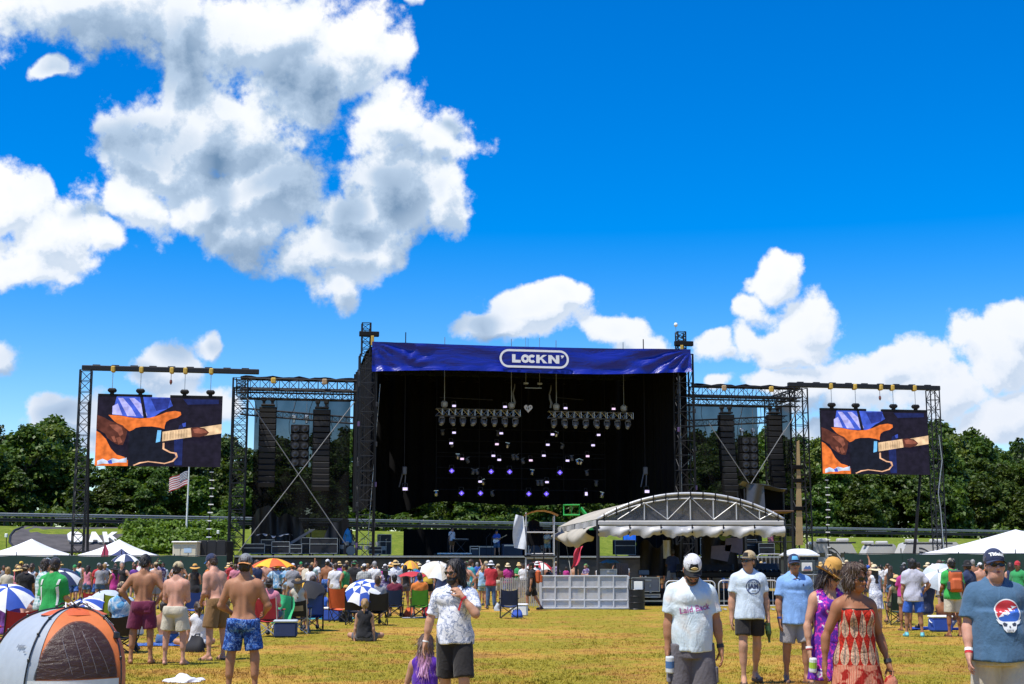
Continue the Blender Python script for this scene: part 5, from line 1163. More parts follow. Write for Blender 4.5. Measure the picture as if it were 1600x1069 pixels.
def skin(tone):
 if tone in SKINS:return SKINS[tone]
 c={'fair':(.50,.29,.205),'light':(.46,.245,.15),'tan':(.36,.17,.09),'bronze':(.30,.125,.058),'brown':(.12,.055,.03),'pink':(.53,.275,.19)}[tone]
 m,t,b=base_mat('skin_'+tone,.58);v=objvec(t);n=tnoise(t,v,9,4)
 col=ramp(t,n,[(.3,tuple(x*.84 for x in c)),(.5,c),(.75,(c[0]*1.08,c[1]*1.02,c[2]*1.0))]);lk(t,col,b.inputs['Base Color'])
 b.inputs['Specular IOR Level'].default_value=.32;b.inputs['Subsurface Weight'].default_value=.08;b.inputs['Subsurface Radius'].default_value=(.012,.005,.003);b.inputs['Subsurface Scale'].default_value=.5
 bp=nd(t,'ShaderNodeBump');bp.inputs['Strength'].default_value=.15;bp.inputs['Distance'].default_value=.004;lk(t,tnoise(t,v,70,3),bp.inputs['Height']);lk(t,bp.outputs[0],b.inputs['Normal'])
 SKINS[tone]=m;return m
LIP=M('lip',(.30,.09,.075),.4,var=.05);EYEW=M('eye_white',(.7,.68,.65),.2,var=0);EYED=M('eye_dark',(.02,.014,.01),.15,var=0)
def cloth(name,col,var=.10,bump=.35,rough=.85,bscale=45):return M('cloth_'+name,col,rough,var=var,vscale=7,bump=bump,bscale=bscale,fold=True,sheen=.15,spec=.25)
HAIRC={'black':(.010,.008,.007),'dark':(.028,.016,.010),'brown':(.06,.032,.016),'auburn':(.11,.040,.018),'blond':(.34,.20,.075),'grey':(.30,.29,.28),'white':(.6,.58,.55)}
def hair_mat(c):
 n='hair_'+c
 if n in _mats:return _mats[n]
 m,t,b=base_mat(n,.5);v=objvec(t,(1,1,.12));k=tnoise(t,v,60,4,.7);col=HAIRC[c]
 lk(t,ramp(t,k,[(.3,tuple(x*.55 for x in col)),(.6,col),(.8,tuple(min(1,x*1.7)for x in col))]),b.inputs['Base Color'])
 bp=nd(t,'ShaderNodeBump');bp.inputs['Strength'].default_value=.7;bp.inputs['Distance'].default_value=.01;lk(t,k,bp.inputs['Height']);lk(t,bp.outputs[0],b.inputs['Normal']);return m
class Fig:
 """One person. Own frame: faces -Y, their right hand at -X, ground at z=0."""
 def __init__(s,label,loc,face=0.0,H=1.75,tone='light',h=.014,sex='m',fat=0.0,lean=(0,0),twist=0,head=(0,0,0),armL=None,armR=None,legL=None,legR=None,pel=None,spread=1.0,curlL=.5,curlR=.5,group=None,muscle=.5,feet='bare',palmL=None,palmR=None,seat=False,toeL=None,toeR=None,bare_torso=True):
  s.h=h;k=H/1.75;s.k=k;s.sex=sex;s.fat=fat;s.tone=tone
  s.t=thing('person',label,'person',loc,face,group)
  o=lambda side,d:np.array([side*d[0],-d[1],d[2]],np.float32)
  st_leg=((.06,.0,-1),(.03,-.03,-1))
  legL=legL or st_leg;legR=legR or st_leg;armL=armL or((.16,.0,-1),(.10,.12,-1));armR=armR or((.16,.0,-1),(.10,.12,-1))
  nz=lambda v:v/np.linalg.norm(v)
  TH,SH,UA,FA=.425*k,.415*k,.285*k,.245*k
  s.hipw=(.088 if sex=='m' else .092)*k
  # legs first (pelvis height from the lower foot)
  dl=[(nz(o(1,legL[0])),nz(o(1,legL[1]))),(nz(o(-1,legR[0])),nz(o(-1,legR[1])))]
  low=min(d[0][2]*TH+d[1][2]*SH for d in dl)
  pz=(.085*k-low+.02*k)if pel is None else pel
  s.P=np.array([0,0,pz],np.float32)
  T=Rz(twist)@Rx(lean[0])@Ry(lean[1]);s.T=T
  tp=lambda x,f,z:s.P+T@(np.array([x,-f,z],np.float32)*k);s.tp=tp
  Hd=T@Rz(head[0])@Rx(head[1])@Ry(head[2]);s.Hd=Hd;hb=tp(0,.02,.605);s.hb=hb;hs=k*.97
  hp=lambda x,f,z:hb+Hd@(np.array([x,-f,z],np.float32)*hs);s.hp=hp;s.hs=hs
  b=[];f1=1+fat
  # torso
  sw=(.150 if sex=='m' else .128)
  ht=lambda c,r,kk=.05,op='u',Rm=None:ell(tp(*c),vv(r)*k,T if Rm is None else T@Rm,kk*k,op)
  s.torso=[ht((0,0,.02),((.158 if sex=='m' else .165)*(1+fat*.4),.112*f1,.12)),ht((.075,-.05,-.03),(.092,.088,.10)),ht((-.075,-.05,-.03),(.092,.088,.10)),ht((0,.005,.17),((.138 if sex=='m' else .118)*f1,.098*f1,.15)),ht((0,0,.36),((.160 if sex=='m' else .138)*(1+fat*.45),.112*(1+fat*.5),.165)),cap(tp(-sw,-.012,.458),tp(sw,-.012,.458),.053*k,k=.06*k),cap(tp(0,-.02,.56),tp(.125,-.02,.468),.046*k,.040*k,k=.05*k),cap(tp(0,-.02,.56),tp(-.125,-.02,.468),.046*k,.040*k,k=.05*k)]
  if fat>.05:s.torso.append(ht((0,.03+.14*fat,.12),(.13+.06*fat,.09+.10*fat,.13+.03*fat)))
  if sex=='m':
   for q in(-1,1):s.torso+=[ht((q*.072,.072,.395),(.080,.040+.01*muscle,.062)),ht((q*.115,-.035,.35),(.052+.012*muscle,.066,.14))]
   if h<.017 and bare_torso:
    for q in(-1,1):s.torso+=[ht((q*.082,-.080,.40),(.058,.030,.085),.05,'u',Ry(q*.25)),ht((q*.035,-.083,.16),(.026,.026,.14),.05)]
    s.torso+=[Prim('cap',.030*k,'s',a=tp(0,-.129,.06),b=tp(0,-.146,.40),ra=.013*k,rb=.011*k),Prim('cap',.02*k,'s',a=tp(0,.125,.25),b=tp(0,.128,.42),ra=.010*k,rb=.010*k)]
  else:
   for q in(-1,1):s.torso.append(ht((q*.068,.085,.365),(.066,.062,.066),.035))
  b+=s.torso
  # neck and head
  b.append(cap(tp(0,-.012,.51),hp(0,-.005,.03),.058*k*(1 if sex=='m' else .84)*(1+fat*.3),.051*k*(1 if sex=='m' else .86)*(1+fat*.3),k=.035*k))
  hh=lambda c,r,kk=.03,op='u',Rm=None:ell(hp(*c),vv(r)*hs,Hd if Rm is None else Hd@Rm,kk*hs,op)
  jw=1+fat*.35
  s.skull=[hh((0,-.012,.128),(.077,.098,.092)),hh((0,.034,.065),(.062*jw,.060,.082)),hh((0,.058,-.002),(.040*jw,.036,.032),.04)]
  hd=list(s.skull)
  if fat>.15:hd.append(hh((0,.035,-.03),(.055,.05,.035)))
  hc=lambda a,c,ra,rb=None,kk=.015,op='u':cap(hp(*a),hp(*c),ra*hs,(ra if rb is None else rb)*hs,kk*hs,op)
  hd+=[hc((0,.088,.090),(0,.113,.047),.0085,.0135,.012),hc((-.012,.098,.044),(.012,.098,.044),.0095,.0095,.01),hc((-.034,.078,.098),(.034,.078,.098),.013,.013,.02),hh((.045,.062,.055),(.024,.022,.02),.02),hh((-.045,.062,.055),(.024,.022,.02),.02),hh((.077,-.008,.066),(.012,.020,.032),.008),hh((-.077,-.008,.066),(.012,.020,.032),.008),hh((.030,.098,.077),(.017,.013,.010),.012,'s'),hh((-.030,.098,.077),(.017,.013,.010),.012,'s'),hc((-.02,.090,.015),(.02,.090,.015),.0085,.0085,.01),hc((-.022,.103,.0155),(.022,.103,.0155),.0022,.0022,.006,'s')]
  b+=hd;s.headprims=hd
  # arms
  s.arm={}
  for sd_,A,curl,palm in((1,armL,curlL,palmL),(-1,armR,curlR,palmR)):
   sh=tp(sd_*(sw+.026),-.012,.447);u=nz(T@o(sd_,A[0]));f=nz(T@o(sd_,A[1]));e=sh+u*UA;w=e+f*FA
   mb=1+.18*(muscle-.5)+fat*.35-(.16 if sex=='f' else 0)
   b+=[cap(sh,e,.050*k*mb,.038*k*mb,k=.05*k),ell(sh+u*.03*k,vv((.056,.056,.068))*k*mb,rot_to(u),.04*k),cap(sh+u*UA*.35,sh+u*UA*.7,.046*k*mb,.043*k*mb,k=.03*k),cap(e,w,.038*k*mb,.0255*k*mb,k=.03*k),cap(e+f*FA*.12,e+f*FA*.42,.042*k*mb,.038*k*mb,k=.03*k)]
   s.arm[sd_]=dict(sh=sh,e=e,w=w,u=u,f=f,r=.05*k*mb)
   # hand: palm, four fingers in three joints, thumb
   pn=T@o(sd_,palm)if palm is not None else np.cross(f,np.array([0,-1,0]))*(-sd_)
   if palm is None:pn=T@np.array([-sd_*1.0,0,0],np.float32)
   pn=pn-f*(pn@f);pn=nz(pn);si=np.cross(f,pn)*sd_
   q=k*(1.0 if sex=='m' else .9)
   pc=w+f*.048*q
   Rm=np.stack([si,pn,f],1).astype(np.float32)
   b.append(ell(pc,vv((.040,.0155,.054))*q,Rm,.012*q));b.append(cap(w-f*.01,w+f*.03*q,.024*q,.022*q,k=.02*q))
   for j,(sx,L)in enumerate(((.030,.074),(.010,.082),(-.011,.076),(-.030,.060))):
    p=w+f*(.088-abs(j-1)*.004)*q+si*sx*q;ang=curl*.55;dv=f
    for seg,l in enumerate((.46,.31,.25)):
     a_=ang*(seg+.8)*(1+.10*j);dv=nz(f*math.cos(a_)+pn*math.sin(a_)+si*sx*1.2*(1-curl*.6));p2=p+dv*L*l*q
     b.append(cap(p,p2,.0092*q*(1-seg*.08),.0085*q*(1-seg*.1),k=.004*q));p=p2
   p=w+f*.022*q+si*.030*q;d1=nz(f*.72+si*.62+pn*(.3+.35*curl));p2=p+d1*.045*q;d2=nz(f*.85+si*(.30-.4*curl)+pn*(.3+.5*curl));p3=p2+d2*.048*q
   b+=[cap(p,p2,.0135*q,.011*q,k=.012*q),cap(p2,p3,.0105*q,.009*q,k=.005*q)]
   s.arm[sd_].update(hc=w+f*.085*q+pn*.02*q,pn=pn,si=si)
   # legs and feet
  s.leg={}
  for sd_,(t_,c_),L_,toe in((1,dl[0],legL,toeL),(-1,dl[1],legR,toeR)):
   hp0=s.P+np.array([sd_*s.hipw,0,-.02*k],np.float32);kn=hp0+t_*TH;an=kn+c_*SH;tf=1+fat*.35+(.06 if sex=='f' else 0)
   fr=np.cross(np.array([1,0,0],np.float32),t_);back=nz(np.array([0,1,0],np.float32)-c_*c_[1])
   b+=[cap(hp0+t_*.01,kn,.084*k*tf,.050*k*tf,k=.05*k),cap(kn-t_*.02,kn+c_*.03,.051*k*tf,.048*k,k=.03*k),cap(kn,an,.046*k*tf,.031*k,k=.03*k),cap(kn+c_*.06*k+back*.012*k,kn+c_*.20*k+back*.014*k,.046*k*tf,.042*k*tf,k=.04*k)]
   # foot points forward, flat when the shin is upright
   if toe is None:
    tn=np.array([sd_*.22,-1,0],np.float32)
    if c_[2]>-.5:tn=nz(np.array([sd_*.3,-.5,0],np.float32)+c_*.2)
   else:tn=o(sd_,toe)
   tn=nz(tn);heel=an-tn*.045*k+np.array([0,0,-.052*k]);ball=an+tn*.125*k+np.array([0,0,-.062*k]);tip=an+tn*.175*k+np.array([0,0,-.068*k])
   b+=[cap(heel,ball,.031*k,.030*k,k=.02*k),cap(an,an+tn*.07*k+np.array([0,0,-.04*k]),.034*k,.036*k,k=.03*k),cap(ball,tip,.031*k,.019*k,k=.02*k)]
   s.leg[sd_]=dict(h=hp0,kn=kn,an=an,t=t_,c=c_,r=.084*k*tf,heel=heel,ball=ball,tip=tip,tn=tn)
  s.body=b;s.body_done=False
 def hair_prims(s):return s.skull
 def put(s,name,V,Q,mat,parent=None,label=None,smooth=True):
  o=link(name,np_mesh(name,V,Q,mat,smooth),parent or s.t,None,label);return o
 def build_body(s):
  h=s.h;fine=[]
  l=s.hp(0,.02,.09);r=.15*s.hs;fine.append((l-r,l+r,h*.5))
  for sd_ in(1,-1):
   w=s.arm[sd_]['w']+s.arm[sd_]['f']*.085*s.k;r=.115*s.k;fine.append((w-r,w+r,max(.0045,h*.42)))
  V,Q=mesh_field(s.body,h,None,fine);s.bodyobj=s.put('body',V,Q,skin(s.tone));return s.bodyobj
 def strands(s,amp,seed):
  ph=seed*1.7;c=s.hb
  def f(D,X,Y,Z):
   a=np.arctan2(X-c[0],Y-c[1]);return D+(amp*(np.sin(a*23+ph+6*np.sin(Z*9+ph))*.5+np.sin(a*41+11*np.sin(Z*7))*.3+np.sin(X*60+ph)*np.sin(Z*38)*.5)).astype(np.float32)
  return f
 def wrinkle(s,amp,seed=0,kz=1.0):
  r=np.random.RandomState(seed);W=[(np.array([q*r.uniform(5,11),q*r.uniform(3,8),r.uniform(9,17)*kz]),r.rand()*6.28,1.0)for q in(1,-1,1,-1)]+[(np.array([q*r.uniform(12,26),r.uniform(-14,14),r.uniform(6,22)*kz]),r.rand()*6.28,.45)for q in(1,-1,1,-1)]
  def f(D,X,Y,Z):
   n=0
   for i,(k,p,a)in enumerate(W):
    w=np.sin(k[0]*X+k[1]*Y+k[2]*Z+p+1.3*np.sin(X*9+Z*7+p));n=n+a*(.6*w if i%2 else 1.5*(.35-np.abs(w)**1.5)*(.55+.45*np.sin(5*Z+4*X+p)))
   return D+n.astype(np.float32)*(amp*.52)
  return f
 def infl(s,prims,d,scale=1.0):
  out=[]
  for p in prims:
   if p.op!='u':continue
   q=dict(p.p)
   if p.kind=='cap':q['ra']=q['ra']+d;q['rb']=q['rb']+d
   else:q['r']=q['r']+d
   out.append(Prim(p.kind,max(p.k,.03),'u',**q))
  return out
 def shirt(s,mat,hem=-.07,sleeve=.62,loose=.016,flare=.03,neck=.072,vneck=0,kind='tee',name='shirt',seed=1,wr=.006,label=None,top=None):
  k=s.k;pr=s.infl(s.torso,loose)
  fx,fy=(1+s.fat*.5),(1+s.fat*.8);c=(.3+hem)/2;hz=(.3-hem)/2
  pr.append(Prim('cone',.05*k,'u',c=vv(s.tp(0,.012+.07*s.fat,c)),r=vv((.24,.24,hz))*k,R=s.T.astype(np.float32),r0=((.152+flare+loose)*k*fx,(.122+flare*.8+loose)*k*fy),r1=((.150+loose)*k*fx,(.112+loose)*k*fy),ripple=.035,nrip=7))
  pr[-1].p['r'][:2]=.32*k
  if kind in('tee','polo','long'):
   for sd_ in(1,-1):
    a=s.arm[sd_];L=np.linalg.norm(a['e']-a['sh'])
    pr.append(ell(a['sh']+a['u']*.03*k,vv((.056,.056,.068))*(a['r']/.05)+loose*.75,rot_to(a['u']),.04*k))
    if kind=='long':
     pr+=[cap(a['sh'],a['e'],a['r']+.012+loose,a['r']+loose,k=.05*k),cap(a['e'],a['e']+(a['w']-a['e'])*.93,a['r']+loose,a['r']*.7+loose,k=.02*k,cutb=.0)]
    else:
     pr.append(cap(a['sh']-a['u']*.01,a['sh']+a['u']*L*sleeve,a['r']-.003+loose*.6,a['r']+.006+loose*.95,k=.035*k,cutb=.0))
  cuts=[Prim('cap',.01,'s',a=vv(s.tp(0,-.035,.60)),b=vv(s.tp(0,.06+vneck*.6,.555-vneck)),ra=neck*k,rb=neck*k*.72)]
  cuts.append(Prim('box',.004,'s',c=vv(s.tp(0,0,hem-.5)),r=vv((.6,.6,.5))*k,R=s.T.astype(np.float32),e=.001))
  if kind=='tank':
   for sd_ in(1,-1):cuts.append(Prim('cap',.012,'s',a=vv(s.tp(sd_*.215,0,.60)),b=vv(s.tp(sd_*.205,0,.37)),ra=.078*k,rb=.06*k))
  if kind=='strapless':cuts.append(Prim('box',.004,'s',c=vv(s.tp(0,0,(top or .43)+.5)),r=vv((.6,.6,.5))*k,R=s.T.astype(np.float32),e=.001))
  V,Q=mesh_field(pr+cuts,s.h,s.wrinkle(wr,seed));s.shirtobj=s.put(name,V,Q,mat,label=label);return s.shirtobj
 def bottoms(s,mat,length=.88,loose=.022,waist=.10,name='shorts',flare=.012,seed=2,wr=.006,shin=None,label=None):
  k=s.k;pr=s.infl(s.torso[:3],loose*.7);pr.append(Prim('cone',.04*k,'u',c=vv(s.tp(0,.005,waist-.06)),r=vv((.30,.30,.06))*k,R=s.T.astype(np.float32),r0=(.170*k*(1+s.fat*.4)+loose*.6,.120*k*(1+s.fat)+loose*.6),r1=(.158*k*(1+s.fat*.45)+loose*.6,.112*k*(1+s.fat)+loose*.6)))
  for sd_ in(1,-1):
   g=s.leg[sd_];L=np.linalg.norm(g['kn']-g['h'])
   if shin:pr+=[cap(g['h'],g['kn'],g['r']+loose,g['r']*.66+loose,k=.05*k),cap(g['kn'],g['kn']+(g['an']-g['kn'])*shin,g['r']*.66+loose,g['r']*.48+loose,k=.03*k,cutb=.0)]
   else:pr.append(cap(g['h'],g['h']+g['t']*L*length,g['r']+loose,g['r']*(.80 if length>.6 else .92)+loose+flare,k=.012*k,cutb=.0))
  cuts=[Prim('box',.004,'s',c=vv(s.tp(0,0,waist+.3)),r=vv((.5,.5,.3))*k,R=s.T.astype(np.float32),e=.001)]
  V,Q=mesh_field(pr+cuts,s.h,s.wrinkle(wr,seed,.5));s.botobj=s.put(name,V,Q,mat,label=label);return s.botobj
 def skirt(s,mat,z0,z1=.16,r0=(.26,.22),r1=(.15,.12),name='skirt',seed=3,ripple=.08,nrip=11,wr=.004):
  """hanging tube from height z1 (torso units) down to z0"""
  k=s.k;c=(z0+z1)/2;pr=[Prim('cone',.02,'u',c=vv(s.tp(0,0,c)),r=vv((r0[0]*1.2,r0[0]*1.2,(z1-z0)/2))*k,R=s.T.astype(np.float32),r0=(r0[0]*k,r0[1]*k),r1=(r1[0]*k,r1[1]*k),ripple=ripple,nrip=nrip)]+s.infl(s.torso[:3],.012)
  V,Q=mesh_field(pr,s.h,s.wrinkle(wr,seed,.4));return s.put(name,V,Q,mat)
 def shoes(s,mat,kind='shoe',name=None):
  k=s.k
  for sd_ in(1,-1):
   g=s.leg[sd_];up=np.array([0,0,1],np.float32)
   if kind=='shoe':pr=[cap(g['heel'],g['ball'],.039*k,.040*k,k=.02),cap(g['ball'],g['tip']+g['tn']*.006,.040*k,.029*k,k=.02),cap(g['an']-up*.03*k,g['an']+up*.02*k,.044*k,.043*k,k=.03,cutb=0.)]
   else:pr=[cap(g['heel']-up*.026*k,g['ball']-up*.022*k,.034*k,.038*k,k=.01),cap(g['ball']-up*.022*k,g['tip']-up*.012*k,.038*k,.030*k,k=.01),cap(g['ball']+np.array([-.035,0,.012])*k,g['ball']+np.array([.035,0,.012])*k,.014*k,k=.01)]
   hh=min(.009,s.h*.7)
   if kind!='shoe':pr.append(Prim('box',.004,'s',c=vv(g['ball']+up*.10*k),r=vv((.3,.3,.073))*k,R=I3,e=.001));pr.append(cap(g['ball']+np.array([-.034,0,.006])*k,g['ball']+np.array([.034,0,.006])*k,.017*k,k=.004))
   V,Q=mesh_field(pr,hh);s.put(name or('shoe' if kind=='shoe' else 'sandal'),V,Q,mat)
 def hair(s,color,style='short',mat=None,seed=0):
  hs=s.hs;m=mat or hair_mat(color);d=.013 if style in('short','crop')else .015
  if style=='crop':d=.007
  H=lambda c,r,kk=.02,op='u':ell(s.hp(*c),vv(r)*hs,s.Hd,kk*hs,op)
  pr=[H((0,-.016,.128),(.077+d,.098+d,.092+d)),H((0,-.055,.06),(.066+d*.6,.055+d,.07))]
  if style=='bob':pr+=[H((.068,-.01,.05),(.032,.062,.085)),H((-.068,-.01,.05),(.032,.062,.085)),H((0,-.06,.03),(.078,.052,.09)),H((.03,.055,.175),(.055,.045,.035)),H((-.045,.05,.165),(.035,.045,.04))]
  if style=='long':pr+=[cap(s.hp(0,-.055,.06),s.hp(0,-.085,-.28),.085*hs,.075*hs,k=.04),cap(s.hp(.05,-.03,.05),s.hp(.075,-.05,-.25),.045*hs,.040*hs,k=.04),cap(s.hp(-.05,-.03,.05),s.hp(-.075,-.05,-.25),.045*hs,.040*hs,k=.04)]
  if style=='shoulder':pr+=[cap(s.hp(0,-.055,.06),s.hp(0,-.075,-.09),.082*hs,.070*hs,k=.04),cap(s.hp(.055,-.03,.06),s.hp(.07,-.045,-.085),.040*hs,.040*hs,k=.04),cap(s.hp(-.055,-.03,.06),s.hp(-.07,-.045,-.085),.040*hs,.040*hs,k=.04)]
  if style=='ponytail':pr+=[cap(s.hp(0,-.10,.14),s.hp(0,-.14,.09),.030*hs,.034*hs,k=.02),cap(s.hp(0,-.14,.09),s.hp(0,-.125,-.10),.036*hs,.014*hs,k=.02)]
  if style=='bun':pr+=[H((0,-.09,.20),(.042,.042,.038))]
  cut=[H((0,.092,.062),(.066,.080,.106),.010,'s'),H((0,.03,-.05),(.09,.05,.06),.01,'s')]
  if style in('short','crop'):cut+=[H((.08,.005,.03),(.03,.05,.055),.01,'s'),H((-.08,.005,.03),(.03,.05,.055),.01,'s')]
  wr=s.strands(.009,seed+1)
  hp=np.stack([s.Hd[:,0],s.Hd[:,1],s.Hd[:,2]],1)
  V,Q=mesh_field(pr+cut,max(.006,s.h*.55),wr);o=s.put('hair',V,Q,m)
  if s.h<.0165:
   r=np.random.RandomState(seed+5);n={'crop':90,'short':260}.get(style,420);L={'crop':.018,'short':.030,'bob':.045}.get(style,.085);i=r.choice(len(V),n);c=s.hp(0,-.01,.09);p=V[i];out=p-c;out[:,2]*=.3;out/=np.linalg.norm(out,axis=1,keepdims=True)+1e-6
   dn=np.array([0,0,-1.0])+out*.35+r.randn(n,3)*.28;dn/=np.linalg.norm(dn,axis=1,keepdims=True);sd_=np.cross(dn,out);sd_/=np.linalg.norm(sd_,axis=1,keepdims=True)+1e-6;ll=(L*(.5+r.rand(n)))[:,None]*hs;w=.0042*hs;q=p+out*.003
   VV=np.stack([q-sd_*w,q+sd_*w,q+dn*ll*.6+out*.007+sd_*w*.7,q+dn*ll+out*(.004+.007*r.rand(n)[:,None])],1).reshape(-1,3)
   k=link('hair_locks',np_mesh('hair_locks',VV,np.arange(4*n).reshape(-1,4),m),o,'stuff')
  return o
 def beard(s,color,big=1.0):
  hs=s.hs;H=lambda c,r,kk=.02,op='u':ell(s.hp(*c),vv(r)*hs,s.Hd,kk*hs,op)
  pr=[H((0,.058,-.006),(.050*big,.046*big,.046*big)),cap(s.hp(.062,.02,.05),s.hp(.035,.07,-.005),.018*hs,.02*hs,k=.02),cap(s.hp(-.062,.02,.05),s.hp(-.035,.07,-.005),.018*hs,.02*hs,k=.02),cap(s.hp(-.024,.098,.030),s.hp(.024,.098,.030),.0085*hs,k=.01)]
  cut=[Prim('cap',.004,'s',a=vv(s.hp(-.018,.112,.014)),b=vv(s.hp(.018,.112,.014)),ra=.006*hs,rb=.006*hs)]
  V,Q=mesh_field(pr+cut,max(.006,s.h*.5),s.wrinkle(.004,3));return s.put('beard',V,Q,hair_mat(color))
 def face(s,glasses=None,lips=True,gl_mat=None):
  hs=s.hs
  mb=MB()
  if not glasses:
   for q in(-1,1):
    mb=MB();c=s.hp(q*.030,.082,.077);mb.lathe(c,[(0,-.0125),(.009,-.009),(.0125,0),(.009,.009),(0,.0125)],8);e=mb.build('eye',EYEW,s.t,local=True,smooth=True)
    mb=MB();c=s.hp(q*.030,.0955,.077);mb.lathe(c,[(0,.006),(.006,0),(0,-.006)],8);mb.build('iris',EYED,e,local=True)
    mb=MB();mb.path([s.hp(q*.014,.096,.099),s.hp(q*.032,.096,.104),s.hp(q*.046,.086,.100)],.0045,5);mb.build('eyebrow',hair_mat('dark'),s.t,local=True)
  if lips:
   mb=MB();mb.path([s.hp(-.022,.093,.0145),s.hp(0,.103,.0195),s.hp(.022,.093,.0145)],[.003,.0052,.003],5);mb.path([s.hp(-.020,.093,.012),s.hp(0,.102,.0095),s.hp(.020,.093,.012)],[.003,.0056,.003],5);mb.build('lips',LIP,s.t,local=True,smooth=True)
  if glasses:
   g=MB();w,hh=glasses;mat=gl_mat or M('sunglass_black',(.008,.008,.009),.12,var=0)
   for q in(-1,1):
    pts=[(q*(.032+w*math.cos(a)*(1 if abs(math.cos(a))<.75 else .96)),.108-.012*max(0,math.cos(a)),.078+hh*math.sin(a))for a in np.linspace(0,2*math.pi,13)[:-1]]
    off=s.Hd@np.array([0,.006,0])*hs;P=[s.hp(*p)for p in pts];g.prism(P if q>0 else P[::-1],off)
    g.path([s.hp(q*.060,.098,.083),s.hp(q*.078,.05,.083),s.hp(q*.082,-.01,.078)],.0035,5)
   g.path([s.hp(-.012,.113,.082),s.hp(.012,.113,.082)],.003,5);g.build('sunglasses',mat,s.t,local=True)
 def cap_hat(s,mat,bill=None,back=False,yaw=None,panel=None,logo=None,tilt=0.0):
  hs=s.hs;sg=-1 if back else 1
  H=lambda c,r,kk=.01,op='u':ell(s.hp(*c),vv(r)*hs,s.Hd,kk*hs,op)
  pr=[H((0,-.012,.135),(.088,.108,.100))];cut=[Prim('box',.004,'s',c=vv(s.hp(0,0,.02)),r=vv((.2,.2,.092))*hs,R=(s.Hd@Rx(.05*sg)).astype(np.float32),e=.001)]
  V,Q=mesh_field(pr+cut,max(.006,s.h*.5));o=s.put('cap',V,Q,mat)
  mb=MB();P=lambda x,f,z:Vector(s.hp(x,sg*f,z).tolist())
  def fn(a,r_):
   an=(a-.5)*R(150);e=.092+.082*r_*math.cos(an*.62)**.5;x=math.sin(an)*(.086+.004*r_);f=-.012*sg+math.cos(an)*.088+(e-.092)*1.0;return P(x*(1-.05*r_),f,.118-.014*r_-2.6*x*x*(.6+.4*r_)+.006)
  off=s.Hd@np.array([0,0,-.005]);mb.grid(fn,12,5,off);mb.build('bill',bill or mat,o,local=True,smooth=True)
  if panel:
   mb=MB();mb.grid(lambda a,b:P((a-.5)*.10*(1-.3*b),math.sqrt(max(0,1-((a-.5)*.10*(1-.3*b)/.088)**2-((.008+b*.055)/.100)**2))*.108-.012*sg+.004,.143+b*.055),8,5,s.Hd@np.array([0,.003*sg,0]));mb.build('front_panel',panel,o,local=True,smooth=True)
  if logo:
   mb=MB();c=P(0,.103,.172);d=s.Hd
   pts=[Vector((c+Vector((d@np.array([x*.034,0,z*.017])).tolist())))for x,z in((-1,0),(-.5,.7),(0,1),(.5,.7),(1,0),(.5,-.7),(0,-.8),(-.5,-.7))];mb.prism(pts,(d@np.array([0,-.006,0])).tolist());mb.build('badge',logo,o,local=True)
  return o
 def brim_hat(s,mat,r=.20,crown=.105,band=None,droop=.03,wav=.0,flat=False):
  mb=MB();hs=s.hs;P=lambda x,y,z:Vector(s.hp(x,-y,z).tolist());n=24;prof=[(r,.118-droop),(r*.8,.122),(.10,.128),(.094,.135),(.088,.16+crown*.5),(.074,.15+crown*.82),(.04,.165+crown*(.86 if flat else .9)),(.0,.165+crown*(.86 if flat else .93))]
  vs=[];fs=[]
  for(rr,z)in prof:
   for k in range(n):a=2*math.pi*k/n;q=1+.16*abs(math.sin(a))*(rr<.11);w=wav*math.cos(2*a)*(rr/r)**2;vs.append(P(rr*math.cos(a)*.93,rr*math.sin(a)*1.07+.012,z+w))
  for i in range(len(prof)-1):
   for k in range(n):fs.append((i*n+k,i*n+(k+1)%n,(i+1)*n+(k+1)%n,(i+1)*n+k))
  mb.add(vs,fs);vs2=[v+Vector((s.Hd@np.array([0,0,-.006])).tolist())for v in vs[:3*n]];mb.add(vs2,[f[::-1]for f in fs[:2*n]]);o=mb.build('hat',mat,s.t,local=True,smooth=True)
  if band:
   mb=MB();vs=[]
   for z,e in((.133,.0985),(.158,.0955)):
    for k in range(n):a=2*math.pi*k/n;vs.append(P(e*math.cos(a)*.93,e*math.sin(a)*1.07+.012,z))
   mb.add(vs,[(k,(k+1)%n,n+(k+1)%n,n+k)for k in range(n)]);mb.build('hat_band',band,o,local=True)
  return o
 def strap(s,name,sd_,q,mat,wd=.02,on='fore'):
  a=s.arm[sd_];p=a['e']+(a['w']-a['e'])*q;r=(.038+(.0255-.038)*q)*s.k*1.12;mb=MB();mb.tube(p-a['f']*wd/2,p+a['f']*wd/2,r+.004,12);return mb.build(name,mat,s.t,local=True,smooth=False)
 def backpack(s,mat,mat2,z=.30):
  k=s.k;c=lambda x,f,zz:s.tp(x,f,zz);Tm=s.T.astype(np.float32)
  pr=[Prim('box',.03,'u',c=vv(c(0,-.215,z)),r=vv((.15,.09,.24))*k,R=Tm,e=.07*k),Prim('box',.03,'u',c=vv(c(0,-.305,z-.07)),r=vv((.11,.05,.13))*k,R=Tm,e=.04*k)]
  V,Q=mesh_field(pr,max(.012,s.h),s.wrinkle(.006,4));o=s.put('backpack',V,Q,mat)
  pr=[Prim('box',.02,'u',c=vv(c(q*.155,-.21,z-.10)),r=vv((.025,.07,.10))*k,R=Tm,e=.02*k)for q in(-1,1)]+[Prim('box',.02,'u',c=vv(c(0,-.225,z+.215)),r=vv((.12,.075,.035))*k,R=Tm,e=.03*k)]
  V,Q=mesh_field(pr,max(.012,s.h));s.put('pocket',V,Q,mat2,o)
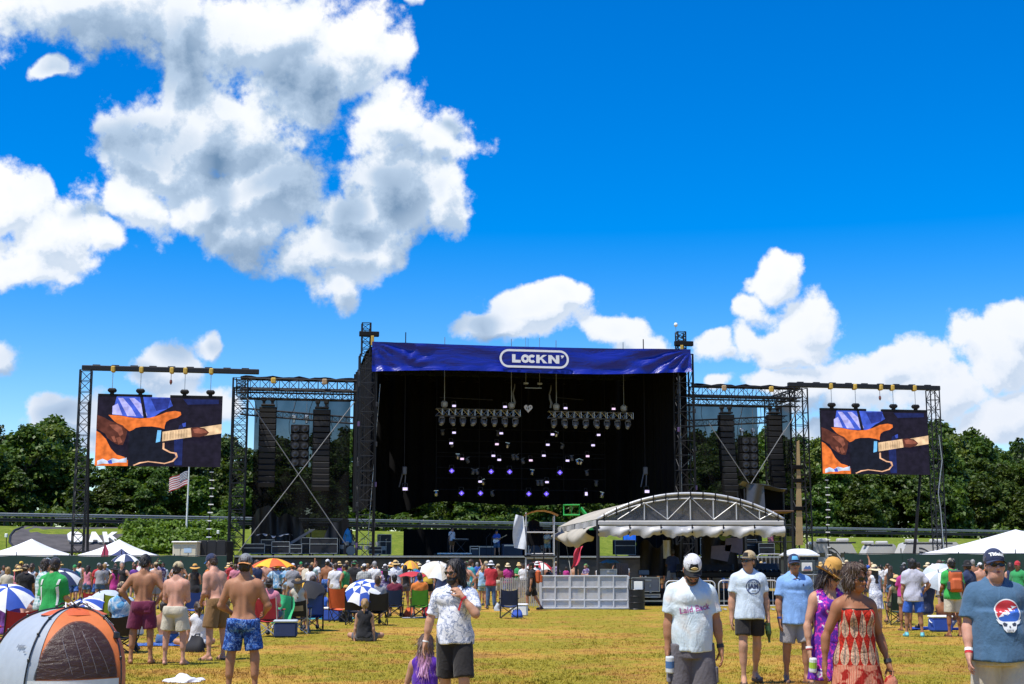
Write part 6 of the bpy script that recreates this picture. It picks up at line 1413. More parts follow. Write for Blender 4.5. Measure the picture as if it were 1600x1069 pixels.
  for q in(-1,1):
   mb=MB();mb.path([c(q*.10,-.15,z+.20),c(q*.105,-.05,.575),c(q*.11,.075,.53),c(q*.125,.125,.40),c(q*.15,.06,.22),c(q*.14,-.14,z-.18)],.020*k,6);mb.build('shoulder_strap',mat2,o,local=True)
  return o
def decal(fig,obj,polys,center,ux,uz,mats,off=.006,name='print'):
 """flat print that follows the cloth: outlines (metres, x right, z up as seen from the front) laid onto the garment"""
 from mathutils.bvhtree import BVHTree
 me=obj.data;bv=BVHTree.FromPolygons([v.co for v in me.vertices],[tuple(p.vertices)for p in me.polygons])
 ux,uz=Vector(ux).normalized(),Vector(uz).normalized();n=ux.cross(uz)
 out=[]
 for k,(pts,mi)in enumerate(polys):
 # fine cells clipped by the outline keep the cloth's curvature
  from mathutils.geometry import tessellate_polygon
  P=[Vector((x,z,0))for x,z in pts];tris=tessellate_polygon([P]);stack=[(P[a],P[b],P[c])for a,b,c in tris];fin=[]
  while stack:
   a,b,c=stack.pop();e=[(b-a).length,(c-b).length,(a-c).length];L=max(e)
   if L<.02:fin.append((a,b,c));continue
   j=e.index(L);a,b,c=(a,b,c)if j==0 else((b,c,a)if j==1 else(c,a,b));mdp=(a+b)/2;stack+=[(a,mdp,c),(mdp,b,c)]
  mb=MB();vs=[];fs=[]
  for t in fin:
   q=[]
   for p in t:
    w=Vector(center)+ux*p.x+uz*p.y;hit=bv.ray_cast(w+n*.5,-n)
    if hit[0]is None:break
    q.append(hit[0]+n*(off+.0012*k))
   if len(q)==3:
    i=len(vs);vs+=q;nn=(q[1]-q[0]).cross(q[2]-q[0]);fs.append((i,i+1,i+2)if nn.dot(n)>0 else(i,i+2,i+1))
  if vs:mb.add(vs,fs);out.append(mb.build(name,mats[mi],obj,local=True,smooth=False))
 return out
def text_polys(txt,size,mi,x0=0,z0=0,bold=.0,arc=None):
 """outer outlines of letters (counters dropped as own polygons come from the filled font mesh triangles)"""
 me=font_mesh(txt,size,0,bold);res=[]
 for p in me.polygons:
  pts=[(me.vertices[i].co.x+x0,me.vertices[i].co.y+z0)for i in p.vertices]
  if arc:pts=[((arc+(z if arc>0 else z))*math.sin(x/abs(arc)),(arc+z)*math.cos(x/abs(arc))-arc)for x,z in pts]
  res.append((pts,mi))
 bpy.data.meshes.remove(me);return res
def decal_text(fig,obj,txt,size,center,ux,uz,mat,off=.005,bold=.0,name='lettering',slant=None):
 from mathutils.bvhtree import BVHTree
 me0=obj.data;bv=BVHTree.FromPolygons([v.co for v in me0.vertices],[tuple(p.vertices)for p in me0.polygons])
 ux,uz=Vector(ux).normalized(),Vector(uz).normalized();n=ux.cross(uz);me=font_mesh(txt,size,0,bold);vs=[]
 for v in me.vertices:
  x,z=v.co.x,v.co.y
  if slant:z+=slant(x)
  w=Vector(center)+ux*x+uz*z;hit=bv.ray_cast(w+n*.5,-n);vs.append((hit[0]if hit[0]is not None else w)+n*off)
 mb=MB();mb.add(vs,[tuple(p.vertices)for p in me.polygons]);bpy.data.meshes.remove(me);return mb.build(name,mat,obj,local=True)
 # ================================================================== THE MIXING POSITION AND WHAT STANDS ROUND IT
VIN=M('grey_vinyl',(.40,.39,.37),.5,var=.15,vscale=2,bump=.3,bscale=4);CANV=M('beige_canvas',(.40,.36,.28),.7,var=.2,vscale=1.2,bump=.3,bscale=3);TUBE=M('white_tube',(.52,.52,.52),.4,.2,var=.1)
def clear_mat():
 m=bpy.data.materials.new('clear_vinyl');m.use_nodes=True;t=m.node_tree;b=t.nodes['Principled BSDF'];b.inputs['Base Color'].default_value=(.085,.085,.105,1);b.inputs['Roughness'].default_value=.22
 n=tnoise(t,objvec(t,(1,1,1)),1.1,4);mr=nd(t,'ShaderNodeMapRange');mr.inputs[1].default_value=.3;mr.inputs[2].default_value=.7;mr.inputs[3].default_value=.45;mr.inputs[4].default_value=.75;lk(t,n,mr.inputs[0]);lk(t,mr.outputs[0],b.inputs['Alpha']);return m
def build_foh_tent():
 Y=57.;L=at(934,812,Y);Rr=at(1225,812,Y);top=at(1078,772,Y);W=Rr.x-L.x;zE=L.z;H=top.z-zE;back=Vector((-1.2,12.5,0))
 t=thing('mixing_tent','arched mixing tent with a clear gable of white girder tubes in front of the stage','tent',(top.x,Y,0))
 arc=lambda s:Vector((L.x+W*s,Y,zE+H*(1-abs(2*s-1)**2.15)))
 P=lambda s,v:arc(s)+back*v
 for k in range(5):
  m=MB();m.grid(lambda s,v:P(s,(k+v)/5)+Vector((0,0,.03-.10*math.sin(v*math.pi)*math.sin(s*math.pi))),40,4,(0,0,-.015));m.build('roof_panel',CANV,t,smooth=True)
 CL=clear_mat();m=MB();pts=[arc(s)for s in np.linspace(0,1,41)];m.prism([p+Vector((0,.06,-.04))for p in pts],(0,.015,0));m.build('gable_window',CL,t)
 m=MB();m.path([p+Vector((0,0,.02))for p in pts],.055,8);m.build('arch_tube',TUBE,t,smooth=True);m=MB();m.path([Vector((p.x,p.y-.01,zE+(p.z-zE)*.88-.06))for p in pts[2:-2]],.03,6);m.build('inner_arch',TUBE,t,smooth=True)
 m=MB();m.bbox((L.x+W/2,Y-.04,zE-.14),(W,.12,.20),.04);m.build('bottom_chord',VIN,t)
 vs_=[x for x in(1007,1043,1079,1115,1151,1187)];xs=[at(x,812,Y).x for x in vs_];zz=lambda x:arc((x-L.x)/W).z-.12
 for x in xs:m=MB();m.tube((x,Y,zE),(x,Y,zz(x)),.028,6);m.build('post_tube',TUBE,t)
 xl=[L.x+.8]+xs+[Rr.x-.4]
 for a,b,up in((0,1,1),(1,2,0),(2,3,1),(3,4,0),(4,5,1),(5,6,0),(6,7,1)):
  p,q=xl[a],xl[b];za,zb=(zE,zz(q))if up else(zz(p),zE)
  if a==6:za,zb=zE,zE+.3
  m=MB();m.tube((p,Y-.03,za),(q,Y-.03,zb),.017,6);m.build('brace_tube',TUBE,t)
 for k in range(15):
  p=arc((k+.5)/15);m=MB();m.tube(p+Vector((0,-.1,.10)),p+Vector((0,-.06,-.22)),.025,5);m.build('lacing',BLACK,t)
  # gathered side walls under the eaves, tied up every 1.5 m
 n=6
 for k in range(n):
  xa=L.x+W*k/n;xb=L.x+W*(k+1)/n;mt=VIN if k%3!=2 else M('shiny_vinyl',(.40,.40,.40),.22,bump=.8,bscale=3)
  m=MB();m.grid(lambda s,v:(xa+(xb-xa)*s,Y-.10-.10*math.sin(v*math.pi*1.0)-.05*math.sin(s*6.28+v*4),zE-.26-v*(.36+.07*math.sin(s*math.pi)+.05*math.sin(s*11+k*2)+.02*math.sin(s*29+k))),22,6,(0,.03,0));m.build('rolled_wall',mt,t,smooth=True)
  m=MB();m.tube((xa+.02,Y-.22,zE-.2),(xa+.02,Y-.2,zE-.55),.03,5);m.build('tie',BLACK,t)
  # long side: eave valance and a bellying drape
 E=lambda v:L+back*v
 m=MB();m.grid(lambda s,v:E(s)+Vector((-.03-.05*math.sin(s*30)*v,0,-.26*v)),30,2,(.02,0,0));m.build('side_valance',VIN,t,smooth=True)
 m=MB();m.grid(lambda s,v:E(s)+Vector((-.06-.35*math.sin(v*math.pi*.9)-.08*math.sin(s*16+v*3),0,-.24-v*(.30+.52*math.exp(-((s-.40)/.36)**2)+.06*math.sin(s*23)))),36,10,(.03,0,0));m.build('side_drape',CANV,t,smooth=True)
 for p in(L,Rr):
  for v in(0,.5,1):
   q=p+back*v;m=MB();m.tube((q.x,q.y,0),(q.x,q.y,zE),.07,8);m.build('leg',DKSTEEL,t)
 m=MB();m.tube(at(884,846,66),(at(896,862,66).x,64,0),.012,4);m.build('guy_rope',STEEL,t)
build_foh_tent()
def build_foh_gear():
 Y=58.5
 def unit(name,label,cat,px0,px1,py0,py1,Y,depth,mat,fn=None,z0=None):
  a=at(px0,py0,Y);b=at(px1,py1,Y);w=b.x-a.x;zt,zb=a.z,(b.z if z0 is None else z0);c=Vector(((a.x+b.x)/2,Y+depth/2,(zt+zb)/2));t=thing(name,label,cat,(c.x,Y,zb))
  m=MB();m.bbox(c,(w,depth,zt-zb),min(.05,w*.1));m.build('body',mat,t)
  if fn:fn(t,a.x,b.x,zb,zt,Y)
  return t
 GC=M('grey_case',(.24,.24,.25),.5,var=.12)
 def casefn(t,x0,x1,zb,zt,Y):
  for z in(zt-.02,zb+.02):m=MB();m.bbox(((x0+x1)/2,Y-.01,z),(x1-x0,.04,.045),.008);m.build('edge_strip',ALU,t)
  for x in(x0+.02,x1-.02):m=MB();m.bbox((x,Y-.012,(zb+zt)/2),(.045,.04,zt-zb-.05),.008);m.build('corner_strip',ALU,t)
  m=MB();m.bbox(((x0+x1)/2+.1,Y-.02,zt-.12),(.3,.04,.09),.01);m.build('latch',STEEL,t);m=MB();m.bbox((x1-.4,Y-.02,zb+.25),(.08,.04,.12),.01);m.build('latch',STEEL,t)
 unit('equipment_case','big grey flight case on the mixing platform behind the black drum','equipment case',986,1031,902,925,Y,.8,GC,casefn)
 unit('equipment_case','lower grey case under the big grey flight case, dark gap between','equipment case',1003,1032,928,934,Y,.8,GC,casefn)
 def deskfn(t,x0,x1,zb,zt,Y):
  for k in range(9):m=MB();m.bbox((x0+(x1-x0)*(k+.5)/9,Y+.1,zt+.03),(.05,.5,.05),.01);m.build('fader_bank',ALU if k%3==0 else BLACKG,t)
  m=MB();m.bbox(((x0+x1)/2,Y+.65,zt+.14),(x1-x0,.08,.34),.02,Matrix.Rotation(-.3,3,'X'));m.build('meter_bridge',BLACKG,t)
 unit('mixing_desk','long black mixing desk under the tent, behind the men in pale tees','mixing desk',1060,1150,893,903,59.5,.9,BLACK,deskfn)
 unit('mixing_desk','second black mixing desk nearer the porta-potty, white papers on top','mixing desk',1158,1222,892,902,60,.9,BLACK,deskfn)
 def sk(t,x0,x1,zb,zt,Y):
  for k in range(8):m=MB();m.bbox((x0+(x1-x0)*(k+.5)/8,Y-.03,(zb+zt)/2),((x1-x0)/8-.02,.05,zt-zb-.04),.01);m.build('front_panel',BLACK,t)
  m=MB();m.bbox(((x0+x1)/2,Y-.06,zb+.16),(x1-x0,.06,.10),.02);m.build('pale_rail',ALU,t)
 unit('mixing_platform','low black platform of the mixing tent with a pale bottom rail','platform',984,1224,925,944,58.9,9,BLACK,sk,0.02)
 def mon(t,x0,x1,zb,zt,Y):
  m=MB();m.bbox(((x0+x1)/2,Y-.015,(zb+zt)/2),(x1-x0-.05,.02,zt-zb-.05),.004);m.build('display',M('dull_blue_display',(.03,.10,.19),.3),t)
  m=MB();m.tube(((x0+x1)/2,Y+.06,zb-.3),((x0+x1)/2,Y+.06,zb),.04,6);m.build('stand',BLACK,t)
 unit('monitor','blue computer monitor above the big grey flight case','monitor',997,1015,890,899,59.2,.12,BLACK,mon)
 def tarp(t,x0,x1,zb,zt,Y):
  for k in range(5):m=MB();m.grid(lambda s,v:(x0+(x1-x0)*(k+s)/5,Y-.06-.05*math.sin(s*5+k)*v,zt-(zt-zb)*v),6,4,(0,.02,0));m.build('cover_fold',M('dark_mauve_cover',(.05,.038,.045),.5,bump=.4,bscale=4),t,smooth=True)
 unit('covered_rack','tall equipment rack under a dark mauve cover beside blue umbrella','covered rack',962,982,880,900,58,1.0,BLACK,tarp,.3)
 unit('equipment_case','pale grey case with a lid just above the mesh barricade','equipment case',935,964,889,899,57.5,.9,M('pale_case',(.42,.46,.46),.5),casefn,.5)
 # black drop cloths inside the tent
 for(p0,p1,y0,y1,YY,lab)in((1040,1068,845,900,66,'tall black drape hung in the tent nearest the tent middle'),(1096,1150,838,896,64,'wide dark drape with pale printed patches hung inside the tent'),(1000,1040,850,900,67,'black cabinet drape behind the big grey case')):
  a=at(p0,y0,YY);b=at(p1,y1,YY);t=thing('tent_drape',lab,'drape',((a.x+b.x)/2,YY,b.z),0,'dark drapes inside the tent')
  m=MB();m.grid(lambda s,v:(a.x+(b.x-a.x)*s*(1+.1*v),YY+.12*math.sin(s*14+v*2),a.z-(a.z-b.z)*v+.2*math.sin(s*7)*(1-v)),24,6,(0,.03,0));m.build('cloth',M('charcoal_cloth',(.022,.021,.024),.8,bump=.4,bscale=4),t,smooth=True)
  if p0==1096:
   for k in range(2):m=MB();c=at(1126+k*22,862-k*12,YY-.2);m.prism([c+Vector(v)for v in((-.45,0,-.3),(.3,0,-.45),(.5,0,.3),(-.4,0,.25))],(0,.02,0));m.build('pale_patch',M('mauve_patch',(.20,.17,.22),.6),t)
 a=at(1042,862,63);t=thing('white_towel','white towel hanging inside the tent above the bowed black-and-white cap','towel',a)
 m=MB();m.grid(lambda s,v:(a.x-.16+.32*s,63+.06*math.sin(s*9),a.z+.5-.8*v),8,8,(0,.03,0));m.build('cloth',WHITE,t,smooth=True)
build_foh_gear()
def build_umbrella(label,hub,radius,mats,tilt=(0,0),depth=.32,n=8,pole=1.0,checks=False,group=None,parent_pole=True,cat='umbrella'):
 t=thing('umbrella',label,cat,hub,0,group);Rm=Matrix.Rotation(tilt[1],3,'Z')@Matrix.Rotation(tilt[0],3,'X')
 P=lambda r_,a:Rm@Vector((r_*math.cos(a),r_*math.sin(a),-depth*radius*2*(r_/radius)**1.9))
 for k in range(n):
  a0,a1=2*math.pi*k/n,2*math.pi*(k+1)/n
  def fn(s,v,v0=0,v1=1):
   rr=radius*max(.02,v0+(v1-v0)*v);a=a0+(a1-a0)*s;ch=math.cos(math.pi/n)/math.cos(a-(a0+a1)/2);sag=.05*radius*math.sin(s*math.pi)*(rr/radius)**2
   return P(rr*ch,a)+Rm@Vector((0,0,sag*.6))
  if checks:
   m=MB();m.grid(lambda s,v:fn(s,v,0,.5),4,3,Rm@Vector((0,0,-.006)));m.build('canopy_panel',mats[k%2],t,local=True,smooth=True);m=MB();m.grid(lambda s,v:fn(s,v,.5,1),4,3,Rm@Vector((0,0,-.006)));m.build('canopy_panel',mats[(k+1)%2],t,local=True,smooth=True)
  else:
   m=MB();m.grid(fn,4,5,Rm@Vector((0,0,-.006)));m.build('canopy_panel',mats[k%len(mats)],t,local=True,smooth=True)
  m=MB();m.tube(P(.02,a0)+Rm@Vector((0,0,-.02)),P(radius*.98,a0)+Rm@Vector((0,0,-.02)),.006,4);m.build('rib',STEEL,t,local=True)
 m=MB();m.tube(Rm@Vector((0,0,.08)),Rm@Vector((0,0,-pole)),.013,6);m.build('pole',DKSTEEL,t,local=True)
 return t
def fab(n,c):return M('fabric_'+n,c,.8,var=.12,bump=.25,bscale=20)
F_OR,F_YE,F_RED,F_WH,F_BLU,F_BLK,F_NAV,F_CRM=fab('orange',(.62,.10,.02)),fab('yellow',(.75,.40,.02)),fab('red',(.50,.02,.03)),fab('white',(.74,.74,.72)),fab('royal',(.02,.07,.36)),fab('black',(.014,.014,.017)),fab('navy',(.02,.035,.10)),fab('cream',(.60,.53,.42))
def build_barriers():
# barricade of pale mesh panels round the mixing position
 Y=54.;a=gnd(845,Y);b=gnd(982,Y);t=thing('mesh_barricade','pale mesh crowd barricade in three framed bays before the mixing tent','barricade',((a.x+b.x)/2,Y,0));h=at(900,900,Y).z
 MESH=bpy.data.materials.new('barricade_mesh');MESH.use_nodes=True;q=MESH.node_tree;bs=q.nodes['Principled BSDF'];bs.inputs['Base Color'].default_value=(.5,.5,.5,1);n=tnoise(q,objvec(q),2.2,5);mr=nd(q,'ShaderNodeMapRange');mr.inputs[1].default_value=.3;mr.inputs[2].default_value=.7;mr.inputs[3].default_value=.50;mr.inputs[4].default_value=.92;lk(q,n,mr.inputs[0]);lk(q,mr.outputs[0],bs.inputs['Alpha'])
 W=b.x-a.x;zs=[.04,.33,.80,h]
 for i in range(6):
  for j in range(3):
   m=MB();m.bbox((a.x+W*(i+.5)/6,Y+.03,(zs[j]+zs[j+1])/2),(W/6-.05,.02,zs[j+1]-zs[j]-.05),.005);m.build('mesh_panel',MESH,t)
 for i in range(7):m=MB();m.bbox((a.x+W*i/6,Y,h/2),(.06 if i%2 else .10,.06,h),.015);m.build('upright',TUBE,t)
 for z in zs:m=MB();m.bbox((a.x+W/2,Y-.005,z),(W,.05,.05),.01);m.build('rail',TUBE,t)
 m=MB();m.bbox((a.x+W/2,Y-.25,.03),(W+.3,.7,.05),.01);m.build('foot_plate',ALU,t)
 # slatted fence
 Y=56;a=gnd(781,Y);b=gnd(844,Y);h=at(800,903,Y).z;t=thing('slat_fence','weathered thin-slatted fence between the blue camp chair and the mesh barricade','fence',((a.x+b.x)/2,Y,0));W=b.x-a.x;n=21;SL=M('weathered_slat',(.33,.31,.27),.85,var=.3,vscale=3)
 for i in range(n):m=MB();m.bbox((a.x+W*(i+.5)/n,Y,h/2+.02),(W/n*.74,.02,h-.04+.03*math.sin(i*2.3)),.006);m.build('slat',SL,t)
 for z in(.18,.62,h-.1):m=MB();m.tube((a.x,Y+.03,z),(b.x,Y+.03,z),.016,5);m.build('wire',DKSTEEL,t)
 # grey panel fence behind the polo man
 Y=57;a=gnd(1222,Y);b=gnd(1322,Y);h=at(1260,898,Y).z;t=thing('panel_fence','plain grey panel fence behind the man in the light blue polo','fence',((a.x+b.x)/2,Y,0));W=b.x-a.x;PG=M('fence_grey',(.20,.20,.20),.7,var=.25,vscale=3,bump=.3,bscale=8)
 for i in range(6):m=MB();m.bbox((a.x+W*(i+.5)/6,Y,h/2),(W/6-.02,.03,h),.008);m.build('panel',PG,t)
 for i in range(7):m=MB();m.tube((a.x+W*i/6,Y-.04,0),(a.x+W*i/6,Y-.04,h+.04),.025,6);m.build('post',STEEL,t)
 m=MB();m.tube((a.x,Y-.04,h),(b.x,Y-.04,h),.02,5);m.build('top_rail',STEEL,t)
 # bike-rack barriers: hooped tube with bars
 def rack(px0,px1,Y,label,hpy):
  a=gnd(px0,Y);b=gnd(px1,Y);h=at(px0,hpy,Y).z;t=thing('crowd_barrier',label,'barrier',((a.x+b.x)/2,Y,0),0,'hooped steel barriers');r=.16;W=b.x-a.x
  pts=[(a.x,Y,.12),(a.x,Y,h-r)]+[(a.x+r-r*math.cos(q),Y,h-r+r*math.sin(q))for q in np.linspace(.3,math.pi/2,4)]+[(b.x-r+r*math.sin(q),Y,h-r+r*math.cos(q))for q in np.linspace(0,math.pi/2-.3,4)]+[(b.x,Y,h-r),(b.x,Y,.12)]
  m=MB();m.path(pts,.026,6);m.build('hoop',TUBE,t,smooth=True);m=MB();m.tube((a.x,Y,.18),(b.x,Y,.18),.022,6);m.build('bottom_rail',TUBE,t)
  n=max(4,int(W/.17))
  for i in range(1,n):m=MB();m.tube((a.x+W*i/n,Y,.18),(a.x+W*i/n,Y,h-.01),.011,5);m.build('bar',TUBE,t)
  for x in(a.x+.2,b.x-.2):m=MB();m.bbox((x,Y,.05),(.07,.6,.05),.01);m.build('foot',TUBE,t)
 rack(1041,1118,53,'hooped white barrier behind the man with the bowed black-and-white cap',908);rack(1124,1216,52,'hooped white barrier behind the man in the circle-print tee',907)
 rack(158,215,66,'hooped steel barrier behind the maroon-shorts man, before the green fence',898);rack(238,300,68,'hooped steel barrier before the green fence beyond the cream-shorts man',899)
 rack(1186,1224,70,'hooped barrier standing on the deck side under the tent end',866)
 # steel drum
 c=gnd(995,53.2);t=thing('oil_drum','black ribbed steel drum at the end of the mesh barricade','drum',c);r=.30;h=at(995,921,53.2).z;m=MB();prof=[(0,0),(r,0),(r+.012,.02),(r,.04),(r,h*.32),(r+.016,h*.34),(r,h*.36),(r,h*.64),(r+.016,h*.66),(r,h*.68),(r,h-.03),(r+.012,h-.015),(r,h),(r-.03,h-.02),(0,h-.02)]
 m.lathe(c,prof,24);m.build('barrel',BLACKG,t,smooth=False);m=MB();m.bbox(c+Vector((.06,-.12,h+.14)),(.32,.04,.3),.01);m.build('paper_sign',WHITE,t);m=MB();m.path([c+Vector(v)for v in((.28,-.1,h),(.30,-.1,h+.34),(-.28,-.1,h+.36),(-.3,-.1,h))],.02,5);m.build('frame',BLACK,t)
 # portable toilet
 Y=62;a=at(1229,868,Y);b=at(1280,900,Y);w=b.x-a.x;t=thing('portable_toilet','dark grey portable toilet with a white domed roof and notice','portable toilet',((a.x+b.x)/2,Y,0));PT=M('toilet_grey',(.055,.075,.085),.5);cx=(a.x+b.x)/2
 m=MB();m.bbox((cx,Y+w/2,a.z/2),(w,w,a.z),.05);m.build('cabin',PT,t)
 m=MB();m.grid(lambda s,v:(cx+(s-.5)*(w+.12),Y-.06+(w+.12)*v,a.z+.04+.26*(1-abs(2*s-1)**3)*(1-abs(2*v-1)**4)),12,8);m.bbox((cx,Y+w/2,a.z),(w+.12,w+.12,.10),.03);m.build('roof',M('translucent_white',(.72,.74,.75),.4),t,smooth=False)
 m=MB();m.bbox((cx+.05,Y-.015,a.z/2-.05),(w*.72,.05,a.z*.86),.03);d=m.build('door',PT,t);m=MB();m.bbox((cx+.42*w*.72,Y-.05,a.z*.5),(.06,.04,.2),.01);m.build('handle',BLACK,d)
 c=at(1261,886,Y-.06);m=MB();m.bbox(c,(.46,.03,.36),.01);sg=m.build('notice',WHITE,t)
 m=MB();m.prism([c+Vector((x,-.025,z))for x,z in((-.16,-.08),(-.05,.05),(.02,0),(.10,.06),(.17,-.02),(.17,-.09))],(0,.005,0));m.build('notice_mark',M('notice_blue',(.08,.16,.40),.5),sg);m=MB();m.bbox(c+Vector((0,-.022,-.13)),(.34,.006,.03),.001);m.build('notice_line',M('notice_red',(.4,.1,.12),.5),sg)
 m=MB()
 for k in range(5):m.bbox((a.x+w*(k+.5)/5,Y-.02,a.z-.14),(w/5-.05,.03,.09),.008)
 m.build('vent',BLACK,t)
build_barriers()
def build_camera_tower():
 Y=66.;xa,xb=at(822,850,Y).x,at(866,850,Y).x;zt=at(822,806,Y).z;zp=at(840,869,Y).z;zm=at(840,832,Y).z;D=1.6
 t=thing('camera_tower','scaffold camera tower with an orange arched canopy in front of the stage','scaffold',((xa+xb)/2,Y,0))
 for x in(xa,xb):
  for dy in(0,D):m=MB();m.tube((x,Y+dy,0),(x,Y+dy,zt+(.15 if x==xa else 0)),.035,6);m.build('upright',TUBE,t)
 for z in(zm,zp+.1,zp-.1):
  for dy in(0,D):m=MB();m.tube((xa,Y+dy,z),(xb,Y+dy,z),.03,6);m.build('ledger',TUBE,t)
  for x in(xa,xb):m=MB();m.tube((x,Y,z),(x,Y+D,z),.03,6);m.build('ledger',TUBE,t)
 m=MB();m.bbox(((xa+xb)/2,Y+D/2,zp),(xb-xa+.15,D+.2,.08),.02);m.build('platform',DKSTEEL,t)
 for k in range(5):
  m=MB();m.tube((xa+.45*(xb-xa)-.22,Y-.03,.25+k*.38),(xa+.45*(xb-xa)+.22,Y-.03,.25+k*.38),.02,5);m.build('rung',TRUSSG,t)
 for dx in(-.22,.22):m=MB();m.tube((xa+.45*(xb-xa)+dx,Y-.03,0),(xa+.45*(xb-xa)+dx,Y-.03,zp+.5),.025,6);m.build('ladder_rail',TRUSSG,t)
 z0=at(821,805,Y).z;z1=at(872,806,Y).z;x0,x1=at(819,800,Y).x,at(873,800,Y).x;zc=at(843,797,Y).z
 for k in range(5):
  m=MB();m.grid(lambda s,v:(x0+(x1-x0)*(k+s)/5,Y-.2+(D+.4)*v,z0+(zc-z0)*(1-(2*((k+s)/5)-1)**2)+.02-.012*math.sin(s*math.pi)),4,4,(0,0,-.02));m.build('canopy_panel',M('orange_canopy',(.55,.27,.10),.6,var=.15),t,smooth=True)
 cl=thing('hanging_sheet','white sheet hanging down the side of the camera tower','sheet',at(812,858,Y-.1));
 m=MB();m.grid(lambda s,v:at(806+12*s-5*math.sin(v*2.6)*(1-s)+5*v*s*1.0,804+52*v+3*s,Y-.15-.12*math.sin(s*5+v*4)),10,14,(0,.03,0));m.build('cloth',M('white_sheet',(.62,.64,.66),.55,bump=.5,bscale=4),cl,smooth=True)
 q=thing('covered_camera','camera on its pedestal under a black cover on the tower','camera',((xa+xb)/2-.3,Y+.8,zp+.05));c=Vector(((xa+xb)/2-.28,Y+.8,0));zz=at(838,812,Y).z
 m=MB();m.lathe(c,[(.45,zp+.5),(.42,zm-.1),(.40,zm+.3),(.28,zz-.45),(.26,zz-.1),(.12,zz),(0,zz+.02)],14,sx=1.05,sy=.8);m.build('cover',BLACKC,q,smooth=True)
 for k in range(3):a=k*2.1;m=MB();m.tube(c+Vector((0,0,zp+.9)),c+Vector((.5*math.cos(a),.4*math.sin(a),zp+.05)),.03,5);m.build('tripod_leg',TRUSSG,q)
 m=MB();m.bbox(c+Vector((.1,-.4,zz-.55)),(.3,.5,.22),.05);m.build('lens_hood',BLACK,q)
 # pink-red flag on a lean pole in front of the tent's side
 Y2=58;a=at(907,852,Y2);b=at(893,895,Y2);f=thing('pole_flag','pink-red cloth flag leaning on a pole before the tent drape','flag',(b.x,Y2,0));m=MB();m.tube((at(889,905,Y2).x,Y2,0),a,.015,5);m.build('pole',DKSTEEL,f)
 m=MB();m.grid(lambda s,v:at(900+11*s-8*v-1.5*math.sin(v*6),857-4*s+31*v-2*s*v,Y2-.05-.06*math.sin(s*6+v*3)),8,12,(0,.012,0));m.build('cloth',M('flag_pink_red',(.60,.05,.09),.7),f,smooth=True)
build_camera_tower()
def camp_chair(label,loc,face,fm,frm=None,high=.90,seat_z=.42,wd=.54,arms=True,band=None,group='folding camp chairs on the grass'):
 t=thing('camp_chair',label,'chair',loc,face,group);frm=frm or DKSTEEL;w=wd/2;fr,bk=-.24,.24
 m=MB();m.grid(lambda s,v:(-w+wd*s,fr+(bk-fr)*v,seat_z-.05*math.sin(s*math.pi)-.03*v),8,5,(0,0,-.02));m.build('seat',fm,t,local=True,smooth=True)
 def bf(s,v):return(-w+wd*s+(.03*(1-2*s))*v,bk-.02+.16*v+.05*math.sin(s*math.pi),seat_z-.02+(high-seat_z)*v-(.04*math.sin(s*math.pi))*v)
 m=MB();m.grid(bf,8,7,(0,.02,0));bo=m.build('backrest',fm,t,local=True,smooth=True)
 if band:m=MB();m.grid(lambda s,v:Vector(bf(.16+.68*s,.38+.34*v))+Vector((0,.028,0)),6,3,(0,.008,0));m.build('mesh_band',band,bo,local=True,smooth=True)
 r=.012
 for q in(-1,1):
  m=MB();m.tube((q*w,fr,.0),(-q*w,fr,seat_z-.02),r,5);m.build('leg',frm,t,local=True);m=MB();m.tube((q*w,bk,.0),(-q*w,bk,seat_z-.02),r,5);m.build('leg',frm,t,local=True)
  m=MB();m.tube((q*w,fr,.0),(q*w,bk,seat_z-.04),r,5);m.tube((q*w,bk,.0),(q*w,fr,seat_z-.04),r,5);m.build('side_brace',frm,t,local=True)
  m=MB();m.tube((q*w,bk,0),(q*w*.93,bk+.16,high),r,5);m.build('back_post',frm,t,local=True)
  if arms:
   m=MB();m.grid(lambda s,v:(q*w+(s-.5)*.075,fr-.06+(bk-fr+.12)*v,seat_z+.20-.02*math.sin(v*math.pi)),2,4,(0,0,-.015));m.build('armrest',fm,t,local=True);m=MB();m.tube((q*w,fr,seat_z-.02),(q*w,fr-.04,seat_z+.2),r,5);m.build('arm_post',frm,t,local=True)
 return t
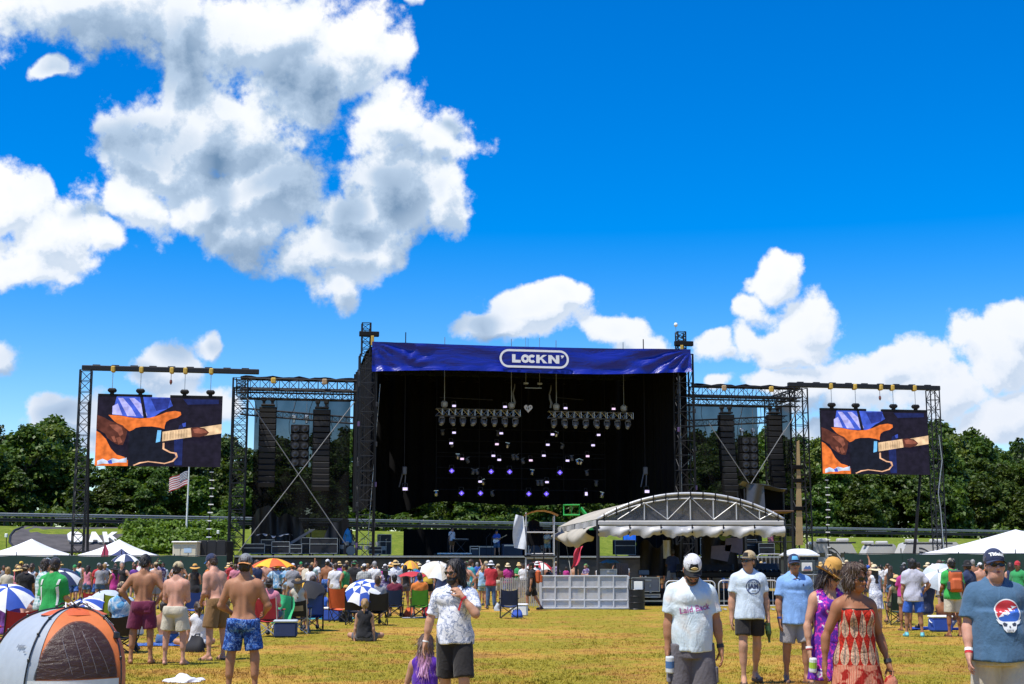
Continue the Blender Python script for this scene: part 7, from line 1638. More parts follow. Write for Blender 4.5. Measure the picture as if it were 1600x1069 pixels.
def build_tent():
 FL,FR=gnd(36,17.6),gnd(186,18.1);BL,BR_=FL+Vector((-.95,1.4,0)),FR+Vector((-.50,1.6,0));c=(FL+FR+BL+BR_)/4;H=1.06;top=Vector((gx(116,18.6,1),18.6,0))
 t=thing('dome_tent','grey and orange dome tent with a dark mesh window and black poles on the grass','tent',c);cor=[FL,FR,BR_,BL]
 ORF=M('tent_orange',(.60,.155,.035),.55,var=.12,vscale=4,bump=.5,bscale=6);GRF=M('tent_grey',(.35,.385,.42),.5,var=.08,bump=.4,bscale=6);RDF=M('tent_red_orange',(.55,.10,.02),.55,var=.12,bump=.3,bscale=6)
 def P(k,s,q,off=0):
  b=cor[k].lerp(cor[(k+1)%4],s);mid=(cor[k]+cor[(k+1)%4])/2;b=b+(mid-c).normalized()*(.10*math.sin(s*math.pi))
  a=q*math.pi/2;hz=math.cos(a)**.84;e=c.lerp(top,q);p=e+(b-c)*hz;p.z=H*math.sin(a)**.80-.03*math.sin(s*math.pi)*math.sin(2*a);n=(b-c).normalized()
  return p+n*off+Vector((0,0,off*.6))
 for k,mt in((0,ORF),(1,RDF),(2,ORF),(3,GRF)):
  m=MB();m.grid(lambda s,q:P(k,s,q*.97),18,18,(0,0,-.004));m.build('fly_panel',mt,t,smooth=True)
 m=MB();m.grid(lambda s,q:P(0,.0+.10*s,q*.92,.008),3,18);m.build('seam_panel',GRF,t,smooth=True)
 m=MB();m.lathe((top.x,top.y,H-.03),[(.42,-.05),(.3,.0),(.15,.03),(0,.035)],16);m.build('roof_cap',RDF,t,smooth=True)
 # window of dark mesh in the front
 mm=bpy.data.materials.new('tent_mesh');mm.use_nodes=True;q_=mm.node_tree;bs=q_.nodes['Principled BSDF'];bs.inputs['Base Color'].default_value=(.022,.018,.018,1);bs.inputs['Roughness'].default_value=.35;bs.inputs['Alpha'].default_value=.78
 bp=nd(q_,'ShaderNodeBump');bp.inputs['Strength'].default_value=.8;bp.inputs['Distance'].default_value=.03;n=tnoise(q_,objvec(q_,(3,3,9)),2.0,5,.6,1.0);lk(q_,n,bp.inputs['Height']);lk(q_,bp.outputs[0],bs.inputs['Normal'])
 arch=lambda s:.63*max(0,1-abs((s-.52)/.44)**2.3)**.5
 m=MB();m.grid(lambda s,v:P(0,.085+.87*s,.09+max(0,arch(.085+.87*s)-.07)*v,.014),28,12);w=m.build('mesh_window',mm,t,smooth=True)
 for k in range(4):
  m=MB();m.path([P(0,.30+.13*k+.17*j/6,.12+(.42-.07*abs(k-1.5))*(1-j/6),.022)for j in range(7)],.003,4);m.build('mesh_glint',M('painted_glint',(.20,.18,.19),.3),w)  # pale strips laid on the mesh to imitate glints of light
 m=MB();m.grid(lambda s,v:P(0,.02+.96*s,.0+.085*v,.010),14,2);m.build('hem_panel',F_WH,t,smooth=True)
 PO=M('tent_pole',(.012,.012,.014),.4)
 for k in(0,1,2,3):
  m=MB();m.path([P(k,0,q,.018)for q in np.linspace(0,1,20)],.010,6);m.build('pole',PO,t,smooth=True)
  for q in(.22,.45,.66):m=MB();m.bbox(P(k,0,q,.018),(.03,.03,.05),.008);m.build('pole_clip',PO,t)
 hub=Vector((top.x,top.y,H+.02));m=MB();m.lathe(hub,[(0,.03),(.06,.02),(.07,-.01),(0,-.02)],10);m.build('pole_hub',PO,t)
 for k in range(9):
  a=k*.7;m=MB();m.path([hub+Vector((.04*math.cos(a),.04*math.sin(a),0)),hub+Vector((.16*math.cos(a),.14*math.sin(a),.05)),hub+Vector((.27*math.cos(a+.3),.2*math.sin(a),-.01))],.009,5);m.build('hub_strap',PO if k%3 else F_WH,t)
 m=MB();m.lathe(P(1,0,.42,.03),[(0,.05),(.04,.03),(.045,-.03),(0,-.05)],8);m.build('toggle',PO,t)
 # printed names on the fly
 def flat_text(txt,size,k,s,q,mat,roll):
  p=P(k,s,q,.012);du=(P(k,s+.05,q,.012)-P(k,s-.05,q,.012)).normalized();dv=(P(k,s,q+.03,.012)-P(k,s,q-.03,.012)).normalized();n=du.cross(dv).normalized();me=font_mesh(txt,size,0,.002);m=MB()
  ca,sa=math.cos(roll),math.sin(roll);m.add([p+(du*(v.co.x*ca-v.co.y*sa)+dv*(v.co.x*sa+v.co.y*ca))+n*.012 for v in me.vertices],[tuple(f.vertices)for f in me.polygons]);bpy.data.meshes.remove(me);m.build('lettering',mat,t)
 flat_text('Aspluer',.075,3,.80,.34,M('print_grey',(.12,.13,.15),.6),0);flat_text('tent',.035,3,.90,.29,M('print_grey',(.12,.13,.15),.6),0)
 flat_text('Alpine',.085,1,.12,.62,F_WH,-1.25)
 for k,(p,r_)in enumerate(((FL.lerp(FR,.56)+Vector((-.10,.55,.34)),(.38,.26,.36)),(FL.lerp(FR,.18)+Vector((0,.6,.3)),(.24,.25,.3)))):
  b=thing('duffel_bag',('big mauve-grey rounded bag seen through the tent\'s mesh window','dark brown rounded bag at the pole side inside the tent\'s mesh window')[k],'bag',p-Vector((0,0,r_[2])),0,'bags inside the tent');m=MB();m.lathe(p,[(0,-r_[2])]+[(math.sin(a)**.8,-math.cos(a)*r_[2])for a in np.linspace(.2,2.95,9)]+[(0,r_[2])],18,sx=r_[0],sy=r_[1]);m.build('bag_body',M('mauve_bag',(.16,.11,.13),.6,bump=.3,bscale=5)if k==0 else M('brown_bag',(.05,.03,.028),.6),b,smooth=True);m=MB();m.path([p+Vector((r_[0]*.9*math.cos(a),-.02,r_[2]*.97*math.sin(a)))for a in np.linspace(.3,2.8,10)],.012,5);m.build('piping',M('bag_piping',(.06,.04,.05),.5),b)
build_tent()
def build_cloths():
 c=gnd(288,20.2);t=thing('white_cloth','crumpled white cloth lying on the grass behind the blue-shorts man','cloth',c);r=np.random.RandomState(2)
 m=MB();m.grid(lambda s,v:(c.x+(s-.5)*.55*(1-.35*abs(2*v-1))+.04*math.sin(v*9),c.y+(v-.5)*.5+.05*math.sin(s*8),.012+(.035+.03*math.sin(s*9+v*6)+.02*math.sin(s*21-v*13))*math.sin(s*math.pi)**.5*math.sin(v*math.pi)**.5+.03*math.sin(s*math.pi)*math.sin(v*math.pi)),22,14,(0,0,-.008));m.build('cloth',M('white_cotton',(.72,.72,.76),.85),t,smooth=True)
build_cloths()
# ================================================================== PEOPLE NEAR THE CAMERA
PI=math.pi
def pat(name,fn,rough=.85):
 n='print_'+name
 if n in _mats:return _mats[n]
 m,t,b=base_mat(n,rough);b.inputs['Specular IOR Level'].default_value=.25;v=objvec(t);lk(t,fn(t,v),b.inputs['Base Color'])
 bp=nd(t,'ShaderNodeBump');bp.inputs['Strength'].default_value=.3;bp.inputs['Distance'].default_value=.01;lk(t,tnoise(t,v,45,3),bp.inputs['Height']);fold_bump(t,b,v,bp.outputs[0]);return m
def mixc(t,f,a,b):
 n=nd(t,'ShaderNodeMix',data_type='RGBA');lk(t,f,n.inputs[0])
 for i,x in((6,a),(7,b)):
  if isinstance(x,tuple):n.inputs[i].default_value=(*x,1)
  else:lk(t,x,n.inputs[i])
 return n.outputs[2]
def mth(t,op,a,b=None,c=None):
 n=nd(t,'ShaderNodeMath',operation=op)
 for i,x in enumerate((a,b,c)):
  if x is None:continue
  if isinstance(x,(int,float)):n.inputs[i].default_value=x
  else:lk(t,x,n.inputs[i])
 return n.outputs[0]
def xyz(t,v):n=nd(t,'ShaderNodeSeparateXYZ');lk(t,v,n.inputs[0]);return n.outputs
def floral(t,v,base=(.11,.02,.30),c2=(.50,.03,.33),c3=(.75,.65,.72)):
 a=ramp(t,tnoise(t,v,9,3,.6,.8),[(.44,base),(.50,c2),(.60,c3)],'CONSTANT');return mixc(t,ramp(t,tnoise(t,v,26,3),[(.52,(0,0,0)),(.56,(1,1,1))]),a,base)
def paisley(t,v):
# rows of pointed leaf medallions on scarlet, pale and ornamented inside
 s=xyz(t,v);ang=mth(t,'ARCTAN2',s[0],mth(t,'MULTIPLY',s[1],-1.0));u=mth(t,'FRACT',mth(t,'MULTIPLY_ADD',ang,1.9099,.5));w=mth(t,'FRACT',mth(t,'MULTIPLY_ADD',s[2],4.6,.25))
 du=mth(t,'ABSOLUTE',mth(t,'SUBTRACT',u,.5));half=mth(t,'MULTIPLY',mth(t,'SINE',mth(t,'MULTIPLY',mth(t,'POWER',w,.62),PI)),.44);e=mth(t,'DIVIDE',du,mth(t,'MAXIMUM',half,.01))
 c=ramp(t,e,[(0,(.30,.20,.15)),(.22,(.62,.42,.28)),(.38,(.50,.06,.03)),(.46,(.66,.46,.30)),(.66,(.30,.16,.11)),(.76,(.68,.47,.30)),(.98,(.47,.022,.010))],'CONSTANT')
 fine=ramp(t,tnoise(t,v,70,2),[(.45,(.55,.55,.55)),(.55,(1.05,1.05,1.05))]);m=nd(t,'ShaderNodeVectorMath',operation='MULTIPLY');lk(t,c,m.inputs[0]);lk(t,fine,m.inputs[1])
 # below the hips the cloth turns to broken stripes
 st=ramp(t,mth(t,'FRACT',mth(t,'MULTIPLY',ang,6.5)),[(0,(.60,.34,.24)),(.35,(.47,.03,.02)),(.5,(.64,.44,.32)),(.7,(.5,.12,.07))],'CONSTANT');band=ramp(t,tnoise(t,v,14,3),[(.42,(.5,.04,.03)),(.5,(.9,.75,.65))]);m2=nd(t,'ShaderNodeVectorMath',operation='MULTIPLY');lk(t,st,m2.inputs[0]);lk(t,band,m2.inputs[1])
 z=mth(t,'LESS_THAN',s[2],.82);return mixc(t,z,m.outputs[0],m2.outputs[0])
def plaid(t,v,a=(.62,.66,.66),b=(.05,.25,.22)):
 s=xyz(t,v);f1=mth(t,'GREATER_THAN',mth(t,'FRACT',mth(t,'MULTIPLY',s[0],16)),.55);f2=mth(t,'GREATER_THAN',mth(t,'FRACT',mth(t,'MULTIPLY',s[2],16)),.55);f3=mth(t,'GREATER_THAN',mth(t,'FRACT',mth(t,'MULTIPLY',s[1],16)),.6)
 return mixc(t,mth(t,'MULTIPLY',mth(t,'ADD',f1,mth(t,'ADD',f2,f3)),.33),a,b)
def tiedye(c1,c2):return lambda t,v:mixc(t,ramp(t,tnoise(t,v,5,4,.6,2.0),[(.38,(0,0,0)),(.6,(1,1,1))]),c1,c2)
def scribble(base,ink,sc=9,lo=.488,hi=.50):
 def f(t,v):
  k=ramp(t,tnoise(t,v,sc,5,.65,.6),[(lo-.03,(0,0,0)),(lo,(1,1,1)),(hi,(1,1,1)),(hi+.03,(0,0,0))]);return mixc(t,k,base,ink)
 return f
PAT=dict(floral=pat('floral',floral),paisley=pat('paisley',paisley),plaid=pat('plaid',plaid),leafy=pat('leafy_white',scribble((.70,.71,.74),(.25,.29,.40),11,.48,.51)),blueswim=pat('blue_swim',lambda t,v:ramp(t,tnoise(t,v,16,4,.6,1.2),[(.40,(.012,.035,.16)),(.48,(.03,.12,.42)),(.56,(.25,.36,.58)),(.60,(.02,.06,.24))],'CONSTANT')),tie_blue=pat('tie_blue',tiedye((.60,.66,.70),(.06,.28,.52))),grey_check=pat('grey_check',lambda t,v:plaid(t,v,(.48,.48,.45),(.20,.22,.22))),camo=pat('camo',lambda t,v:ramp(t,tnoise(t,v,14,3),[(.4,(.035,.04,.025)),(.48,(.09,.08,.04)),(.56,(.16,.15,.09))],'CONSTANT')),greenplaid=pat('green_plaid',lambda t,v:plaid(t,v,(.03,.16,.15),(.5,.55,.52))),purple_print=pat('purple_print',lambda t,v:floral(t,v,(.10,.06,.16),(.35,.32,.42),(.6,.58,.62))),laid=pat('pale_wash',lambda t,v:ramp(t,tnoise(t,v,4.5,3,.5,.6),[(.30,(.50,.60,.66)),(.50,(.58,.67,.71)),(.62,(.62,.66,.66)),(.72,(.66,.60,.54))])))
def cl(n,c):return cloth(n,c)
W_TEE,SKY_TEE,POLO,TEALB=cl('white_tee',(.68,.69,.71)),cl('pale_blue_tee',(.54,.62,.69)),cl('polo_blue',(.20,.36,.66)),cl('faded_blue',(.055,.12,.20))
SH_GREY,SH_BLK,SH_CREAM,SH_MAR,SH_BRN,SH_LG=cl('grey_shorts',(.115,.105,.115)),cl('black_shorts',(.020,.018,.018)),cl('cream_shorts',(.52,.47,.36)),cl('maroon_shorts',(.14,.018,.055)),cl('brown_shorts',(.20,.11,.042)),cl('light_grey_shorts',(.30,.29,.30))
SANDAL,BLKSHOE=M('brown_sandal',(.09,.05,.03),.7),M('black_shoe',(.02,.02,.022),.6)
STRAW,STRAW2,OCHRE=M('straw',(.62,.43,.17),.85,var=.2,vscale=20,bump=.6,bscale=60),M('pale_straw',(.66,.55,.34),.85,var=.2,vscale=20,bump=.6,bscale=60),M('ochre_felt',(.55,.29,.06),.8,var=.15,vscale=12)
NAVYCAP,BLKCAP,WHTCAP,TANCAP,GREYCAP=cl('navy_cap',(.022,.032,.075)),cl('black_cap',(.012,.012,.014)),cl('white_cap',(.62,.62,.64)),cl('tan_cap',(.42,.32,.18)),cl('grey_cap',(.20,.21,.22))
INKN,INKP,GOLD=M('navy_ink',(.03,.05,.13),.7),M('pink_ink',(.42,.10,.30),.7),M('gold_thread',(.62,.48,.22),.6)
def bottle(label,p,mat,axis=(0,0,1),size=1.0,can=False,lab=None):
 t=thing('can' if can else 'bottle',label,'drink',p);a=Matrix.Rotation(0,3,'X');q=Vector((0,0,1)).rotation_difference(Vector(axis)).to_matrix();r=.033*size
 prof=[(0,0),(r*.9,0),(r,.01),(r,.11*size),(r*.85,.12*size),(0,.12*size)]if can else[(0,0),(r,.003),(r,.12*size),(r*.5,.16*size),(r*.38,.20*size),(r*.42,.215*size),(0,.215*size)]
 m=MB();m.lathe(p,prof,14,q);m.build('container',mat,t,smooth=False);m=MB();m.lathe(p,[(r*1.02,.035*size),(r*1.02,.085*size)],14,q);m.build('label_band',lab or WHITE,t)
 return t
def H_skull_tee():
 f=Fig('heavy man in a faded blue tee printed with a red-blue lightning skull, navy cap',gnd(1570,12),-.10,H=1.735,tone='pink',h=.013,fat=.36,head=(.05,-.10,0),armR=((.26,.10,-1),(.10,.42,-1)),armL=((.24,.0,-1),(.1,.35,-1)),legL=((.08,.18,-1),(.02,-.1,-1)),legR=((.08,-.1,-1),(.02,-.22,-1)),bare_torso=False)
 f.build_body();f.hair('brown','crop');f.face((.034,.018));s=f.shirt(TEALB,hem=-.10,sleeve=.74,loose=.022,flare=.05,seed=3,wr=.009);f.bottoms(SH_CREAM,.95,.035,waist=-.02);f.shoes(BLKSHOE);c=f.cap_hat(NAVYCAP,logo=None)
 b=f.hp(0,.105,.175);decal_text(f,c,'Titleist',.042,b,(1,0,0),(0,.35,1),WHITE,.004,.002)
 f.strap('wristband',-1,.90,F_RED,.03);f.strap('wristband',-1,.82,WHITE,.025);g=M('watch_strap',(.02,.02,.022),.5);f.strap('watch',1,.92,g,.03)
 # emblem: skull whose dome is split red and blue by a jagged white bolt
 RD,BL,WT,DK=M('emblem_red',(.50,.025,.035),.7),M('emblem_blue',(.02,.10,.42),.7),M('emblem_white',(.72,.74,.74),.7),M('emblem_dark',(.03,.04,.07),.7)
 circ=lambda r,n=28,a0=0,a1=2*PI,cx=0,cz=0:[(cx+r*math.cos(a),cz+r*math.sin(a))for a in np.linspace(a0,a1,n,endpoint=(a1-a0)<6.2)]
 R1=.098;bolt=[(.085,.045),(.03,.052),(.045,.028),(.005,.034),(.018,.010),(-.02,.016),(-.008,-.008),(-.045,-.002),(-.085,-.042),(-.038,-.030),(-.046,-.016),(-.008,-.024),(-.022,-.002),(.016,-.008),(.004,.012),(.042,.008),(.030,.030)]
 P=[(circ(R1+.010),2),(circ(R1,20,R(22),R(206)),0),(circ(R1,20,R(206),R(382)),1),(bolt,2),([(-.105,-.055),(-.085,-.09),(-.06,-.10),(-.052,-.135),(-.03,-.16),(.03,-.16),(.052,-.135),(.06,-.10),(.085,-.09),(.105,-.055),(.05,-.075),(-.05,-.075)],2)]
 eye=lambda q:[(q*.018,-.092),(q*.045,-.080),(q*.058,-.092),(q*.048,-.112),(q*.026,-.112)]
 P+=[(eye(1),3),(eye(-1),3),([(-.008,-.118),(0,-.105),(.008,-.118),(0,-.124)],3)]+[([(x-.0025,-.156),(x+.0025,-.156),(x+.0025,-.138),(x-.0025,-.138)],3)for x in(-.022,-.011,0,.011,.022)]
 decal(f,s,P,f.tp(.045,0,.30),(1,0,0),(0,0,1),[RD,BL,WT,DK],name='emblem')
def H_red_dress():
 f=Fig('woman in a strapless red paisley dress and dark sunglasses, brown bobbed hair',gnd(1345,11.6),.22,H=1.62,tone='bronze',h=.012,sex='f',head=(.42,.02,0),armR=((.42,-.12,-1),(.10,.06,-1)),armL=((.30,-.02,-1),(.12,.42,-1)),legL=((.04,.2,-1),(.0,-.1,-1)),legR=((.04,-.15,-1),(.0,-.3,-1)))
 f.build_body();f.hair('brown','bob',seed=2);f.face((.035,.022));f.shirt(PAT['paisley'],hem=.05,kind='strapless',top=.425,loose=.009,flare=.0,name='dress_bodice',wr=.003);f.skirt(PAT['paisley'],-.80,.16,(.33,.29),(.155,.128),name='dress_skirt',ripple=.07)
 m=MB();n=26;m.add([f.tp((.150+e)*math.cos(2*PI*k/n),(.138+e)*math.sin(2*PI*k/n)+.012,z)for z,e in((.415,.004),(.432,.003))for k in range(n)],[(k,(k+1)%n,n+(k+1)%n,n+k)for k in range(n)]);m.build('dress_trim',BLKCAP,f.t,local=True)
 f.shoes(SANDAL,'sandal');f.strap('watch',1,.88,BLKSHOE,.03)
 b=f.arm[1];p=Vector((f.t.matrix_basis@Vector(b['hc'].tolist())))+Vector((.0,-.02,-.06));t=thing('cloth_pouch','bundled red printed cloth held at the side of the paisley dress','pouch',p);m=MB();m.lathe(p,[(0,.05),(.03,.04),(.05,0),(.055,-.06),(.03,-.11),(0,-.12)],12,sx=1.1,sy=.7);m.build('pouch_body',PAT['paisley'],t,smooth=True);m=MB();m.path([p+Vector((.0,0,.04)),p+Vector((.03,0,.075)),p+Vector((-.02,.01,.08))],.006,5);m.build('cord',BLKCAP,t)
def H_purple_dress():
 f=Fig('woman in a purple floral halter dress under an ochre felt hat, looking down',gnd(1302,13.6),.25,H=1.63,tone='light',h=.014,sex='f',head=(.45,.42,0),armR=((.34,.05,-1),(.05,.22,-1)),armL=((.25,.0,-1),(.1,.3,-1)),legL=((.04,.2,-1),(.0,-.1,-1)))
 f.build_body();f.hair('dark','shoulder');f.face((.034,.018));f.shirt(PAT['floral'],hem=.0,kind='tank',loose=.009,flare=.0,neck=.085,vneck=.06,name='dress_bodice',wr=.003);f.skirt(PAT['floral'],-.36,.16,(.235,.20),(.14,.118),name='dress_skirt');f.brim_hat(OCHRE,.165,.13,M('hat_cord',(.25,.14,.05),.8),droop=-.015,wav=.028,flat=True);f.shoes(SANDAL,'sandal')
 f.strap('bracelet',-1,.90,F_WH,.02);f.strap('bracelet',-1,.96,F_RED,.012)
 p=f.t.matrix_basis@Vector(f.arm[-1]['hc'].tolist());bottle('white and lime-banded drink can held low by the purple-dress woman',p+Vector((0,-.03,-.13)),M('can_white',(.7,.72,.7),.3),(.05,-.1,1),1.1,True,M('can_lime',(.35,.55,.05),.4))
def H_polo():
 f=Fig('man in a light blue polo, blue cap and sunglasses, grey shorts',gnd(1246,20),.10,H=1.755,tone='tan',h=.015,fat=.08,head=(-.12,-.02,0),armR=((.20,.02,-1),(.02,.16,-1)),armL=((.28,-.1,-1),(.0,.1,-1)),legL=((.06,.20,-1),(.0,-.05,-1)),legR=((.08,-.08,-1),(.0,-.18,-1)),bare_torso=False)
 f.build_body();f.hair('brown','crop');f.face((.030,.016));s=f.shirt(POLO,hem=-.13,sleeve=.70,loose=.015,flare=.035,neck=.066,vneck=.035,seed=5,wr=.009);f.bottoms(SH_LG,.88,.028,waist=.0);f.shoes(SANDAL,'sandal');f.cap_hat(NAVYCAP,NAVYCAP,panel=M('cap_sky',(.10,.36,.58),.8));f.strap('wristband',-1,.9,F_BLU,.025)
 for q in(-1,1):
  m=MB();m.prism([f.tp(q*.012,.122,.50),f.tp(q*.07,.098,.475),f.tp(q*.085,.05,.535),f.tp(q*.045,.058,.545)][::q],(0,-.012,0));m.build('collar',POLO,s,local=True)
 decal(f,s,[([(-.012,-.02),(.002,-.012),(.014,-.016),(.010,.008),(.016,.022),(.0,.014),(-.010,.02)],0)],f.tp(.085,0,.40),(1,0,0),(0,0,1),[INKN],name='emblem')
def H_jam():
 f=Fig('man in a white tee with a round blue print, black and tan cap, looking aside',gnd(1174,19.8),.06,H=1.80,tone='light',h=.015,fat=.04,head=(-.85,-.05,0),armR=((.20,-.05,-1),(.06,.12,-1)),armL=((.20,.02,-1),(.05,.14,-1)),legL=((.06,-.22,-1),(.0,-.42,-1)),legR=((.06,.18,-1),(.0,-.02,-1)),bare_torso=False,curlL=1.1)
 f.build_body();f.hair('dark','crop');f.face((.030,.015));s=f.shirt(SKY_TEE,hem=-.08,sleeve=.62,loose=.017,flare=.03,seed=8,wr=.008);f.bottoms(SH_BLK,.66,.026);f.shoes(SANDAL,'sandal');f.cap_hat(TANCAP,BLKCAP,panel=BLKCAP)
 ring=lambda r0,r1,a0,a1,n=10:[(r1*math.cos(a),r1*math.sin(a))for a in np.linspace(a0,a1,n)]+[(r0*math.cos(a),r0*math.sin(a))for a in np.linspace(a1,a0,n)]
 c=f.tp(.03,0,.345);decal(f,s,[(ring(.092,.105,k*PI/2,(k+1)*PI/2),0)for k in range(4)]+[([(-.03+x,-.052),(.03+x,-.052),(x+.03,-.062),(x-.03,-.062)],0)for x in(0,)],c,(1,0,0),(0,0,1),[INKN],name='print_ring')
 decal_text(f,s,'JAM',.085,c,(1,0,0),(0,0,1),INKN,.005,.004);decal_text(f,s,'LOCKN',.038,c+np.array([0,0,.058]),(1,0,0),(0,0,1),INKN,.005,.001)
 p=f.t.matrix_basis@Vector(f.arm[1]['hc'].tolist());bottle('dark green glass bottle hanging from the circle-print man\'s hand',p+Vector((0,-.01,.03)),M('green_glass',(.015,.05,.02),.1),(.08,0,-1),1.25,False,M('green_label',(.04,.10,.03),.6))
def H_laid():
 f=Fig('man with bowed head in a pale tie-wash tee, black and white cap, holding a can',gnd(1084,13.2),.04,H=1.715,tone='tan',h=.013,fat=.06,lean=(.06,0),head=(.0,.62,0),armR=((.15,.02,-1),(.06,.12,-1)),armL=((.22,.02,-1),(.12,.18,-1)),legL=((.05,.12,-1),(.0,-.1,-1)),legR=((.06,-.05,-1),(.0,-.2,-1)),bare_torso=False,curlR=.95)
 f.build_body();f.hair('dark','crop');f.beard('dark',.96);f.face((.03,.016));s=f.shirt(PAT['laid'],hem=-.09,sleeve=.66,loose=.013,flare=.025,seed=12,wr=.009);f.bottoms(SH_GREY,.93,.032,waist=-.02,seed=6,wr=.009);f.shoes(BLKSHOE);f.cap_hat(WHTCAP,BLKCAP,panel=BLKCAP,logo=GOLD);f.strap('watch',1,.88,BLKSHOE,.035)
 for q in(-1,1):m=MB();m.bbox(f.leg[q]['h']+f.leg[q]['t']*.28+np.array([q*.11,0,0]),(.03,.13,.15),.012);m.build('cargo_pocket',SH_GREY,f.botobj,local=True)
 decal_text(f,s,'Laid Back',.075,f.tp(.01,0,.30),(1,0,.16),(-.1,0,1),INKP,.005,.001)
 p=f.t.matrix_basis@Vector(f.arm[-1]['hc'].tolist());bottle('white and blue drink can held by the man with the bowed cap',p+Vector((.005,-.01,-.12)),M('can_pale',(.62,.66,.68),.3),(0,-.1,1),1.25,True,M('can_blue',(.06,.16,.36),.4))
def H_chin():
 f=Fig('bearded man in a white patterned shirt and sunglasses holding his chin',gnd(710,14.6),-.12,H=1.665,tone='light',h=.0125,head=(-.62,.05,0),armR=((.36,.04,-1),(.18,.12,-1)),armL=((.26,.66,-.70),(-.80,-.02,1.0)),legL=((.06,.20,-1),(.02,-.15,-1)),legR=((.05,-.1,-1),(.0,-.35,-1)),curlL=1.25,curlR=.45,bare_torso=False,palmL=(-.6,-.6,-.3))
 f.build_body();f.hair('black','shoulder',seed=4);f.beard('black',1.08);f.face((.034,.019));s=f.shirt(PAT['leafy'],hem=-.07,sleeve=.82,loose=.013,flare=.025,vneck=.05,neck=.066,seed=14,wr=.010);f.bottoms(SH_BLK,.94,.022,seed=5);f.shoes(BLKSHOE)
 f.strap('wristband',1,.86,F_RED,.02);f.strap('bracelet',-1,.93,WHITE,.014)
 p=f.arm[1]['e']+(f.arm[1]['w']-f.arm[1]['e'])*.84;m=MB();m.prism([p+np.array(v)for v in((-.025,-.05,-.02),(-.008,-.05,-.02),(-.035,-.055,-.12),(-.055,-.055,-.11))],(0,-.004,0));m.build('wristband_tail',F_RED,f.t,local=True)
 for q in(-1,1):
  m=MB();m.prism([f.tp(q*.01,.125,.47),f.tp(q*.085,.105,.485),f.tp(q*.085,.045,.545),f.tp(q*.045,.055,.55)][::q],(0,-.01,0));m.build('collar',PAT['leafy'],s,local=True)
SITX=((.68,.80,.06),(-.95,.12,-.16))
def H_purple_hair():
 f=Fig('girl with brown-to-pink long hair in a purple tank top sitting on the grass',gnd(663,16.2),PI-.1,H=1.58,tone='light',h=.013,sex='f',pel=.10,lean=(.10,0),head=(0,.05,0),armL=((.34,.25,-1),(.1,.5,-.8)),armR=((.34,.25,-1),(.1,.5,-.8)),legL=SITX,legR=SITX)
 m,t,b=base_mat('hair_two_tone',.5);v=objvec(t);k=tnoise(t,objvec(t,(1,1,.1)),60,3);z=mth(t,'MULTIPLY_ADD',k,.22,xyz(t,v)[2]);lk(t,ramp(t,z,[(.60,(.42,.20,.36)),(.68,(.30,.13,.20)),(.76,(.13,.07,.045)),(.86,(.075,.042,.028))]),b.inputs['Base Color']);bp=nd(t,'ShaderNodeBump');bp.inputs['Strength'].default_value=.8;lk(t,k,bp.inputs['Height']);lk(t,bp.outputs[0],b.inputs['Normal'])
 f.build_body();f.hair('brown','long',m);f.face();f.shirt(cl('violet_tank',(.085,.018,.30)),hem=-.06,kind='tank',loose=.010,flare=.0,neck=.085,name='tank_top',wr=.004);f.bottoms(cl('dark_leggings',(.03,.03,.05)),.9,.012)
def shirtless(label,px,Y,face,H,tone,hair,cap_,short_mat,armL,armR,head,lean=(0,0),legL=None,legR=None,fat=.0,muscle=.7,length=.86,belt=False,sandal=False,h=.0135,shiny=False,waist=.06,loose=.028,seed=2,hood=None,curl=.5):
 f=Fig(label,gnd(px,Y),face,H=H,tone=tone,h=h,fat=fat,muscle=muscle,lean=lean,head=head,armL=armL,armR=armR,legL=legL or((.15,.02,-1),(.03,-.03,-1)),legR=legR or((.15,.04,-1),(.03,-.03,-1)),curlL=curl,curlR=curl)
 f.build_body();f.hair(hair,'short' if not cap_ else 'crop');f.face();f.bottoms(short_mat,length,loose,waist=waist,seed=seed,wr=.010,flare=.02)
 if cap_:cap_(f)
 if belt:m=MB();n=22;m.add([f.tp((.166+f.fat*.05)*math.cos(2*PI*k/n),(.126+f.fat*.1)*math.sin(2*PI*k/n),z)for z in(waist-.045,waist-.008)for k in range(n)],[(k,(k+1)%n,n+(k+1)%n,n+k)for k in range(n)]);m.build('belt',BLKSHOE,f.t,local=True)
 if sandal:f.shoes(SANDAL,'sandal')
 return f
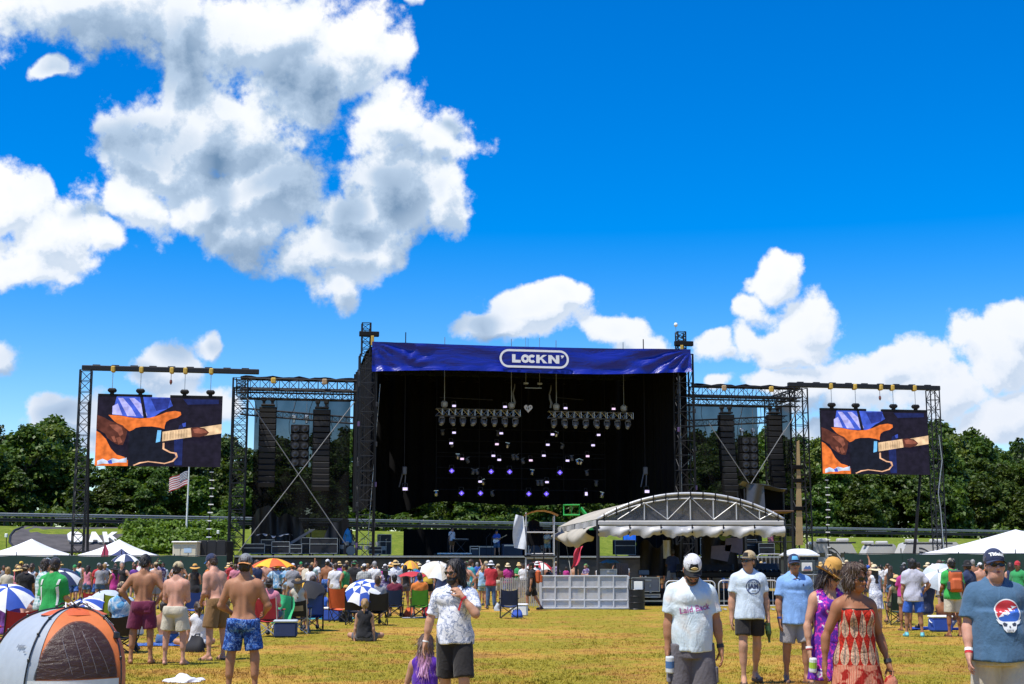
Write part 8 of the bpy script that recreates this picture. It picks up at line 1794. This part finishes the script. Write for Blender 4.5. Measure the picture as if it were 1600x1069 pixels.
def H_group():
 f=shirtless('bare-backed man in maroon swim shorts with hands on his hips',220,23.9,PI+.12,1.775,'tan','black',None,SH_MAR,((.62,-.10,-.78),(-.55,.25,-.72)),((.62,-.10,-.78),(-.55,.25,-.72)),(-.25,.22,0),seed=3,legL=((.14,.03,-1),(.05,-.03,-1)),legR=((.10,.0,-1),(.05,-.03,-1)))
 m=MB();m.bbox(f.tp(-.09,-.145,-.07),(.11,.02,.10),.01);m.build('back_pocket',SH_MAR,f.botobj,local=True)
 shirtless('bare-backed man in cream shorts and a sand-coloured cap with dark hair',271,23.6,PI-.15,1.66,'pink','dark',lambda f:f.cap_hat(cl('sand_cap',(.46,.38,.22))),SH_CREAM,((.16,.20,-1),(-.15,.9,-.25)),((.10,.22,-1),(-.45,.9,.0)),(-.3,.05,0),(.06,0),muscle=.3,fat=.05,length=.80,loose=.036,waist=.05,seed=7)
 shirtless('bare-chested man leaning forward in brown cargo shorts and navy cap',337,24.8,PI+.95,1.82,'pink','brown',lambda f:f.cap_hat(NAVYCAP,cl('blue_bill',(.03,.16,.45))),SH_BRN,((.15,.2,-1),(-.35,.75,-.35)),((.16,.25,-.9),(-.35,.8,-.3)),(.05,.12,0),(.22,0),fat=.10,belt=True,sandal=True,length=.92,loose=.034,waist=.05,seed=9)
 f=shirtless('bare-backed man in bright blue patterned swim shorts, grey and orange cap',377,17.6,PI-.06,1.735,'tan','dark',lambda f:f.cap_hat(GREYCAP,cl('cap_orange',(.62,.25,.06)),back=True),PAT['blueswim'],((.42,.10,-.9),(-.30,.75,-.35)),((.42,.10,-.9),(-.30,.75,-.3)),(.0,.0,0),muscle=.85,length=.78,h=.0125,waist=.03,seed=11)
 m=MB();n=14;m.bbox(f.hp(0,-.115,.135),(.085,.012,.02),.004);m.build('cap_strap',M('cap_gap',(.03,.02,.02),.8),f.t,local=True)
 GRN=cl('kelly_green',(.018,.30,.065))
 f=Fig('man in a bright green jersey with white side stripes, dark cap, behind the dome tent',gnd(77,23),PI-.25,H=1.72,tone='light',h=.015,head=(.35,.1,0),armL=((.15,.18,-1),(-.2,.9,-.3)),armR=((.15,.18,-1),(-.2,.9,-.25)),fat=.05,bare_torso=False);f.build_body();f.hair('dark','crop');f.face();s=f.shirt(GRN,hem=-.12,sleeve=.85,loose=.022,flare=.03,seed=21,wr=.008);f.bottoms(cl('khaki',(.34,.28,.19)),.9,.028);f.shoes(BLKSHOE);f.cap_hat(cl('charcoal_cap',(.03,.033,.045)))
 for q in(-1,1):decal(f,s,[([(-.012,-.22),(.012,-.22),(.022,.08),(-.02,.06)],0),([(-.015,.10),(.02,.10),(.045,.19),(.01,.19)],0)],f.tp(q*.150,0,.28),(-1,0,0),(0,0,1),[F_WH],name='side_stripe')
 f=Fig('man in a white and teal plaid shirt and pale blue cap beside the green jersey',gnd(63,25.5),PI-1.0,H=1.72,tone='light',h=.016,head=(.4,.15,0),armL=((.15,.18,-1),(-.2,.9,-.2)),armR=((.15,.18,-1),(-.2,.9,-.2)),bare_torso=False);f.build_body();f.hair('dark','short');f.face();f.shirt(PAT['plaid'],hem=-.10,sleeve=.85,loose=.020,seed=22);f.bottoms(PAT['greenplaid'],.9,.028);f.shoes(BLKSHOE);f.cap_hat(cl('pale_cap',(.45,.55,.62)))
H_skull_tee();H_red_dress();H_purple_dress();H_polo();H_jam();H_laid();H_chin();H_purple_hair();H_group()
# ================================================================== THE CROWD
SHC={'white':(.66,.66,.67),'black':(.016,.016,.018),'red':(.45,.03,.04),'royal blue':(.03,.10,.42),'teal':(.03,.24,.27),'grey':(.28,.28,.30),'navy':(.022,.035,.09),'green':(.03,.26,.08),'yellow':(.62,.42,.05),'orange':(.60,.17,.03),'pink':(.58,.20,.26),'purple':(.16,.05,.30),'sky blue':(.25,.42,.58),'olive':(.13,.13,.06),'magenta':(.42,.03,.20),'cream':(.56,.50,.38),'maroon':(.16,.02,.04),'pale green':(.36,.52,.36)}
SHM={k:cl('tee_'+k.replace(' ','_'),c)for k,c in SHC.items()}
SHM.update({'blue tie-dye':PAT['tie_blue'],'grey check':PAT['grey_check'],'plaid':PAT['plaid'],'purple print':PAT['purple_print'],'camouflage':PAT['camo'],'white floral':PAT['leafy']})
BTM=[SH_GREY,SH_BLK,SH_CREAM,SH_BRN,SH_LG,cl('denim',(.06,.12,.22)),PAT['blueswim'],cl('khaki',(.34,.28,.19)),PAT['greenplaid']]
DENIM=BTM[5]
CAPM={'black':BLKCAP,'white':WHTCAP,'navy':NAVYCAP,'tan':TANCAP,'grey':GREYCAP,'red':SHM['red'],'green':SHM['green'],'yellow':SHM['yellow']}
HATM={'straw':STRAW,'pale straw':STRAW2,'ochre':OCHRE,'white':WHTCAP,'black':BLKCAP}
SKN=['fair','light','tan','bronze','pink','light','tan','brown']
ARM=dict(down=((.18,.02,-1),(.08,.14,-1)),hip=((.62,-.1,-.78),(-.55,.25,-.72)),front=((.2,.3,-1),(-.55,.8,.15)),up=((.55,.5,.75),(-.2,.35,1)),film=((.35,.75,-.1),(-.45,.35,1)),lap=((.16,.35,-1),(-.2,1,-.1)))
SITC=((.12,1,.06),(.06,.12,-1));KN=((.35,.75,.85),(.1,.3,-1))
PR={}
def proto(key,sex='m',arm='down',armR=None,head=None,style='short',top='tee',bot='shorts',H=1.75,pose='stand',hy=0.,lean=(0,0),fat=.06,h=.027):
 kw=dict(H=H,sex=sex,h=h,fat=fat,armL=ARM[arm],armR=ARM[armR or arm],lean=lean,head=(hy,0,0),bare_torso=False)
 if pose=='chair':kw.update(legL=SITC,legR=SITC,pel=.52,lean=(-.12,0),toeL=(.1,1,0),toeR=(.1,1,0))
 elif pose=='ground':kw.update(legL=SITX,legR=SITX,pel=.11)
 elif pose=='knees':kw.update(legL=KN,legR=KN,pel=.11,lean=(-.08,0),toeL=(.1,1,0),toeR=(.1,1,0))
 elif pose=='walk':kw.update(legL=((.06,.42,-1),(.02,-.05,-1)),legR=((.06,-.3,-1),(.0,-.62,-1)))
 elif pose=='shift':kw.update(legL=((.16,.06,-1),(.06,-.02,-1)),legR=((.07,-.04,-1),(.02,-.08,-1)))
 f=Fig('person',(0,0,0),0,**kw);f.build_body();f.face()
 f.hair('dark','crop' if head=='cap' and style=='short' else style)
 if top in('tee','tank'):f.shirt(SHM['white'],kind=top,hem=-.09 if sex=='m' else-.04,sleeve=.68,loose=.017 if top=='tee' else .011,flare=.03 if sex=='m' else .01,seed=len(PR)+3,wr=.010,neck=.072 if top=='tee' else .085)
 if top=='dress':f.shirt(SHM['white'],kind='tank',hem=.0,loose=.009,flare=0,neck=.085,wr=.003);f.skirt(SHM['white'],-.42,.16,(.235,.20),(.14,.118),name='skirt')
 elif bot=='jeans':f.bottoms(DENIM,shin=.92,loose=.016,seed=4)
 else:f.bottoms(BTM[0],.86 if sex=='m' else .5,.026 if sex=='m' else .012,seed=len(PR))
 if head=='cap':f.cap_hat(BLKCAP)
 if head=='capback':f.cap_hat(BLKCAP,back=True)
 if head=='straw':f.brim_hat(STRAW,.20,.10,BLKSHOE,wav=.02)
 if head=='bucket':f.brim_hat(STRAW,.155,.10,None,droop=.03)
 f.shoes(BLKSHOE if bot=='jeans' or sex=='m' else SANDAL,'shoe' if sex=='m' else 'sandal');f.top=top;f.bot=bot;f.head_=head;f.used=False;f.pose=pose;f.arm_=arm;PR[key]=f;return f
proto('a',hy=.2);proto('b',head='cap',arm='front',pose='shift',fat=.15);proto('c',head='straw',arm='hip',fat=.1);proto('d','f',style='long',top='tank',H=1.66,pose='shift');proto('e','f',head='straw',style='long',top='dress',H=1.66,arm='front');proto('f','f',arm='film',style='ponytail',top='tank',H=1.65)
proto('g',head='capback',arm='front',pose='shift',hy=-.4);proto('h',head='cap',top='none',arm='down',fat=.12,hy=.3);proto('i',arm='hip',top='tank',pose='shift',fat=.02,hy=.5);proto('j',armR='up',arm='down',hy=-.2);proto('k','f',style='bob',H=1.64,arm='front',hy=.3);proto('l',head='bucket',pose='shift',fat=.2)
proto('m',bot='jeans',head='bucket',arm='front');proto('n',top='none',arm='hip',pose='shift',hy=-.4);proto('o',head='cap',arm='down',pose='walk',hy=.1)
proto('s',pose='chair',arm='lap',head='capback');proto('t','f',pose='chair',arm='lap',head='straw',style='long',top='tank',H=1.66);proto('u',pose='chair',arm='lap',style='short',fat=.15)
proto('x','f',pose='ground',arm='down',style='ponytail',top='tank',H=1.66,h=.018);proto('y',pose='knees',arm='lap',head='straw',top='tee',h=.02);proto('z',pose='knees',arm='lap',top='none')
USED=set();WHO={}
def zone(px,Y):
 if Y<57:
  for l,w in((60,'at the tent-side chairs'),(150,'behind the dome tent'),(240,'beyond the maroon-shorts man'),(330,'beyond the cream-shorts man'),(420,'beyond the blue-shorts man'),(500,'near the black and yellow umbrella'),(545,'by the orange camp chair'),(615,'round the checkered umbrella'),(680,'by the red umbrella'),(760,'near the chin-holding man'),(860,'by the slatted fence'),(1340,'behind the red-dress woman'),(1412,'between red-dress woman and grey-tee man'),(1470,'by the silver umbrella'),(1700,'behind the skull-tee man')):
   if px<l:return w
 for l,w in((95,'before the green fence at its far end'),(230,'before the green fence under a white canopy'),(350,'before the green fence and cream trailer'),(450,'below the scrimmed wing, tarp table side'),(560,'below the wing beside the roof tower'),(640,'below the stage\'s tall roof tower'),(735,'below the keyboard player'),(815,'below the stage guitarist in blue'),(875,'round the camera tower'),(985,'behind the mesh barricade'),(1110,'beyond the mixing desk'),(1235,'beyond the tent\'s far desk'),(1320,'by the portable toilet'),(1700,'before the motorhome fence')):
  if px<l:return w
def crowd(key,px,Y,shirt='white',cap='black',face=None,skin_=None,hair='dark',btm=None,s=None,extra='',where=None,z=0.0,lab=None,r=random.Random(31)):
 f=PR[key];face=PI+r.uniform(-.5,.5)if face is None else face;s=s or r.uniform(.95,1.045);p=gnd(px,Y);p.z=z
 sk=skin_ or r.choice(SKN);hm=hair_mat(hair);bt=btm or r.choice(BTM);w='woman' if f.sex=='f' else 'man'
 tp={'tee':f'{shirt} tee','tank':f'{shirt} tank top','dress':f'{shirt} dress','none':'bare back'}[f.top]
 hd={'cap':f'{cap} cap','capback':f'backward {cap} cap','straw':f'{cap} hat','bucket':f'{cap} bucket hat',None:f'{hair} {"ponytail" if key in "fx" else "hair"}'}[f.head_]
 if lab is None:
  wh=where or zone(px,Y);base=f'{w}, {tp}, {hd}, {wh}'+(f', {extra}' if extra else '');lab=base
  if lab.lower()in USED:
   for ad in('tallest such','shorter such','closer such','farther such','second such','third such','next such','other such','one more such'):
    if f'{ad} {base}'.lower()not in USED:lab=f'{ad} {base}';break
 USED.add(lab.lower());sw={'shirt':SHM[shirt],'dress_bodice':SHM[shirt],'skirt':SHM[shirt],'shorts':bt,'body':skin(sk),'hair':hm}
 if f.head_ in('cap','capback'):sw['cap']=sw['bill']=CAPM[cap]
 if f.head_ in('straw','bucket'):sw['hat']=HATM[cap]
 if f.bot=='jeans':sw.pop('shorts')
 o=dup(f.t,p,face,lab,'people in the festival crowd' if f.pose in('stand','shift','walk')else 'people sitting on the field',sw);o.scale=(s,s,s*r.uniform(.98,1.02));return o
def mid():
 A=PI
 # beside and behind the tent and the shirtless men
 crowd('g',36,40,'black','tan',A+.2);crowd('e',25,43,'pink','straw',A-.5);crowd('k',8,44,'cream',hair='blond');crowd('f',46,46,'white',hair='brown');crowd('o',114,60,'teal','green',.3);crowd('d',135,58,'pink',hair='dark',face=A-.3);crowd('b',152,58,'red','grey',A+.5);crowd('i',188,52,'black',hair='grey',face=-.2);crowd('e',177,50,'magenta','black',A+.8)
 crowd('j',252,62,'white',hair='dark',face=.4);crowd('e',302,46,'black','ochre',A+.2);crowd('h',241,54,cap='tan',skin_='fair');crowd('c',90,64,'cream','straw');crowd('l',68,70,'sky blue','white');crowd('k',208,66,'purple',hair='auburn')
 # round the umbrellas
 crowd('c',430,50,'blue tie-dye','straw',A);crowd('b',456,52,'grey','white',A+.2);crowd('a',523,49,'white',hair='brown',face=A+.1);crowd('i',538,47.5,'green',hair='black',face=A+1.1,skin_='bronze');crowd('g',553,51,'black','green',A);crowd('b',568,48.5,'grey check','white',A+.1);crowd('a',584,52,'white',hair='grey');crowd('e',601,45,'purple print','black',A+.3);crowd('l',617,53,'white floral','straw');crowd('d',632,54,'black',hair='black');crowd('c',612,58,'plaid','ochre')
 crowd('k',690,47,'navy',hair='auburn',face=A+.2);crowd('a',735,53,'teal',hair='brown',face=A-.9);crowd('n',727,51,skin_='pink',hair='brown');crowd('m',767,54,'red','white',A-.1,lab='man in red tee, blue jeans and white bucket hat by the slatted fence');crowd('f',754,55,'sky blue',hair='blond');crowd('i',399,49,'navy',hair='brown',face=A+.5);crowd('d',388,44,'pale green',hair='blond',face=A);crowd('h',510,55,cap='white');crowd('k',484,55,'white',hair='dark');crowd('n',413,53,skin_='pink',hair='dark')
 w=crowd('o',831,51.8,'black','black',-PI/2-.1,'tan',btm=SH_BLK,lab='man walking past the slatted fence in black with an orange backpack')
 f=PR['o'];k0=len(f.t.children)
 # right of the mixing tent
 crowd('e',1370,37.5,'white floral','pale straw',A+.2);crowd('d',1394,52,'black',hair='brown',face=A-.7,where='beside the woman in the floral dress and straw hat');crowd('t',1402,40,'olive','straw',A,where='in a low chair by the grey-tee man');crowd('k',1416,36,'magenta',hair='black',face=A);crowd('b',1438,56,'olive','black',A);crowd('c',1453,54,'white','pale straw',A+.4);crowd('a',1472,50,'orange',hair='brown',face=A+.6);crowd('g',1478,52,'cream','green',A);crowd('l',1517,37,'navy','black',A+.6,'bronze');crowd('h',1535,50,cap='white',skin_='pink',face=A);crowd('a',1548,54,'orange',hair='auburn');crowd('o',1595,42,'green','red',-.8,'tan');crowd('d',1583,46,'navy',hair='dark');crowd('j',1348,56,'royal blue',hair='dark');crowd('f',1332,60,'cream',hair='blond');crowd('e',1318,62,'pink','pale straw');crowd('b',1297,64,'white','navy');crowd('k',1310,58,'maroon',hair='dark')
 crowd('u',1448,36.5,'navy',hair='dark',face=A+.4,where='under the silver umbrella');crowd('z',1478,37,skin_='bronze',hair='black',face=A-.7,where='on a blue cloth by the green-backpack man')
 f=Fig('man in a pale grey tee and shiny blue shorts, hand on hip',gnd(1430,32.9),PI-.15,H=1.76,tone='tan',h=.017,head=(.5,0,0),armL=ARM['down'],armR=ARM['hip'],legL=((.16,.1,-1),(.06,0,-1)),legR=((.10,-.05,-1),(.06,-.08,-1)),bare_torso=False);f.build_body();f.hair('black','bob');f.face();f.shirt(cl('pale_grey_tee',(.46,.46,.53)),hem=-.14,sleeve=.75,loose=.022,flare=.045,wr=.010);f.bottoms(cl('shiny_blue',(.03,.11,.45)),.9,.03);f.shoes(M('aqua_shoe',(.12,.45,.50),.5))
 f=Fig('man in a bright green tee and cream shorts carrying an orange backpack, beige cap',gnd(1492,33),PI+.05,H=1.76,tone='bronze',h=.017,head=(.1,0,0),armL=((.2,.1,-1),(-.1,.8,-.4)),armR=ARM['down'],bare_torso=False);f.build_body();f.hair('black','short');f.face();f.shirt(cl('lime_green',(.04,.36,.07)),hem=-.10,sleeve=.75,loose=.02,flare=.03,wr=.009);f.bottoms(SH_CREAM,.9,.03);f.shoes(SANDAL,'sandal');f.cap_hat(cl('beige_cap',(.40,.34,.27)));f.backpack(M('pack_orange',(.50,.10,.025),.7,bump=.3,bscale=14),M('pack_grey',(.06,.06,.065),.7))
 # seated
 o=PR['x'];crowd('x',569,31,'black',hair='blond',face=A,skin_='light',lab='woman with blond ponytail in a black tank top sitting cross-legged on open grass');crowd('x',308,28.5,'white',hair='brown',face=A+.4,where='on the grass between cream and brown shorts');crowd('z',257,30,skin_='tan',face=A-.5,where='on the grass behind the cream-shorts man');crowd('y',12,34,'purple','straw',A+.5,where='on the grass by the red camp chair');crowd('y',140,33,'white','white',A,where='on the grass just behind the dome tent');crowd('z',44,37,skin_='pink',face=.9,where='on the grass under the blue-white umbrella');crowd('x',505,44,'royal blue',hair='dark',where='on the grass left of the orange chair');crowd('z',700,46,skin_='light',where='on the grass past the green chair');crowd('y',540,46,'yellow','ochre',where='on the grass behind the orange chair')
 W2=fab('lime',(.36,.48,.04));GRN=fab('leaf',(.10,.34,.03));RD2=fab('chair_red',(.45,.025,.035));TAN=M('tan_mesh',(.32,.27,.19),.7)
 def seat(lab,px,Y,fm,face=PI,who=None,**kw):
  p=gnd(px,Y);camp_chair(lab,p,face,fm,**kw)
  if who:
   k,sh,cp,hr,wl=who;crowd(k,px,Y-.02*math.cos(face),sh,cp,face,hair=hr,where=wl)
 LGT=M('pale_frame',(.45,.45,.44),.4,.6)
 seat('red camp chair with pale crossed legs in front of the green towel',420,33,RD2,PI-.1,('s','pink','black','dark','in the red chair with pale legs'),frm=LGT);seat('low black camp chair with tan mesh back by the black and yellow umbrella',465,34.5,F_BLK,PI,('t','cream','black','blond','in the low chair with mesh back'),band=TAN,frm=LGT,high=.82);seat('tall blue camp chair under the black and yellow umbrella',487,36,F_BLU,PI+.2,('u','navy','','brown','in the tall blue chair'))
 seat('empty orange camp chair with a pale head label',532,41.5,F_OR,PI-.2,high=1.0,band=None);seat('navy camp chair next to the bright green one',616,45,F_NAV,PI,('u','maroon','','black','in the navy chair beside the green one'));seat('bright leaf-green camp chair below the red umbrella',655,44.5,GRN,PI+.1,('u','orange','','dark','in the leaf-green chair'));seat('empty navy camp chair standing alone before the slatted fence',795,44.5,F_NAV,PI+.05)
 seat('black camp chair under the checkered umbrella, empty half',558,39.5,F_BLK,PI-.15);seat('wide black camp chair under the checkered umbrella',588,39.2,F_BLK,PI+.25,('u','grey','','brown','in the wide black chair under checks'))
 seat('blue tie-dye draped low chair behind the maroon shorts',188,26.8,F_BLK,PI,('s','blue tie-dye','tan','brown','in the low black chair behind maroon shorts'),high=.72,seat_z=.34);seat('lime and black camp chair beyond the dome tent',176,37,W2,PI+.3);seat('red camp chair with dark red rim behind the lime one',152,40,RD2,PI-.3);seat('empty red camp chair at the grey side of the dome tent',24,24,RD2,PI+.5);seat('dark green camp chair behind the red-dress woman',1404,39.5,fab('bottle_green',(.012,.045,.035)),PI);seat('white camp chair beyond the blue-shorts man',352,38,F_WH,PI-.4);seat('royal blue camp chair between brown and blue shorts',300,41,F_BLU,PI+.4)
 U=build_umbrella;OR2=fab('fuzzy_orange',(.62,.27,.06))
 U('big red-orange and yellow striped umbrella behind the blue-shorts man',at(427,872.5,44),.72,[F_OR,F_YE],(.0,0),.20,pole=1.85);U('black umbrella with one yellow panel tipped over the low chairs',at(476,910,35.5),.50,[F_BLK,F_BLK,F_BLK,F_BLK,F_BLK,F_YE,F_BLK,F_BLK],(.45,-.2),.28,pole=1.0);U('blue and white checkered umbrella tipped toward the grass',at(565,915,39),.52,[F_WH,F_BLU],(.75,-.15),.25,pole=.9,checks=True)
 o=U('small frilly orange parasol above the red umbrella',at(641,876,56),.37,[OR2,F_YE],(.1,0),.42,pole=1.6,n=10);U('flat red umbrella over the navy and green chairs',at(645,893,47),.53,[RD2],(.0,0),.17,pole=1.5);U('cream umbrella tipped beside the chin-holding man',at(686,880,45.5),.58,[F_CRM,F_WH],(.5,.35),.28,pole=1.2);U('navy and white umbrella held high before the green fence',at(196,866,53),.52,[F_NAV,F_WH],(.1,.2),.25,pole=1.3);U('red and white umbrella under the camera tower platform',at(842,877,70),.70,[F_WH,F_RED],(.15,.2),.27,pole=1.5);U('bright blue umbrella over the mixing desks beside the mauve cover',at(953,874,62),.48,[fab('sky',(.03,.22,.55))],(0,0),.18,pole=1.3)
 U('silver-white umbrella lying tipped beside the grey-tee man',at(1466,893,36),.46,[F_WH,fab('silver',(.42,.47,.50))],(.85,-.4),.24,pole=.8);U('navy umbrella with a white edge stripe behind the green jersey',at(101,893,46),.55,[F_NAV,F_NAV,F_NAV,F_WH],(.6,.5),.25,pole=1.2);U('royal blue and white umbrella standing low by the tent\'s grey side',at(12,918,33),.62,[F_BLU,F_WH],(.5,.3),.25,pole=1.0);U('royal blue and white umbrella behind the dome tent\'s top',at(128,938,31),.45,[F_BLU,F_WH,F_NAV],(.5,-.3),.25,pole=.8);U('pale grey umbrella beyond the dome tent and lime chair',at(156,926,37),.44,[fab('silver',(.42,.47,.50))],(.5,-.5),.22,pole=.9)
 p=gnd(438,33.8);t=thing('green_towel','bright green towel hung over a chair between the red and black chairs','towel',p);m=MB();m.grid(lambda s,v:(p.x-.22+.5*s+.04*math.sin(v*6),p.y+.06*math.sin(s*8+v*3),.98-.70*v-.1*s),12,12,(0,.012,0));m.build('cloth',M('towel_green',(.05,.50,.20),.9,bump=.5,bscale=30),t,smooth=True);m=MB();m.tube((p.x-.2,p.y+.05,0),(p.x-.15,p.y+.05,.98),.012,5);m.tube((p.x+.28,p.y+.05,0),(p.x+.24,p.y+.05,.9),.012,5);m.tube((p.x-.16,p.y+.05,.96),(p.x+.25,p.y+.05,.88),.012,5);m.build('chair_frame',DKSTEEL,t)
def bag_for_walker():
 f=PR['o'];p=gnd(831,51.8);t=thing('backpack','orange backpack on the man walking past the slatted fence','backpack',p,-PI/2-.1);m=MB();m.bbox((0,.23,1.22),(.30,.20,.48),.07);m.bbox((0,.35,1.14),(.22,.08,.26),.03);m.build('bag',M('pack_orange',(.50,.10,.025),.7),t,local=True,smooth=False)
 for q in(-1,1):m=MB();m.path([(q*.10,.14,1.42),(q*.11,.02,1.50),(q*.12,-.13,1.36),(q*.15,.02,1.1)],.02,5);m.build('strap',BLKSHOE,t,local=True)
def clutter():
 r=random.Random(3)
 def cooler(lab,px,Y,c,lid):
  p=gnd(px,Y);t=thing('cooler',lab,'cooler',p,r.uniform(-.4,.4),'coolers on the grass');m=MB();m.bbox((0,0,.17),(.52,.32,.34),.04);m.build('box',c,t,local=True);m=MB();m.bbox((0,0,.365),(.55,.35,.06),.025);m.build('lid',lid,t,local=True);m=MB();m.path([(-.28,0,.28),(-.30,-.1,.24),(-.28,-.17,.22)],.012,5);m.build('handle',lid,t,local=True)
 for a in(('blue cooler with a white lid beside the orange chair',520,42.5,F_BLU,F_WH),('red cooler with a white lid behind the green chair',672,46,F_RED,F_WH),('white cooler by the empty navy chair',812,46.5,F_WH,F_WH),('navy cooler with grey lid by the red chair\'s pale legs',446,32.6,F_NAV,fab('silver',(.42,.47,.50))),('blue cooler near the green-backpack man',1470,35.5,F_BLU,F_WH),('grey cooler behind the cream-shorts man',288,33,fab('silver',(.42,.47,.50)),F_WH),('white cooler with blue lid beyond the dome tent',205,33.5,F_WH,F_BLU)):cooler(*a)
 def bag(lab,px,Y,mt,s=1):
  p=gnd(px,Y);t=thing('bag',lab,'bag',p,r.uniform(0,3),'bags on the grass');m=MB();m.grid(lambda u,v:(.23*s*math.cos(6.283*u)*abs(math.cos(6.283*u))**-.45*(1-.35*v*v)if abs(math.cos(6.283*u))>.01 else 0,.13*s*math.sin(6.283*u)*(1-.55*v)+.03*math.sin(v*5),.27*s*v-.03*math.sin(9*u+2*v)*v),20,6);m.build('bag_body',mt,t,local=True,smooth=True);m=MB();m.bbox((0,-.12*s,.11*s),(.26*s,.07,.13*s),.03);m.build('pocket',mt,t,local=True);m=MB();m.path([(-.1,0,.24*s),(-.06,-.05,.33*s),(.06,-.06,.32*s),(.1,0,.24*s)],.014,5);m.build('handle',BLKSHOE,t,local=True)
 for a in(('black bag on the grass behind the brown-shorts man\'s feet',305,27.2,F_BLK),('black rucksack under the orange chair',541,42,F_BLK),('dark bag at the foot of the tan-mesh chair',452,34.4,fab('mud',(.06,.045,.035))),('royal blue bag under the empty navy chair',808,45.2,F_BLU,.8),('teal rucksack by the silver umbrella',1459,37.4,fab('teal',(.02,.16,.17))),('orange bag beside the green chair',640,45.5,F_OR),('grey bag near the slatted fence',778,52,fab('silver',(.42,.47,.50))),('red bag beside the dome tent\'s grey side',6,25,F_RED)):bag(*a)
 def blanket(lab,px,Y,mt,w,d):
  p=gnd(px,Y);t=thing('blanket',lab,'blanket',p,r.uniform(-.3,.3),'blankets on the grass');m=MB();m.grid(lambda s,v:((s-.5)*w,(v-.5)*d,.018+.018*math.sin(s*11+v*4)*math.sin(v*9)),14,12,(0,0,-.01));m.build('cloth',mt,t,local=True,smooth=True)
 for a in(('blue blanket under the man sitting by the silver umbrella',1478,37,F_BLU,1.8,1.6),('blue patterned blanket behind the cream-shorts man',268,29.6,PAT['blueswim'],1.6,1.3),('teal blanket by the sitting person in royal blue',508,44,SHM['teal'],1.8,1.5),('grey blanket below the green chair\'s feet',680,44.8,SHM['grey'],2.0,1.2)):blanket(*a)
clutter();mid();bag_for_walker()
def far():
 r=random.Random(77);keys='aabbccdeefgghiijkkllmn';sh=list(SHM);caps=list(CAPM);hats=['straw','straw','pale straw','pale straw','ochre','white'];hc=['black','dark','brown','brown','auburn','blond','grey']
 wt=[5 if k in('white','grey','black')else 2 if k in('royal blue','sky blue','red','cream','navy')else 1 for k in sh]
 n=0
 def one(px,Y,face=None):
  k=r.choice(keys);hd=PR[k].head_;c=r.choice(caps)if hd in('cap','capback')else r.choice(hats);crowd(k,px,Y,r.choices(sh,wt)[0],c,face if face is not None else PI+r.uniform(-.7,.7)if r.random()<.88 else r.uniform(-1,1),hair=r.choice(hc))
 for Y,a,b,step in((57.5,372,800,1.35),(61,366,815,1.25),(65,362,868,1.2),(69.5,356,872,1.25),(74.5,350,935,1.35),(80,352,1225,1.75),(86,352,1235,1.9)):
  x=a+r.uniform(0,10)
  while x<b:
   one(x,Y+r.uniform(-1.6,1.6));x+=step*r.uniform(.7,1.3)*FPX/Y
 for _ in range(16):one(r.uniform(-5,345),r.uniform(56,80))
 for _ in range(9):one(r.uniform(1262,1330),r.uniform(62,80))
 for _ in range(7):one(r.uniform(1350,1600),r.uniform(60,80))
far()
# performers on the deck
def players():
 def on(key,px,w,lab,face,**kw):
  u,_=su(px,860,w);o=crowd(key,800,50,lab=lab,face=face+SK,**kw);o.location=S(u,w,DECK+(.19 if px==706 else 0));o['group']='performers on the stage';return u
 on('a',706,5.4,'performer in a white tee bent over the keyboard on the white-edged riser',.5,shirt='white',hair='brown',s=1.08,btm=SH_BRN)
 def guitar(u,w,mat,lab):
  c=S(u,w-.30,DECK+1.18);t=thing('guitar',lab,'guitar',c,SK);q=Matrix.Rotation(-.45,3,'Y');f=lambda x,z:(q@Vector((x,0,z)));m=MB()
  m.prism([f(x,z)for x,z in((-.30,.10),(-.36,0),(-.28,-.15),(-.12,-.13),(-.02,-.16),(.10,-.12),(.06,0),(.10,.13),(-.02,.12),(-.12,.10),(-.22,.15))],(0,.05,0));m.build('body',mat,t,local=True);m=MB();m.tube(f(.05,0),f(.62,0),.028,6);m.build('neck',M('maple',(.6,.42,.22),.5),t,local=True);m=MB();m.prism([f(.62,-.03),f(.78,-.02),f(.80,.05),f(.62,.03)],(0,.03,0));m.build('headstock',M('maple',(.6,.42,.22),.5),t,local=True)
 u=on('b',776,4.6,'guitarist in a blue tee and cap with a white guitar on stage',-.2,shirt='royal blue',cap='navy',btm=DENIM,s=1.08);guitar(u,4.6,WHITE,'white electric guitar played by the guitarist in blue')
 u=on('g',855,5.2,'guitarist in a cream tee seen through the camera tower scaffold',.1,shirt='cream',cap='tan',s=1.08);guitar(u,5.2,M('sunburst',(.5,.28,.05),.3),'amber electric guitar seen through the camera tower scaffold')
 on('u',1110,8.6,'drummer in a purple tee behind the violet drum kit under the tent valance',.0,shirt='purple',hair='dark',s=1.05);on('i',548,3.4,'stagehand in an olive tank top by the cymbals below the roof tower',.6,shirt='olive',hair='brown',s=1.05)
 on('a',1205,4,'stagehand in a pink tee on deck beyond the tent end',.3,shirt='pink',hair='blond',s=1.05)
 crowd('b',1052,60.5,'navy','black',PI,z=.4,lab='big sound engineer in a dark navy tee at the mixing desk by the bowed cap',s=1.08);crowd('g',1178,61.5,'black','grey',PI,z=.4,lab='sound engineer in black at the far mixing desk behind the circle-print tee')
players()
for f in PR.values():
 def rm(o):
  for c in list(o.children):rm(c)
  bpy.data.objects.remove(o)
 rm(f.t)
